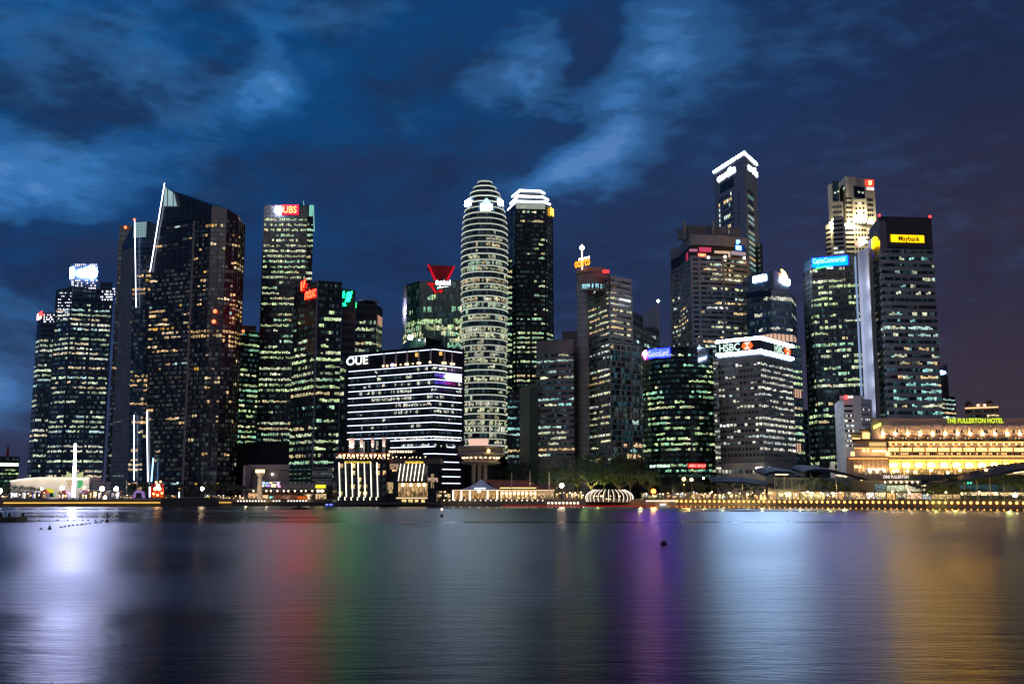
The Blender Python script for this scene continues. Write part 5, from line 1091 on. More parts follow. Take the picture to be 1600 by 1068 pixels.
def one_waterfront():
    D = 482; fas = surf('fascia_glass', (.09, .11, .10), .3, var=.1)
    root = thing('waterfront_mall', 'low glass waterfront mall with white name letters in front of the golden hotel', 'mall', (at(1480, 774, D).x, D, LAND))
    bx(root, 'upper_floor', 1388, 1660, 741, 750, D, 30, fas); bx(root, 'core', 1330, 1660, 750, 782, D + 4, 26, surf('mall_core', (.10, .10, .09)), True)
    bx(root, 'soffit', 1388, 1440, 750, 752.5, D, 4, surf('soffit', (.6, .5, .4)))
    bx(root, 'terrace_roof', 1352, 1620, 731.4, 732.2, D + 2, 6, surf('soffit', (.6, .5, .4)))
    mb = MB()
    for x in range(1395, 1620, 20): c = at(x, 774, D + 2).x; mb.box(c - .2, c + .2, D + 2, D + 2.4, gz(741, D), gz(732, D), surf('terrace_post', (.7, .55, .4)))
    mb.build('terrace_posts', root)
    lit_quads(root, 'terrace_window', D + 6, [(1352, 1388, 733, 741, (.25, .18, .12)), (1392, 1600, 733.5, 740.5, (.38, .24, .08))])
    lit_quads(root, 'shop_window', D + 4, [(1330, 1352, 769, 779, (1, .62, .3)), (1353, 1366, 769, 779, (1.2, .95, .8)), (1367, 1385, 756, 767, (.10, .16, .17)), (1386, 1414, 758, 767, (.55, .62, .42)), (1415, 1446, 757, 767.5, (.85, .75, .5)),
        (1367, 1384, 769, 779, (.8, .65, .4)), (1386, 1398, 770, 780, (1.1, .55, .2)), (1400, 1416, 770, 778, (.4, .4, .3)), (1417, 1440, 770, 779, (1, .6, .35)), (1441, 1454, 772, 779, (.6, .7, .8)), (1455, 1500, 772, 779, (.5, .3, .14)),
        (1505, 1560, 768.5, 773.5, (1.3, .9, .5)), (1562, 1600, 769, 774, (1, .7, .35)), (1500, 1560, 757, 766, (.02, .05, .06)), (1562, 1600, 758, 766, (.02, .035, .04))])
    bulbs(root, 'downlight', [(1383 + 8.5 * k, 752.8, D - .3) for k in range(7)], .35, emit((1, .75, .45), 8))
    bulbs(root, 'terrace_lamp', [(x, y, D + 1) for x, y in ((1359, 736), (1371, 736), (1382, 734.5), (1397, 736), (1402, 735), (1418, 735), (1430, 737), (1455, 734), (1481, 738), (1500, 734), (1541, 734), (1560, 735))], .5, emit((1, .55, .16), 40))
    mb = MB(); c = at(1358, 774, D + 1.5).x; d = at(1382, 774, D + 1.5).x; mb.box(c, d, D + 1, D + 1.3, gz(733, D), gz(732, D), emit((.95, .95, 1), 5)); mb.build('light_strip', root)
    mb = MB(); [mb.ball(tuple(at(x, 754, D - .2)), .4, emit((.05, 1, .5), 2.5), 5) for x in (1512.5, 1517)]; mb.build('green_lamps', root)
    lettering(root, 'ONE FULLERTON', (at(1381, 774, D).x, D), (at(1420.5, 774, D).x, D), gz(746.8, D), gz(742, D), emit((1, .8, .74), 1.5), .5, 'sign')
    return root
one_waterfront()
def glass_row():
    D = 540; root = thing('restaurant_block', 'low dark glass restaurant block under the arched and drooping canopy roofs', 'building', (at(1265, 774, D).x, D, LAND))
    bx(root, 'core', 1200, 1345, 746, 782, D, 12, surf('mall_core', (.10, .10, .09)), True)
    lit_quads(root, 'window', D, [(1203 + 11.8 * k, 1213.5 + 11.8 * k, 748, 764, (.012, .02, .025)) for k in range(12)])
    lit_quads(root, 'shop_window', D, [(1203 + 11.8 * k, 1213 + 11.8 * k, 768, 780, ((.9, .5, .2), (.3, .25, .15), (1, .7, .4))[k % 3]) for k in range(12)])
glass_row()
def wave_roof(label, prof, D, dep=24, th=1.1, lights=(), posts=()):
    """prof: (px, py) along the roof line"""
    c = at(prof[len(prof) // 2][0], 774, D)
    root = thing('wave_roof', label, 'canopy', (c.x, D, LAND)); P = []
    for (x0, y0), (x1, y1) in zip(prof, prof[1:]):
        for k in range(4): P.append(at(x0 + (x1 - x0) * k / 4, y0 + (y1 - y0) * k / 4, D))
    P.append(at(*prof[-1], D)); mb = MB()
    up, dn = [p + Vector((0, 0, 0)) for p in P], [p - Vector((0, 0, th)) for p in P]; bk = Vector((0, dep, 2.6))
    for i in range(len(P) - 1):
        mb.face([dn[i], dn[i + 1], up[i + 1], up[i]], WAVE); mb.face([up[i], up[i + 1], up[i + 1] + bk, up[i] + bk], WAVE); mb.face([dn[i] + bk, dn[i + 1] + bk, dn[i + 1], dn[i]], surf('roof_soffit', (.35, .3, .25)))
    mb.face([dn[0], up[0], up[0] + bk, dn[0] + bk], WAVE); mb.face([up[-1], dn[-1], dn[-1] + bk, up[-1] + bk], WAVE); mb.build('roof', root)
    for (xa, ya, xb, yb) in lights: a, b = at(xa, ya, D + .3), at(xb, yb, D + .3); mb = MB(); mb.bar(a, b, .22, emit((1, .72, .4), 3.5), 4); mb.build('soffit_light', root)
    for x, y in posts: a = at(x, y, D + 3); mb = MB(); mb.bar((a.x, a.y, LAND), a, .16, surf('post_white', (.6, .5, .42))); mb.build('post', root)
wave_roof('arched blue-grey canopy roof with a warm light strip in front of the white-banded bank block', [(1196, 740.5), (1203, 736.5), (1214, 734.8), (1232, 736), (1257, 741)], 520, lights=[(1211.5, 740.8, 1231.5, 740.8)], posts=[(1210, 741), (1225, 742)])
wave_roof('long drooping blue-grey canopy roof running down towards the low glass mall', [(1258, 737), (1263, 733.5), (1275, 732), (1295, 733.5), (1320, 738), (1345, 745.5), (1378, 754)], 505, lights=[(1306, 741.5, 1315, 743.2), (1317, 743, 1323, 744.6), (1345, 749.5, 1374, 754.6)], posts=[(1306, 743), (1341, 750), (1359, 753)])
wave_roof('rising canopy roof with a long warm light strip at the right edge of the mall', [(1440, 760), (1465, 756), (1500, 750), (1545, 741.5), (1590, 733), (1680, 724)], 470, lights=[(1466, 757.5, 1478, 755.6), (1496, 753.8, 1545, 743.6), (1583, 738.5, 1604, 735.5), (1440, 758.5, 1446, 757.9)], posts=[(1506, 752), (1526, 749), (1546, 745), (1567, 741)])
wave_roof('slim pale canopy beam left of the arched canopy in front of the bank podium', [(1112, 752), (1135, 751.5), (1165, 753), (1190, 756.5), (1216, 762)], 535, 8, .7, lights=[], posts=[(1160, 754), (1195, 759)])

def bay_hotel():
    D = 612; BW = surf('bay_glass', (.012, .015, .02), .12); X = lambda x, d=D: at(x, 774, d).x
    root = thing('bay_hotel', 'boxy glass waterfront hotel with seven vertical white light fins and warm rooms', 'hotel', (X(560), D, 2))
    mb = MB(); mb.prism([(X(518), D + 4), (X(526), D), (X(604), D), (X(608), D + 25), (X(518), D + 25)], 1.6, gz(718, D), BW); mb.build('glass_block', root)
    rng = random.Random(3)
    for j in range(5):
        y0 = 722.5 + j * 10.8
        for k in range(8):
            x0 = 527 + k * 9.6; on = rng.random() < (.45 if k < 7 else .5); c = rng.choice([(1, .72, .28), (.95, .8, .35), (1, .6, .25)]); s = rng.uniform(.5, 1.25)
            lit_quads(root, 'window', D, [(x0 + 1.8 + (k % 2) * 1.5, x0 + 8.2, y0 + 1.5, y0 + 8.2, tuple(v * s for v in c) if on else (.012, .014, .016))])
    for k in range(7):
        x = 530.3 + k * 9.85; mb = MB(); mb.bar(at(x - .6, 722, D - 1), at(x + .9, 776, D - 1.6), .24, emit((1, .9, .68), 3.5), 4); mb.build('light_fin', root)
        mb = MB(); mb.bar(at(x - 1.5, 776, D - 2), at(x - 1.3, 781, D - 2), .22, emit((1, .85, .6), 3.5), 4); mb.build('deck_light', root)
    mb = MB(); mb.box(X(518), X(607), D - 5, D + 3, 1.0, 2.2, surf('deck', (.05, .05, .05))); 
    for x in range(520, 607, 8): mb.box(X(x) - .3, X(x) + .3, D - 4.5, D - 4, -3, 1, surf('deck', (.05, .05, .05)))
    mb.build('deck', root)
    mb = MB(); mb.box(X(522), X(612), D + 1, D + 12, gz(708.5, D), gz(707.6, D), surf('orange_canopy', (.45, .16, .1)))
    for x in (523, 545, 567, 590, 611): mb.box(X(x) - .2, X(x) + .2, D + 1, D + 1.4, gz(718, D), gz(708, D), STEEL)
    mb.build('roof_canopy', root)
    bulbs(root, 'canopy_lamp', [(531 + 6.9 * k, 711.5 - (k % 3) * .4, D - .2) for k in range(12)], .75, emit((1, .5, .2), 6))
    bulbs(root, 'table_lamp', [(527 + 5.3 * k, 716 - rng.random() * 2, D) for k in range(16)], .3, emit((1, .6, .3), 6), 4)
    lettering(root, 'THE FULLERTON BAY HOTEL', (X(537), D - .6), (X(580), D - .6), gz(723.4, D), gz(720.2, D), emit((1, .72, .08), 1.5), .2, 'sign')
    # second block
    D = 616
    r2 = thing('bay_hotel', 'second glass wing of the waterfront hotel with seven slanting light fins above a golden entrance', 'hotel', (X(650, D), D, 2))
    mb = MB(); mb.prism([(X(606, D), D), (X(682, D), D), (X(686, D), D + 25), (X(606, D), D + 25)], 1.6, gz(719, D), BW); mb.prism([(X(607, D), D - 1), (X(688, D), D - 1), (X(688, D), D + 20), (X(607, D), D + 20)], gz(724, D), gz(715.5, D), surf('bay_parapet', (.09, .07, .06))); mb.build('glass_block', r2)
    lit_quads(r2, 'window', D, [(608, 622, 724, 733, (.35, .22, .15)), (612, 619, 733.5, 736, (1.3, .8, .4)), (622, 668, 726, 750, (.05, .045, .04)), (606, 614, 753, 770, (.45, .33, .15)), (594, 604, 752, 760, (.9, .7, .35)), (668, 684, 746, 752, (.5, .3, .25)), (673, 678, 740, 762, (.25, .2, .1)),
        (622, 668, 754, 775, (.55, .35, .14)), (628, 635, 780, 784.5, (1.2, .8, .3)), (638, 645, 780, 784.5, (1.2, .8, .3)), (648, 654, 780, 784.5, (1.2, .8, .3)), (658, 664, 780, 784.5, (1.1, .8, .3))])
    for k in range(7):
        x = 622.5 + k * 6.1; mb = MB(); mb.bar(at(x + 3.7, 724, D - 1), at(x - .2, 751, D - 1), .22, emit((1, .88, .68), 3.2), 4); mb.build('light_fin', r2)
    for x in (629.5, 642, 654, 663): mb = MB(); mb.bar(at(x, 756, D - .8), at(x, 773, D - .8), .55, surf('entrance_column', (.8, .6, .4)), 8); mb.build('column', r2); mb = MB(); mb.ball(tuple(at(x, 757, D - 1.2)), .85, emit((1, .68, .32), 9), 6); mb.build('lantern', r2)
    mb = MB(); mb.box(X(620, D), X(668, D), D - 2.5, D - .2, gz(778.5, D), gz(776.6, D), emit((1, .7, .4), 1.2)); mb.build('lit_ledge', r2)
    lettering(r2, 'THE FULLERTON', (X(633, D), D - 1.8), (X(661, D), D - 1.8), gz(724, D), gz(720.5, D), emit((1, .66, .08), 2.2), .2, 'sign')
    mb = MB(); mb.box(X(606, D), X(690, D), D - 4, D + 3, 1, 2.2, surf('deck', (.05, .05, .05))); mb.build('deck', r2)
    mb = MB(); mb.box(X(605, 622), X(646, 622), 622, 632, gz(704.5, 622), gz(703, 622), surf('pale_canopy', (.5, .42, .36))); mb.build('roof_canopy', r2)
    bulbs(r2, 'canopy_lamp', [(609 + 4.2 * k, 705.5, 621.5) for k in range(9)], .45, emit((1, .75, .45), 7)); bulbs(r2, 'table_lamp', [(612 + 6.3 * k + 3 * rng.random(), 715 - 2 * rng.random(), D - .5) for k in range(9)], .3, emit((1, .65, .35), 6), 4)
bay_hotel()
def disc_tower():
    D = 650; c = at(750, 774, D); cx, cy = c.x, D + 14
    m = surf('disc_concrete', (.33, .27, .22), .7); k = D / F
    root = thing('disc_tower', 'round two-tiered disc tower on a cluster of thick columns, pink lit box on top', 'tower', (cx, cy, LAND)); g = lambda y: gz(y, D + 2)
    mb = MB(); W = lambda px: px * k
    mb.lathe((cx, cy), [(W(23), g(724.5)), (W(31), g(722.5)), (W(31), g(720)), (W(27), g(719.5)), (W(27), g(714.5)), (W(33), g(712.5)), (W(39), g(709.5)), (W(38), g(707.5)), (W(36.5), g(706.5)), (W(36.5), g(699)), (W(38), g(698.5)), (W(36), g(696)), (0, g(695.5))], m, 40); mb.build('discs', root)
    mb = MB(); mb2 = MB()
    for i in range(40):
        t = R(180 + i * 4.6); r_ = W(36.6); a, b = (cx + r_ * math.cos(t), cy + r_ * math.sin(t)), (cx + r_ * math.cos(t + .066), cy + r_ * math.sin(t + .066))
        mb.quad(a, b, g(705.5), g(700), WIN, (.05, .03, .02), [(0, 0), (1, 0), (1, 1), (0, 1)])
        mb, mb_ = mb2, mb; r_ = W(27.2); a, b = (cx + r_ * math.cos(t), cy + r_ * math.sin(t)), (cx + r_ * math.cos(t + .066), cy + r_ * math.sin(t + .066))
        mb.quad(a, b, g(718.5), g(715), WIN, (.5, .3, .15) if i % 5 == 1 or i > 30 else (.08, .04, .02), [(0, 0), (1, 0), (1, 1), (0, 1)]); mb = mb_
    mb.build('upper_windows', root); mb2.build('lower_windows', root)
    mb = MB()
    for dx in (-11, -2, 7): mb.bar((cx + W(dx), cy - 2, LAND), (cx + W(dx), cy - 2, g(722)), W(3.2), m, 10)
    mb.build('columns', root)
    mb = MB(); mb.box(cx - W(18), cx + W(11.5), cy - 8, cy + 2, g(697), g(684.5), emit((1, .62, .48), .95)); mb.build('lit_box', root)
    for i in range(11):
        t = R(196 + i * 15); mb = MB(); mb.ball((cx + W(29.5) * math.cos(t), cy + W(29.5) * math.sin(t), g(714)), .5, emit((1, .68, .36), 9), 5); mb.build('soffit_lamp', root)
    mb = MB(); mb.ball((cx + W(13), cy - W(36), g(704)), .8, emit((1, .6, .15), 10), 5); mb.build('lamp', root)
disc_tower()
def pavilions():
    D = 626; X = lambda x, d=D: at(x, 774, d).x
    root = thing('pavilion', 'waterfront pavilion with a pointed grey tent roof and glowing white posts', 'pavilion', (X(745), D, LAND)); g = lambda y: gz(y, D)
    mb = MB(); a, b = [(X(718), D), (X(783), D), (X(783), D + 22), (X(718), D + 22)], (X(751), D + 11)
    pr = [(1.0, 764.5), (.6, 760.5), (.28, 755), (.05, 748.5)]
    for (k0, y0), (k1, y1) in zip(pr, pr[1:]):
        for i in range(4):
            j = (i + 1) % 4; P = lambda q, k, y: (b[0] + (q[0] - b[0]) * k, b[1] + (q[1] - b[1]) * k, g(y)); mb.face([P(a[i], k0, y0), P(a[j], k0, y0), P(a[j], k1, y1), P(a[i], k1, y1)], TENT)
    mb.build('tent_roof', root); mb = MB(); mb.box(X(707), X(866), D - .6, D + .2, g(766.3), g(765.3), emit((1, .68, .38), 1.8)); mb.build('eave_light', root)
    mb = MB(); mb.box(X(706), X(866), D, D + 20, g(765.6), g(764.6), STEEL); mb.build('canopy', root)
    for x in (708, 721, 734, 762, 777): mb = MB(); mb.bar((X(x), D - .3, LAND - .5), (X(x), D - .3, g(766)), .38, emit((1, .85, .66), 3), 6); mb.build('lit_post', root)
    mb = MB(); mb.box(X(741), X(759), D - .3, D - .1, g(763.3), g(761.5), emit((.6, .8, 1), 2)); mb.build('sign_panel', root)
    bulbs(root, 'lantern', [(748.5, 766.5, D - 1)], .9, emit((1, .85, .6), 9))
    rng = random.Random(8); lit_quads(root, 'dining_room', D + 6, [(708, 780, 768, 779, (.5, .28, .1))])
    r2 = thing('pavilion', 'long hall with a terracotta hipped roof edged by gold light, lit dining windows below', 'pavilion', (X(810), D, LAND))
    mb = MB(); zb, zt = g(762), g(750); mb.face([(X(775), D + 1, zb), (X(845), D + 1, zb), (X(829), D + 10, zt), (X(757), D + 10, zt + .6)], ROOFR); mb.face([(X(845), D + 1, zb), (X(845), D + 22, zb), (X(829), D + 10, zt)], ROOFR); mb.face([(X(757), D + 10, zt + .6), (X(829), D + 10, zt), (X(845), D + 22, zb), (X(775), D + 22, zb)], ROOFR); mb.face([(X(775), D + 22, zb), (X(775), D + 1, zb), (X(757), D + 10, zt + .6)], ROOFR); mb.build('roof', r2)
    mb = MB(); mb.box(X(781), X(838), D + .8, D + 1, g(762.4), g(761.2), emit((1, .66, .25), 2.2)); mb.build('eave_light', r2); bx(r2, 'hall', 781, 866, 763, 781, D + 3, 16, surf('hall_wall', (.3, .2, .12)), True)
    for k in range(9): bulbs(r2, 'lantern', [(784.5 + 6.4 * k, 770.3, D - .5)], .8, emit((1, .72, .36), 4.5)); lit_quads(r2, 'window', D + 3, [(782 + 6.4 * k, 787 + 6.4 * k, 767, 779, (1.1, .7, .3))])
    r3 = thing('pavilion', 'small hall with a dark brown pitched roof right of the terracotta roof', 'pavilion', (X(852), D, LAND))
    mb = MB(); mb.prism([(X(836), D + 1), (X(867), D + 1), (X(867), D + 16), (X(836), D + 16)], g(764), g(755), ROOFB, [(X(843), D + 7), (X(862), D + 7), (X(862), D + 9), (X(843), D + 9)]); mb.build('roof', r3); bx(r3, 'wall', 838, 866, 764, 782, D + 2, 12, surf('hall_wall', (.3, .2, .12)), True); lit_quads(r3, 'window', D + 2, [(840, 865, 768, 778, (.5, .33, .17))])
    for i, (x, y0) in enumerate(((799.5, 738.5), (828, 734), (858, 738))):
        t = thing('flagpole', 'bare pale flagpole %s the terracotta roofed hall' % ['rising over the left half of', 'at the right ridge end of', 'just right of'][i], 'flagpole', (X(x), D - 1, LAND)); mb = MB(); mb.bar((X(x), D - 1, LAND), (X(x), D - 1, g(y0)), .22, surf('pole_white', (.6, .55, .5))); mb.build('pole', t)
pavilions()
def lookout():
    D = 625; c = at(405.5, 774, D); g = lambda y: gz(y, D); m = surf('lookout_plaster', (.7, .6, .48)); k = D / F
    root = thing('lookout_tower', 'slim floodlit white lookout tower with a flared glowing crown near the left quay', 'tower', (c.x, D, LAND))
    mb = MB(); mb.lathe((c.x, D), [(4.4 * k, LAND), (3.6 * k, g(765)), (3.4 * k, g(743)), (6.6 * k, g(740.5)), (6.9 * k, g(738.3)), (5.4 * k, g(738)), (5.4 * k, g(733.6)), (8.6 * k, g(733.2)), (8.6 * k, g(732.3)), (0, g(731.8))], m, 20); mb.build('shaft', root)
    for i in range(8):
        t = R(180 + 22.5 * i + 11); mb = MB(); x, y = c.x + 6.2 * k * math.cos(t), D + 6.2 * k * math.sin(t); mb.bar((x, y, g(738)), (x, y, g(733.5)), .45, emit((1, .8, .35), 2.5), 5); mb.build('lit_bay', root)
    for dx in (-6, 6): plight(root, (c.x + dx, D - 8, LAND + 1), 900, (1, .72, .42))
    plight(root, (c.x, D - 7, LAND + 9), 700, (1, .75, .45))
    D = 700; r = thing('theatre_block', 'plain grey-brown windowless building behind the white lookout tower', 'building', (at(420, 774, D).x, D, LAND))
    bx(r, 'lower_block', 386, 451, 733, 774, D, 30, surf('theatre_wall', (.20, .16, .14)), True); bx(r, 'upper_wall', 387, 451, 725.5, 733, D - 1.5, 31, surf('theatre_wall_pale', (.34, .28, .26))); bulbs(r, 'lamp', [(425.5, 740.5, D - 2)], .7, emit((1, .9, .75), 9))
    mb = MB(); a, b = at(386, 774, D), at(392, 774, D); mb.prism([(a.x - 1, D - 8), (a.x + .5, D - 8), (b.x, D - 2), (a.x - 1, D - 2)], LAND, gz(727, D), surf('theatre_wall_pale', (.34, .28, .26))); mb.build('side_wall', r)
    D = 760
    r, p, z = tower('office_block', 'dim green-glazed low block at the foot of the red-signed tower', [(451.5, 727), (487, 726)], 770, 1, n=4, ybase=757, lit=.8, floor_p=1, pal='green', wall=GREEN, core=GREEN, seed=161, bright=.16, pane=5, gap=.35, cat='office block', sill=.3, head=.3)
    r, p, z = tower('office_block', 'low grey banded block left of the glass waterfront hotel', [(488, 728), (520, 728)], 768, 0, n=4, ybase=757, lit=.6, floor_p=1, pal='white', wall=surf('grey_band', (.25, .25, .26)), core=DARK, seed=162, bright=.12, cat='office block', sill=.55, head=.1)
    D = 640; r = thing('ferry_hall', 'long low quay building with a white roof fascia, yellow board and rows of small lamps', 'building', (at(450, 774, D).x, D, LAND))
    bx(r, 'fascia', 441, 510, 755.5, 763, D, 20, surf('fascia_white', (.22, .21, .22))); bx(r, 'hall', 388, 510, 768, 781, D + 5, 16, surf('hall_dark', (.10, .07, .06)), True); bx(r, 'canopy_roof', 386, 512, 764, 765.4, D - 3, 20, surf('fascia_white', (.22, .21, .22)))
    bx(r, 'sign_board', 493, 508, 757.2, 761.6, D - .4, .3, emit((1, .85, .02), 2.2))
    bulbs(r, 'canopy_lamp', [(396 + 9.1 * k + (k % 3), 766.6, D - 3.2) for k in range(13)], .42, emit((1, .72, .4), 7)); bulbs(r, 'canopy_lamp', [(497, 766.5, D - 3.2), (503, 766.5, D - 3.2)], .75, emit((1, .8, .5), 9))
    lit_quads(r, 'window', D + 5, [(388, 402, 770, 778, (.7, .4, .2)), (410, 419, 773, 778, (1, .6, .3)), (421, 427, 775, 778, (.3, .9, .8)), (428, 464, 773, 780, (.12, .03, .02)), (493, 510, 771, 779, (.6, .4, .2))])
    for i, (x0, x1, y0, y1, cc) in enumerate([(409, 413, 752, 756, (.5, .7, 1)), (409, 412, 757, 760, (1, .9, .9)), (414, 419, 753, 756, (.3, .5, 1)), (416, 422, 756.5, 760, (.4, .2, .9)), (420, 425, 752.5, 755, (.9, .7, .4)), (423, 431, 755.5, 760.5, (1, .8, .45)), (432, 436, 753, 758, (.8, .5, 1)), (426, 438, 752.2, 753, (.5, .5, .55)), (433.5, 438, 758, 761, (1, .4, .8)), (413, 416, 757, 759.5, (.2, .5, .3))]):
        bx(r, 'screen_panel', x0, x1, y0, y1, D - 1, .2, emit(cc, 1.6))
    c = at(483, 774, D - 10); mb = MB(); mb.lathe((c.x, c.y), [(1.2, LAND), (1.1, LAND + 1.4), (3.2, gz(772.5, D - 10)), (3.4, gz(771.5, D - 10)), (0, gz(771, D - 10))], surf('trumpet_canopy', (.8, .7, .6)), 20); t = thing('canopy', 'white trumpet-shaped quay canopy right of the orange kiosk', 'canopy', (c.x, c.y, LAND)); mb.build('shell', t); plight(t, (c.x, c.y - 3.5, LAND + .8), 260, (1, .72, .45))
    D = 628; r = thing('kiosk', 'orange lit rounded kiosk on the left quay', 'kiosk', (at(471, 774, D).x, D, LAND)); bx(r, 'body', 464.5, 479, 774.5, 781.5, D, 4, emit((1, .18, .02), .55)); bx(r, 'roof', 464, 479.5, 773.6, 774.4, D - .3, 4.6, ROOFB)
lookout()
def rib_dome():
    D = 592; c = at(955, 774, D); cx, cy = c.x, D + 11; k = D / F; R0 = 37 * k; zb, zt = 2.6, gz(764.5, D)
    root = thing('ribbed_dome', 'glowing ribbed lantern dome like an open pumpkin at the water edge', 'pavilion', (cx, cy, LAND)); m = emit((1, .82, .66), 1.7)
    n = 28
    for i in range(n):
        t = 2 * math.pi * (i + .5) / n; pts = []
        for s in range(9):
            h = s / 8; r_ = R0 * (.96 + .12 * math.sin(h * 2.2) - .42 * h ** 2.4); pts.append((cx + r_ * math.cos(t), cy + r_ * .8 * math.sin(t), zb + (zt - zb) * (h ** .9)))
        front = math.sin(t) < .25; mb = MB()
        for a, b in zip(pts, pts[1:]): mb.bar(a, b, (.17 if front else .09), m if front else emit((1, .8, .6), .25), 5)
        mb.build('rib', root)
    mb = MB(); mb.lathe((cx, cy), [(R0 * .95, 2.3), (R0 * 1.0, 2.3), (R0 * 1.0, 2.7), (0, 2.7)], surf('deck', (.05, .05, .05)), 30, 1, .8); mb.build('floor', root)
    rng = random.Random(4)
    for i in range(12): mb = MB(); mb.ball((cx + rng.uniform(-9, 9), cy - 4 + rng.uniform(-3, 3), rng.choice([4.2, 5.8])), .25, emit((1, .7, .3), 7), 4); mb.build('table_lamp', root)
rib_dome()

# ================================================================== REPEATED THINGS: lamps, trees, kiosks
def lamp_post(label, px, py, D, r=.45, col=(1, .8, .55), s=25, energy=0, group=None, base=LAND, name='street_lamp', arm=True):
    c = at(px, py, D); root = thing(name, label, 'street lamp', (c.x, D, base), group); mb = MB()
    mb.bar((c.x, D, base), (c.x, D, c.z), .14, BLACK, 6, .08); mb.build('pole', root); mb = MB(); mb.ball((c.x, D, c.z), r, emit(col, s), 6); mb.build('lamp', root)
    if energy: plight(root, (c.x, D - .8, c.z - .3), energy, col)
    return root
lamp_post('brightest orange starburst lamp on the quay right of the ribbed dome', 1021, 767, 582, 1.35, (1, .20, .03), 9, 0); plight(None, at(1021, 766, 580), 16000, (1, .42, .1), 1.2)
lamp_post('bright warm lamp on the quay left of the ribbed dome', 877.5, 758, 612, 1.15, (1, .6, .34), 75, 6000)
lamp_post('left of two orange lamps shining above the yellow lit tree', 1068.5, 748, 560, .85, (1, .52, .12), 16)
lamp_post('right of two orange lamps shining above the yellow lit tree', 1080.5, 749, 562, .75, (1, .6, .25), 14)
lamp_post('small warm lamp left of the bank podium', 1099, 746.5, 600, .5, (1, .75, .4), 10)
lamp_post('white lamp standing between the arched and drooping canopies', 1259, 736, 515, .8, (.95, .95, 1), 18)
lamp_post('large white starburst lamp at the left tents beside a tall yellow glow', 159.5, 763.5, 640, 1.4, (1, .93, .8), 40, 2500)
lamp_post('white starburst lamp left of the purple arch', 181.5, 763.5, 640, 1.3, (1, .95, .85), 40, 2000)
lamp_post('white lamp at the very left edge of the quay', 0.5, 766, 640, 1.2, (1, .9, .75), 30, 1500)
lamp_post('rosy white lamp in the left fairground, left of the tall white light column', 97, 762, 640, 1.2, (1, .85, .72), 18, 1200)
lamp_post('warm starburst lamp among the dark trees left of the lookout tower', 316, 763, 625, 1.0, (1, .68, .38), 35, 1600)
lamp_post('orange ball lamp at the left edge of the green float', 65, 763, 632, .8, (1, .7, .4), 9)
lamp_post('orange ball lamp right of the tall white light column', 131.5, 761.5, 632, .8, (1, .6, .2), 9)
lamp_post('low yellow starburst lamp on the quay edge at far left', 164, 776.5, 606, .9, (1, .8, .3), 30)
lamp_post('bright yellow-white lamp under the trees near the right edge', 1586, 773, 455, .9, (1, .75, .3), 30, 1800)

for i, x in enumerate([1112, 1139, 1168, 1203, 1227, 1262, 1283, 1303, 1331, 1369, 1394, 1421, 1449, 1478, 1503, 1530, 1556]):  # lamp posts added along the promenade to warm the waterfront
    lamp_post('short warm promenade lamp, %s from the left, right of the yellow lit tree' % nth(i + 1), x, 768 + (i * 7 % 5) * .9, Ds(x) + 4 + (i * 5 % 7), .26 + .05 * (i % 3), (1, .58, .22), 26, 420, 'short warm lamps along the right-hand promenade')
def lamp_row(name, label, group, pts, r=.33, low=True, s=6.5, col=(1, .42, .08)):
    proto = None; m = emit(col, s); m2 = emit(col, s * .45)
    for i, (px, z) in enumerate(pts):
        p = shore(px); lab = label % nth(i + 1)
        if proto is None:
            root = thing(name, lab, 'wall lamp', (p.x, p.y - .5, z), group); mb = MB(); mb.ball((p.x, p.y - .55, z), r, m, 5); mb.build('globe', root)
            mb = MB(); mb.bar((p.x, p.y - .5, z + r * .9), (p.x, p.y - .02, z + r * 1.3), .06, BLACK, 4); mb.build('bracket', root)
            if low: mb = MB(); mb.ball((p.x, p.y - .6, .28), .26, m2, 5); mb.build('waterline_lamp', root)  # lamp's glint at the waterline, put in as a small glowing ball
            proto = root
        else:
            c = copy_tree(proto); c.location = (p.x, p.y - .5, z); tag(c, lab, 'wall lamp', group)
pts = []; x = 1057.5
while x < 1603: pts.append((x, 3.1)); x += 7.3 + (x - 1080) / 520 * 3.3
lamp_row('seawall_lamp', 'round globe lamp on the right-hand seawall, %s from the left', 'globe lamps along the right-hand seawall', pts, .52)
lamp_row('seawall_lamp', 'small lamp on the seawall left of the ribbed dome, %s from the left', 'small lamps left of the ribbed dome', [(857 + 5.75 * k, 1.9) for k in range(9)], .42, False, 7, (1, .85, .65))
lamp_row('jetty_lamp', 'tiny white lamp along the left quay below the lookout tower, %s from the left', 'tiny lamps along the left quay', [(372 + 4.62 * k, 3.0) for k in range(24) if k not in (10, 11, 15, 16)], .3, False, 5, (1, .9, .8))
lamp_row('jetty_lamp', 'tiny deck lamp on the quay under the tent pavilion, %s from the left', 'tiny deck lamps under the pavilions', [(694 + 8.1 * k, 3.4) for k in range(20)], .26, False, 6, (1, .85, .6))

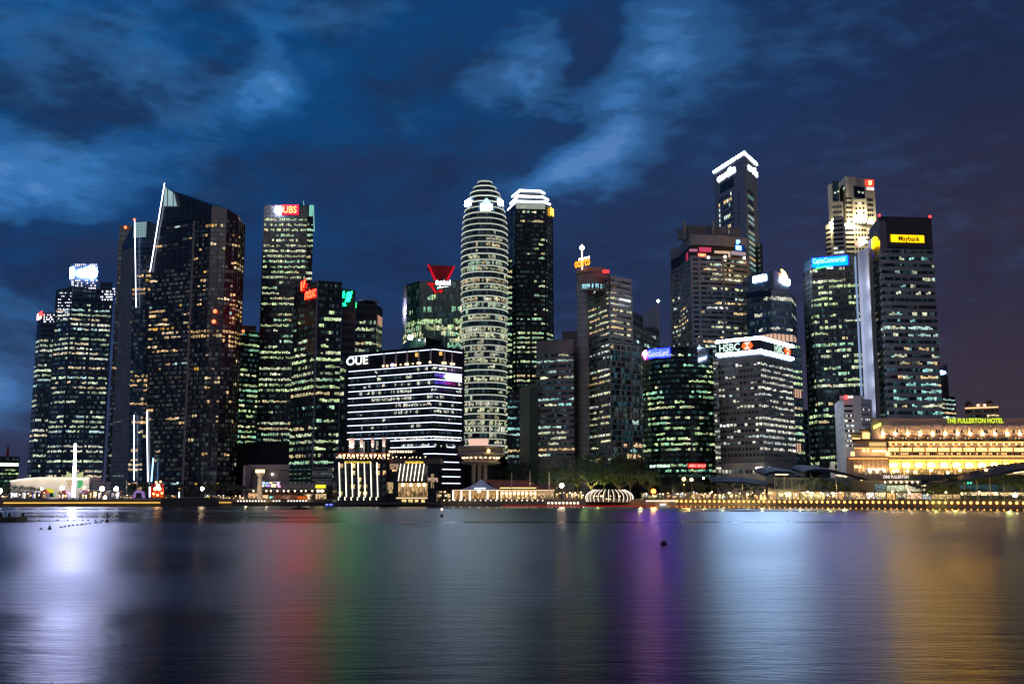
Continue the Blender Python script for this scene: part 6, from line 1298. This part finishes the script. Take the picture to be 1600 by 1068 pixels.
# wall light lines
def shoreline(x0, x1, z0, z1, m, out, name, label, cat, step=25):
    xs = [x0]; 
    while xs[-1] + step < x1: xs.append(xs[-1] + step)
    xs.append(x1); pts = [tuple(shore(x)[:2]) for x in xs]; mb = MB(); ribbon(mb, pts, z0, z1, out, m, out - .25); o = mb.build(name)
    return tag(o, label, cat)
shoreline(5, 250, 1.95, 2.4, emit((1, .58, .1), 1.5), .6, 'wall_light_line', 'long golden light line along the left seawall', 'light line'); shoreline(342, 361, 1.95, 2.4, emit((1, .58, .1), 1.2), .6, 'wall_light_line', 'short golden light line on the seawall left of the lookout tower', 'light line')
shoreline(2, 252, 0, 1.2, surf('wall_foot', (.30, .18, .08), .8), .9, 'wall_step', 'stone step along the foot of the left seawall under the golden line', 'step')
shoreline(785, 1075, .15, .45, emit((1, .03, .02), .55), .5, 'red_light_line', 'thin red light line at the waterline under the ribbed dome', 'light line')
shoreline(252, 340, .5, LAND + .9, surf('pontoon', (.05, .045, .04)), 6, 'landing_stage', 'dark low landing stage below the orange lit scaffold', 'landing stage')
shoreline(363, 520, .3, 2.3, surf('pontoon', (.05, .045, .04)), 3, 'landing_stage', 'dark quay platform below the lookout tower', 'landing stage')
# railing along the promenade
def railing(x0, x1, label, m=STEEL):
    root = thing('railing', label, 'railing', tuple(shore((x0 + x1) / 2)[:2]) + (LAND,)); x = x0; posts = MB(); rail = MB(); prev = None
    while x < x1:
        p = shore(x); a = (p.x, p.y + .6); posts.bar((*a, LAND), (*a, LAND + 1.05), .05, m, 4)
        if prev: rail.bar((*prev, LAND + 1.05), (*a, LAND + 1.05), .05, m, 4); rail.bar((*prev, LAND + .55), (*a, LAND + .55), .03, m, 4)
        prev = a; x += 6
    rail.build('rail', root); posts.build('posts', root)
railing(1060, 1640, 'thin railing on top of the right-hand seawall'); railing(5, 250, 'thin railing on top of the golden lined left seawall')

LEAF = surf('foliage', (.045, .075, .025), .7, var=.4, scale=1.5); LEAF2 = surf('foliage_dark', (.03, .05, .02), .7, var=.4, scale=1.5)
def tree_proto(seed, spread=1.0, n_cl=34, per=46, leaf=.062, low=.42, mat=None):
    """unit tree: height 1, crown radius about .5*spread"""
    rng = random.Random(seed); tr = MB(); cr = MB(); mat = mat or LEAF
    tr.bar((0, 0, -.02), (.01, .01, low), .028, BARK, 7, .018); tips = []
    for k in range(7):
        t = k * 2 * math.pi / 7 + rng.uniform(-.3, .3); q = Vector((.01, .01, low * rng.uniform(.75, 1))); e = q + Vector((math.cos(t) * .27 * spread, math.sin(t) * .27 * spread, rng.uniform(.14, .36)))
        tr.bar(q, e, .014, BARK, 5, .006); tips.append(e)
        e2 = e + Vector((math.cos(t + .5) * .12 * spread, math.sin(t + .5) * .12 * spread, .1)); tr.bar(e, e2, .006, BARK, 4, .002)
    for k in range(n_cl):
        t = rng.uniform(0, 2 * math.pi); rr = math.sqrt(rng.random()) * .46 * spread; h = low + .12 + (1 - low - .18) * rng.random() ** .8
        lim = .5 * spread * math.sqrt(max(.05, 1 - ((h - low - .12) / (1 - low - .08)) ** 2)); rr = min(rr, lim)
        c = Vector((math.cos(t) * rr, math.sin(t) * rr, h)); cs = rng.uniform(.07, .13)
        for j in range(per):
            d = Vector((rng.gauss(0, 1), rng.gauss(0, 1), rng.gauss(0, .7))); d = d.normalized() * cs * rng.random() ** .4
            p = c + d; u = Vector((rng.gauss(0, 1), rng.gauss(0, 1), rng.gauss(0, .6))).normalized(); w = u.orthogonal().normalized(); L = leaf * rng.uniform(.5, 1.1) * .5
            cr.face([p - u * L, p + w * L * .6, p + u * L, p - w * L * .6], mat)
    return tr, cr
PROTO = {}
def make_proto(kind, *a, **k):
    tr, cr = tree_proto(*a, **k); me = []
    for name, mb in (('trunk', tr), ('crown', cr)):
        o = mb.build(name); COL.objects.unlink(o); me.append(o.data); bpy.data.objects.remove(o)
    PROTO.setdefault(kind, []).append(me)
for s in range(3): make_proto('round', 10 + s, 1.0)
for s in range(2): make_proto('wide', 20 + s, 1.55, 60, 46, .05, .36, LEAF2)
make_proto('shrub', 31, 1.2, 26, 40, .08, .12, LEAF2); make_proto('cone', 33, .45, 40, 36, .05, .1, LEAF2)
def tree(px, ytop, D, wpx, label, kind='round', rot=0, group=None, base=LAND, name='tree', v=0):
    x = at(px, 774, D).x; h = gz(ytop, D) - base; w = wpx / F * D
    root = thing(name, label, 'tree' if kind != 'shrub' else 'shrub', (x, D, base), group)
    sp = {'round': 1.0, 'wide': 1.55, 'shrub': 1.2, 'cone': .45}[kind]; k = w / sp
    for nm, me in zip(('trunk', 'crown'), PROTO[kind][v % len(PROTO[kind])]):
        o = bpy.data.objects.new(nm, me); COL.objects.link(o); o.parent = root; o.scale = (k, k, h); o.rotation_euler = (0, 0, rot); KIDS.setdefault(root.name, []).append(o)
    return root
bigs = [(868, 726, 655, 60, 'leftmost huge dark rain tree behind the brown roofed hall'), (903, 711, 660, 78, 'tallest dark rain tree left of centre of the quay grove'), (945, 709, 655, 82, 'broad dark rain tree directly behind the ribbed dome'), (985, 713, 650, 66, 'dark rain tree behind the right side of the ribbed dome'), (1014, 733, 640, 44, 'rightmost lower dark rain tree behind the brightest orange lamp'),
        (925, 724, 640, 66, 'dark rain tree in front of the grove, left above the ribbed dome'), (968, 726, 636, 60, 'dark rain tree in front of the grove, right above the ribbed dome'), (820, 722, 690, 42, 'dark tree behind the terracotta roof'), (792, 728, 692, 34, 'dark tree between the disc tower and the terracotta roof'), (846, 730, 670, 36, 'dark tree above the brown roofed hall')]
for i, (x, y, D, w, lab) in enumerate(bigs): tree(x, y, D, w, lab, 'wide', i * 1.3, 'big rain trees in the quay grove', v=i)
row = [(1040, 757, 24), (1070, 750, 24), (1096, 752, 26), (1119, 756, 24), (1142, 750, 26), (1160, 754, 22), (1178, 753, 24), (1196, 758, 20), (1236, 755, 24), (1253, 748, 26), (1272, 743, 30), (1291, 748, 26), (1308, 752, 26), (1326, 757, 20)]
for i, (x, y, w) in enumerate(row): tree(x, y, Ds(x) + 22 + (i % 3) * 5, w, 'round promenade tree, %s from the left in the row right of the brightest orange lamp' % nth(i + 1), 'round', i * .9, 'promenade trees on the right-hand quay', v=i)
for i, (x, y, D, w, lab, kd) in enumerate([(1437, 756, 462, 22, 'small spreading tree in front of the mall glass, right of the white letters', 'wide'), (1407, 770, 458, 12, 'dense rounded shrub in front of the mall', 'shrub'), (1466, 752, 470, 28, 'tree in front of the mall, left of the lit stems', 'round'), (1488, 745, 474, 24, 'taller tree in front of the mall at the end of the light strip', 'round'), (1512, 762, 466, 26, 'low tree under the rising canopy roof', 'wide'),
        (1450, 766, 455, 24, 'low leafy tree beside the rounded shrub', 'wide'), (1575, 741, 462, 34, 'large tree near the right edge lit from below', 'wide'), (1598, 746, 458, 28, 'tree cut by the right edge of the view', 'round'), (1350, 764, 480, 14, 'small tree at the left end of the mall', 'round')]): tree(x, y, D, w, lab, kd, i, 'trees in front of the mall', v=i)
for i, (x, y, D, w, lab, kd) in enumerate([(330, 757, 640, 26, 'dark tree left of the lookout tower, first of four', 'round'), (348, 753, 645, 26, 'dark tree left of the lookout tower, second of four', 'round'), (366, 756, 640, 26, 'dark tree left of the lookout tower, third of four', 'round'), (381, 758, 650, 20, 'dark tree left of the lookout tower, fourth of four', 'round'), (300, 762, 660, 20, 'low dark tree left of the warm starburst lamp', 'round'),
        (283, 755, 632, 7, 'slim cone-shaped cypress right of the orange scaffold', 'cone'), (205, 754, 680, 26, 'dark tree behind the left flagpoles', 'round'), (226, 753, 680, 24, 'dark tree behind the purple arch', 'round'), (516, 764, 640, 12, 'small dark tree left of the glass waterfront hotel', 'round'), (487, 776, 612, 10, 'dark shrub on the quay right of the trumpet canopy', 'shrub'),
        (26, 757, 660, 26, 'low leafy tree at far left in front of the white lit hall, first of three', 'wide'), (42, 759, 660, 26, 'low leafy tree in front of the white lit hall, second of three', 'wide'), (57, 761, 660, 22, 'low leafy tree in front of the white lit hall, third of three', 'wide'), (9, 758, 655, 16, 'dark tree at the left picture edge', 'round'), (693, 756, 650, 20, 'dark tree left of the grey tent roof', 'round'), (655, 707, 640, 18, 'potted roof garden tree above the slanting light fins', 'shrub')]):
    tree(x, y, D, w, lab, kd, i * .7, 'trees on the left and middle quay', v=i, base=LAND if y > 720 else gz(717, 640))
# warm uplights in the trees
for x, y, D, e, c in [(1075, 772, 550, 900, (1, .7, .25)), (1100, 772, 549, 900, (1, .75, .3)), (1190, 772, 535, 800, (1, .75, .3)), (1295, 772, 515, 900, (1, .8, .3)), (1235, 773, 530, 800, (1, .8, .35)), (885, 768, 640, 5500, (.85, 1, .35)), (912, 766, 636, 4500, (.8, 1, .3)), (935, 764, 636, 2500, (.8, 1, .3)), (1000, 768, 630, 3500, (1, .8, .3)), (1068, 757, 560, 900, (1, .6, .1)), (1128, 772, 548, 1200, (1, .8, .3)), (1160, 773, 545, 900, (1, .75, .3)), (1250, 773, 530, 1200, (.9, .85, .35)), (1275, 772, 528, 1300, (.9, .85, .35)), (1318, 770, 505, 1200, (1, .8, .3)),
                      (1461, 772, 455, 700, (.9, .9, .2)), (1491, 774, 455, 800, (.9, .9, .2)), (1575, 770, 450, 1800, (.9, .9, .25)), (385, 768, 630, 200, (.9, .9, .3)), (30, 770, 650, 300, (.7, 1, .7))]: plight(None, at(x, y, D), e * 2.2, c)

# kiosks and shopfronts along the promenade
KR = random.Random(99)
def kiosk(x0, x1, yt, D, col, roofm, label, name='kiosk', peak=False, cat='kiosk'):
    x = lambda p: at(p, 774, D).x; root = thing(name, label, cat, ((x(x0) + x(x1)) / 2, D, LAND)); zt = gz(yt, D)
    mb = MB(); mb.box(x(x0), x(x1), D, D + 5, LAND, zt - .1, surf('kiosk_wall', (.15, .12, .10))); mb.build('body', root)
    mb = MB(); a, b = x(x0) - .3, x(x1) + .3
    if peak: m_ = (a + b) / 2; mb.prism([(a, D - .8), (b, D - .8), (b, D + 5.5), (a, D + 5.5)], zt, zt + peak, roofm, [(m_ - .1, D + 2), (m_ + .1, D + 2), (m_ + .1, D + 2.4), (m_ - .1, D + 2.4)])
    else: mb.box(a, b, D - 1.0, D + 5.3, zt, zt + .3, roofm)
    mb.build('roof', root); mb = MB(); n = max(1, round((x(x1) - x(x0)) / .95))
    for i in range(n):
        p, q = x(x0) + (x(x1) - x(x0)) * (i + .06) / n, x(x0) + (x(x1) - x(x0)) * (i + .94) / n; w_ = KR.choice([.03, .1, .35, .8, 1.2, 1.7]); c2 = KR.choice([col, col, (1, .6, .25), (1, .8, .45)]); mb.quad((p, D - .06), (q, D - .06), LAND + KR.uniform(.3, 1.4), zt - KR.uniform(.3, 1.1), WINK, tuple(v * w_ for v in c2), [(x0 + i * 1.7, 0), (x0 + i * 1.7 + 1.5, 0), (x0 + i * 1.7 + 1.5, 1), (x0 + i * 1.7, 1)])
    mb.build('shop_window', root)
    for k in range(KR.choice([1, 2, 2, 3])): mb = MB(); mb.ball((x(KR.uniform(x0, x1)), D - KR.uniform(1.2, 4), KR.uniform(LAND + 1.8, zt + .6)), KR.choice([.16, .22, .3]), emit(KR.choice([(1, .6, .25), (1, .75, .4), (.95, .95, 1)]), 9), 4); mb.build('hanging_lamp', root)
    return root
rng = random.Random(17); cols = [(1.5, .85, .3), (1.3, .6, .2), (.9, .8, .5), (.5, .75, .5), (1.3, .6, .3), (1.1, .85, .95), (1.5, 1.1, .4), (1, .42, .12)]
xs = [1003, 1012, 1026, 1037, 1050, 1061, 1074, 1090, 1102, 1114, 1127, 1139, 1152, 1165, 1178, 1199, 1212, 1226, 1240, 1252, 1262, 1276, 1288, 1299, 1312]
for i, (a, b) in enumerate(zip(xs, xs[1:])):
    kiosk(a + .8, b - 1, 770.5 + rng.uniform(-1.6, 1.5), Ds(a) + 14 + rng.uniform(-2, 3), tuple(v * rng.uniform(.55, 1.15) for v in rng.choice(cols)), rng.choice([ROOFB, TENT, STEEL, WOOD]), 'small lit promenade kiosk, %s from the left between the brightest orange lamp and the mall' % nth(i + 1), peak=rng.choice([0, 0, 1.0]))
for i, (a, b) in enumerate([(694, 704), (868, 876), (880, 887), (888, 895), (896, 902), (903, 912)]):
    kiosk(a, b, 769, Ds(a) + 16, [(1, .6, .3), (1.2, .9, .6), (.9, .8, 1.2), (.9, .85, 1.2), (1.1, 1, 1.1), (.9, .9, .3)][i], WOOD, 'lit stall under the grove, %s from the left, beside the ribbed dome' % nth(i + 1))
for i, (x0, x1, y, c, m, pk, lab) in enumerate([(17, 50, 768, (.9, 1, 1), TENT, 0, 'long white lit marquee at the far left'), (51, 60, 769, (.5, .6, 1.3), TENT, 1, 'small tent glowing blue and pink at far left'), (63, 72, 770, (1.2, .4, .35), REDM, 2, 'red peaked tent beside the green and yellow float'), (90, 104, 770, (1.2, .75, .7), REDM, 2, 'red peaked tent below the rosy white lamp'), (123, 136, 770.5, (1, .9, .7), REDM, 2.2, 'red peaked tent right of the tall white light column'),
        (138, 153, 766, (1.3, .95, .5), TENT, 0, 'cream lit booth left of the large starburst lamp'), (154, 166, 767, (1, 1, 1.3), TENT, 0, 'white glowing booth under the large starburst lamp'), (174, 186, 767, (1.1, 1, 1.2), TENT, 0, 'white glowing booth under the second starburst lamp'), (0, 14, 772, (1.3, .9, .6), TENT, 0, 'warm lit booth at the left picture edge'), (188, 206, 774, (.5, .4, .3), STEEL, 0, 'dim low booth left of the purple arch'),
        (258, 274, 774, (1.1, .4, .15), STEEL, 0, 'low orange lit stall right of the scaffold'), (320, 328, 773, (1, .8, .4), STEEL, 0, 'small lit stall under the warm starburst lamp'), (332, 346, 774.5, (.8, .9, 1), TENT, 0, 'white lit stall under the dark trees'), (348, 362, 775, (1, .7, .45), WOOD, 0, 'warm lit stall under the dark trees'), (364, 384, 776, (1, .55, .3), WOOD, 0, 'long low warm stall left of the lookout tower')]):
    kiosk(x0, x1, y, 628, c, m, lab, 'tent' if pk else 'booth', pk, 'tent' if pk else 'booth')

# fairground pieces on the left quay
D = 640; X = lambda x, d=640: at(x, 774, d).x
t = thing('light_column', 'tall brilliant white light column leaning slightly on the left quay', 'light column', (X(115), 636, LAND)); mb = MB(); mb.bar(at(115, 776, 636), at(117.6, 693, 636), .95, E_VIO, 8, .6); mb.build('tube', t); mb = MB(); mb.bar((X(115, 636), 636, LAND - .1), (X(115, 636), 636, LAND + .5), 1.2, BLACK, 10); mb.build('base', t)
t = thing('star_lantern', 'big pale star-shaped lantern glowing yellow and green behind the white light column', 'lantern', (X(117, 650), 650, LAND)); mb = MB()
P = lambda x, y: at(x, y, 650); ym = emit((.95, 1, .45), .55); gm_ = emit((.15, .9, .35), .5); om = emit((1, .75, .45), .6)
def slab(mb, pts, m, th=.6): A = [P(*q) for q in pts]; Bk = [a + Vector((0, th, 0)) for a in A]; mb.face(A, m); [mb.face([A[i], Bk[i], Bk[(i + 1) % len(A)], A[(i + 1) % len(A)]], m) for i in range(len(A))]; mb.face(Bk[::-1], m)
slab(mb, [(104, 736), (112, 740), (112, 746), (104, 746)], ym); slab(mb, [(120, 740), (130, 736), (129, 746), (120, 746)], ym); mb.build('wings', t); mb = MB(); slab(mb, [(103, 750), (112, 750), (112, 762), (106, 761)], om); slab(mb, [(113, 750), (121, 750), (121, 764), (113, 764)], emit((.9, .95, .9), .6)); mb.build('body', t); mb = MB(); slab(mb, [(122, 750), (129, 750), (129, 756), (126, 761), (121, 763)], gm_); mb.build('side_panel', t)
t = thing('exhibition_hall', 'long low hall with a curved white floodlit wall on the left quay', 'hall', (X(75, 690), 690, LAND)); mb = MB(); tops = [(17, 750.5), (30, 748), (48, 746), (62, 745.2), (90, 745.2), (140, 745.5)]
q = [at(x, y, 690) for x, y in tops]; wl = surf('hall_white', (.8, .76, .68), .7, var=.04)
for a, b in zip(q, q[1:]):
    mb.face([(a.x, a.y, LAND), (b.x, b.y, LAND), b, a], wl); mb.face([a, b, (b.x, b.y + 20, b.z), (a.x, a.y + 20, a.z)], wl)
mb.face([(q[0].x, 690, LAND), q[0], (q[0].x, 710, q[0].z), (q[0].x, 710, LAND)], wl); mb.face([(q[-1].x, 690, LAND), (q[-1].x, 710, LAND), (q[-1].x, 710, q[-1].z), q[-1]], wl); mb.build('wall', t)
mb = MB()
for a, b in zip(q, q[1:]): mb.bar(a + Vector((0, -.8, -.4)), b + Vector((0, -.8, -.4)), .3, emit((1, .82, .55), 3.2), 4)
mb.build('light_strip', t)
for x in (30, 60, 90, 122): plight(t, at(x, 752, 682), 1500, (1, .85, .62), 1)
bx(t, 'side_annex', 140, 172, 752, 780, 692, 18, surf('annex_grey', (.07, .075, .09)), True)
t = thing('float_figure', 'yellow and green shaped float with a red awning on the left quay', 'float', (X(75), 634, LAND)); mb = MB(); P = lambda x, y: at(x, y, 634)
slab(mb, [(74, 761.5), (77, 764), (83, 763), (83, 768), (78, 770), (74, 774), (69, 774), (72, 769)], emit((.85, .8, .03), .8), 1); mb.build('figure', t); mb = MB(); slab(mb, [(66, 776), (69, 772), (82, 769), (84, 776)], surf('float_green', (.03, .2, .06)), 2); mb.build('base', t); mb = MB(); slab(mb, [(62, 770), (72, 764), (74, 766), (66, 771)], emit((.9, .15, .2), .5), 2); mb.build('awning', t)
t = thing('arch_tent', 'small purple arch tent with a black doorway', 'tent', (X(216), 612, LAND)); mb = MB(); P = lambda x, y: at(x, y, 612)
for i, pts in enumerate([[(207, 777.6), (209.5, 768), (212, 768.5), (210.5, 777.6)], [(209.5, 768), (215.5, 764.5), (222.5, 768), (221, 769.5), (211, 769.5)], [(222.5, 768), (224.5, 777.6), (221.5, 777.6), (221, 768.5)]]): slab(mb, pts, emit((.45, .28, .75), .55), 3)
mb.build('frame', t); mb = MB(); P = lambda x, y: at(x, y, 613); slab(mb, [(210.5, 777.6), (210.5, 769.4), (221.5, 769.4), (221.5, 777.6)], BLACK, .1); mb.build('doorway', t)
t = thing('scaffold_tower', 'orange and red lit scaffold tower on the left quay, right of the purple arch', 'scaffold', (X(246), 640, LAND)); mb = MB()
for x in (236, 242, 249, 256):
    mb.bar(at(x, 778, 640), at(x + (246 - x) * .15, 755, 640), .25, REDM, 4)
for y in (757, 763, 769): mb.bar(at(237, y, 640), at(256, y, 640), .18, REDM, 4)
mb.build('frame', t)
bulbs(t, 'lamp', [(243, 763, 639), (249, 763, 639), (247, 758, 639)], 1.0, emit((1, .5, .2), 12)); bulbs(t, 'lamp', [(246, 773, 639), (240, 771, 639), (253, 770, 639), (244, 753, 639), (251, 752, 639)], .6, emit((1, .45, .15), 8)); plight(t, at(246, 765, 637), 1500, (1, .35, .12))
mb = MB(); mb.bar(at(234, 776, 640), at(234, 760, 640), .4, emit((.8, .85, 1), 5), 5); mb.build('light_tube', t); bx(t, 'red_panel', 238, 256, 765, 777, 642, 1, emit((1, .12, .02), .6))
for i, (x, y0) in enumerate([(198, 750), (214.5, 750)]):
    t = thing('flagpole', 'thin bare flagpole %s the purple arch' % ['left of', 'rising behind'][i], 'flagpole', (X(x), 640, LAND)); mb = MB(); mb.bar((X(x), 640, LAND), tuple(at(x, y0, 640)), .14, STEEL, 5); mb.build('pole', t)
t = thing('low_shelter', 'long dim brick-coloured shelter on the quay right of the scaffold tower', 'shelter', (X(297), 612, LAND)); bx(t, 'wall', 274, 320, 777.5, 780, 612, 4, surf('shelter_wall', (.3, .16, .1))); bx(t, 'roof', 272, 322, 776.6, 777.4, 611, 6, STEEL)
mb = MB(); mb.bar(at(280, 779, 611), at(280, 768, 611), .3, emit((.8, .85, 1), 3), 5); tl = thing('light_tube', 'short white light tube in front of the cypress', 'light tube', tuple(at(280, 779, 611))); mb.build('tube', tl)
for i, x in enumerate((1189.3, 1195)):
    D = 540; c = at(x, 774, D); t = thing('cone_tree_light', '%s of two glowing golden cone-shaped light trees on the promenade' % ['left', 'right'][i], 'light tree', (c.x, D, LAND), 'golden cone light trees'); mb = MB(); mb.lathe((c.x, D), [(.95, LAND), (0, gz(769.3, D))], emit((1, .72, .3), 1.6), 10); mb.build('cone', t); mb = MB(); mb.bar((c.x, D, LAND - .02), (c.x, D, LAND + .3), .2, BLACK, 6); mb.build('stem', t)
for i, (x0, x1, y, c) in enumerate([(1083, 1095, 770, (1, .62, .35)), (1011, 1013, 772, (1, .8, .5))][:1]):
    D = 545; t = thing('canvas_awning', 'peach-coloured canvas awning on the promenade right of the yellow lit tree', 'awning', (at(1089, 774, D).x, D, LAND)); P = lambda x, y: at(x, y, D); mb = MB(); slab(mb, [(1082, 776), (1087, 770), (1093, 773), (1096, 777)], surf('peach_canvas', (.8, .5, .3)), 3); mb.build('canvas', t); mb = MB(); mb.bar((at(1089, 774, D).x, D + 1, LAND), tuple(at(1089, 772, D + 1)), .1, STEEL, 5); mb.build('pole', t); plight(t, at(1089, 768, D - 5), 300, (1, .75, .5))
# light pier and small boat
t = thing('pier_canopy', 'glowing white flat pier canopy at the water right of the brightest orange lamp', 'pier canopy', (at(1033, 774, 578).x, 578, 2)); bx(t, 'lit_roof', 1009, 1056, 781.3, 783, 578, 4, emit((1, .8, .6), 1.6)); mb = MB()
for x in (1010, 1025, 1040, 1055): mb.bar((at(x, 774, 579).x, 579, -2), tuple(at(x, 783, 579)), .2, STEEL, 5)
mb.build('posts', t)
t = thing('boat', 'small white lit boat moored below the glowing pier canopy', 'boat', (at(1036, 774, 560).x, 560, 0)); c = at(1036, 774, 560).x; mb = MB(); mb.prism([(c - 2.8, 560), (c + 2.4, 559), (c + 3.3, 560.2), (c + 2.4, 561.4), (c - 2.8, 561.2)], .05, 1.0, WHITE); mb.build('hull', t); mb = MB(); mb.box(c - 1.6, c + 1.2, 559.4, 561, 1.0, 1.9, emit((.85, .95, 1), 1.6)); mb.build('cabin', t)
# things on the water
def onwater(px, py): return onz(px, py, 0)
p = onwater(20, 815.5); t = thing('jetty', 'dark jetty end with ringed lamps at the left edge of the water', 'jetty', (p.x, p.y, 0)); a, b = onwater(-60, 815).x, onwater(42, 814.5).x; D = p.y
mb = MB(); mb.box(a, b, D, D + 6, -.3, gz(808.3, D), BLACK); mb.box(a, onwater(40, 815).x, D + .3, D + 5.5, gz(808.3, D), gz(807, D), BLACK); mb.build('deck', t)
for x in (2, 15.2, 36): c = at(x, 803, D + 2); mb = MB(); mb.bar((c.x, D + 2, gz(808.5, D)), (c.x, D + 2, c.z - .3), .32, BLACK, 8); mb.ball(tuple(c), .42, BLACK, 7); pst = mb.build('lamp_bollard', t); mb = MB(); n = 16; [mb.bar((c.x + .52 * math.cos(k * 2 * math.pi / n), D + 1.9, c.z + .2 + .52 * math.sin(k * 2 * math.pi / n)), (c.x + .52 * math.cos((k + 1) * 2 * math.pi / n), D + 1.9, c.z + .2 + .52 * math.sin((k + 1) * 2 * math.pi / n)), .05, emit((.6, .6, .75), .45), 4) for k in range(n)]; mb.build('ring', pst)
def buoy(px, pyb, h, lab, lamp=None, cross=False):
    p = onwater(px, pyb); t = thing('buoy', lab, 'buoy', (p.x, p.y, 0)); k = p.y / F; mb = MB(); mb.lathe((p.x, p.y), [(0, -.2), (2.6 * k, -.15), (3.1 * k, .12), (1.6 * k, 3.3 * k + .1), (.3, 4.2 * k + .1), (0, 4.3 * k + .1)], BLACK, 14); mb.build('float', t); mb = MB(); mb.bar((p.x, p.y, .1), (p.x, p.y, h * k), .05, BLACK, 5); mb.build('mast', t)
    if cross: mb = MB(); mb.ball((p.x, p.y, h * k), .22, BLACK, 5); mb.ball((p.x, p.y, h * k - .6), .26, BLACK, 5); mb.build('topmark', t)
    if lamp: mb = MB(); mb.ball((p.x, p.y, h * k), .28, emit(lamp, 8), 5); mb.build('lamp', t)
buoy(77.5, 826.5, 16, 'black cone buoy with a thin mast, nearer of the two at left'); buoy(167, 815.5, 13, 'black buoy with a ball topmark, farther of the two at left', cross=True); buoy(690.3, 807.5, 12, 'small lit marker buoy in mid water', (1, .75, .4))
p = onwater(1037, 852); t = thing('mooring_ball', 'dark round mooring ball alone on the right water', 'buoy', (p.x, p.y, 0)); mb = MB(); mb.ball((p.x, p.y, .22), .40, BLACK, 10); mb.build('ball', t, True); mb = MB(); mb.bar((p.x, p.y, .6), (p.x, p.y, .78), .08, STEEL, 6); mb.build('ring', t)
fl = [(62, 812.6), (89, 812.8), (91, 812.8), (106, 812.8), (115, 813), (129, 813), (138, 813), (149, 813.2), (160, 813.5), (95, 824), (101, 823), (108, 822), (114, 821), (121, 820.3), (127, 819.8), (130, 819.5), (135, 818.6), (140, 818), (149, 816.8), (152, 816.5), (157, 816), (64, 826.6)]
proto = None
for i, (x, y) in enumerate(fl):
    p = onwater(x, y)
    if proto is None: proto = thing('line_float', 'x', 'float', (p.x, p.y, 0), 'little floats of the barrier line'); mb = MB(); mb.ball((p.x, p.y, .08), .24, BLACK, 5); mb.build('ball', proto); c = proto
    else: c = copy_tree(proto); c.location = (p.x, p.y, 0)
    c['label'] = 'tiny black float between the two left buoys, %s of the %s string' % (nth(i + 1 if i < 9 else i - 8), 'farther' if i < 9 else 'nearer')
p = onwater(467, 795.5); t = thing('boat', 'small unlit dark boat off the left quay', 'boat', (p.x, p.y, 0)); mb = MB(); mb.prism([(p.x - 3.2, p.y), (p.x + 2.8, p.y), (p.x + 4, p.y + .9), (p.x + 2.8, p.y + 1.8), (p.x - 3.2, p.y + 1.8)], -.1, .8, BLACK); mb.build('hull', t); mb = MB(); mb.box(p.x - 1, p.x + .8, p.y + .3, p.y + 1.5, .8, 2.0, BLACK); mb.bar((p.x - .6, p.y + .9, 2), (p.x - .6, p.y + .9, 3.2), .06, BLACK, 4); mb.build('cabin', t)
mb = MB(); D = 606
t = thing('blue_deck_lights', 'cluster of small blue lights at the water left of the glass waterfront hotel', 'lights', (at(514, 774, D).x, D, 1))
for x in (509.5, 511.5, 515.5, 518.5): mb.bar(at(x, 786.8, D), at(x, 789, D), .3, emit((.12, .15, 1), 4), 5)
mb.build('lamps', t)
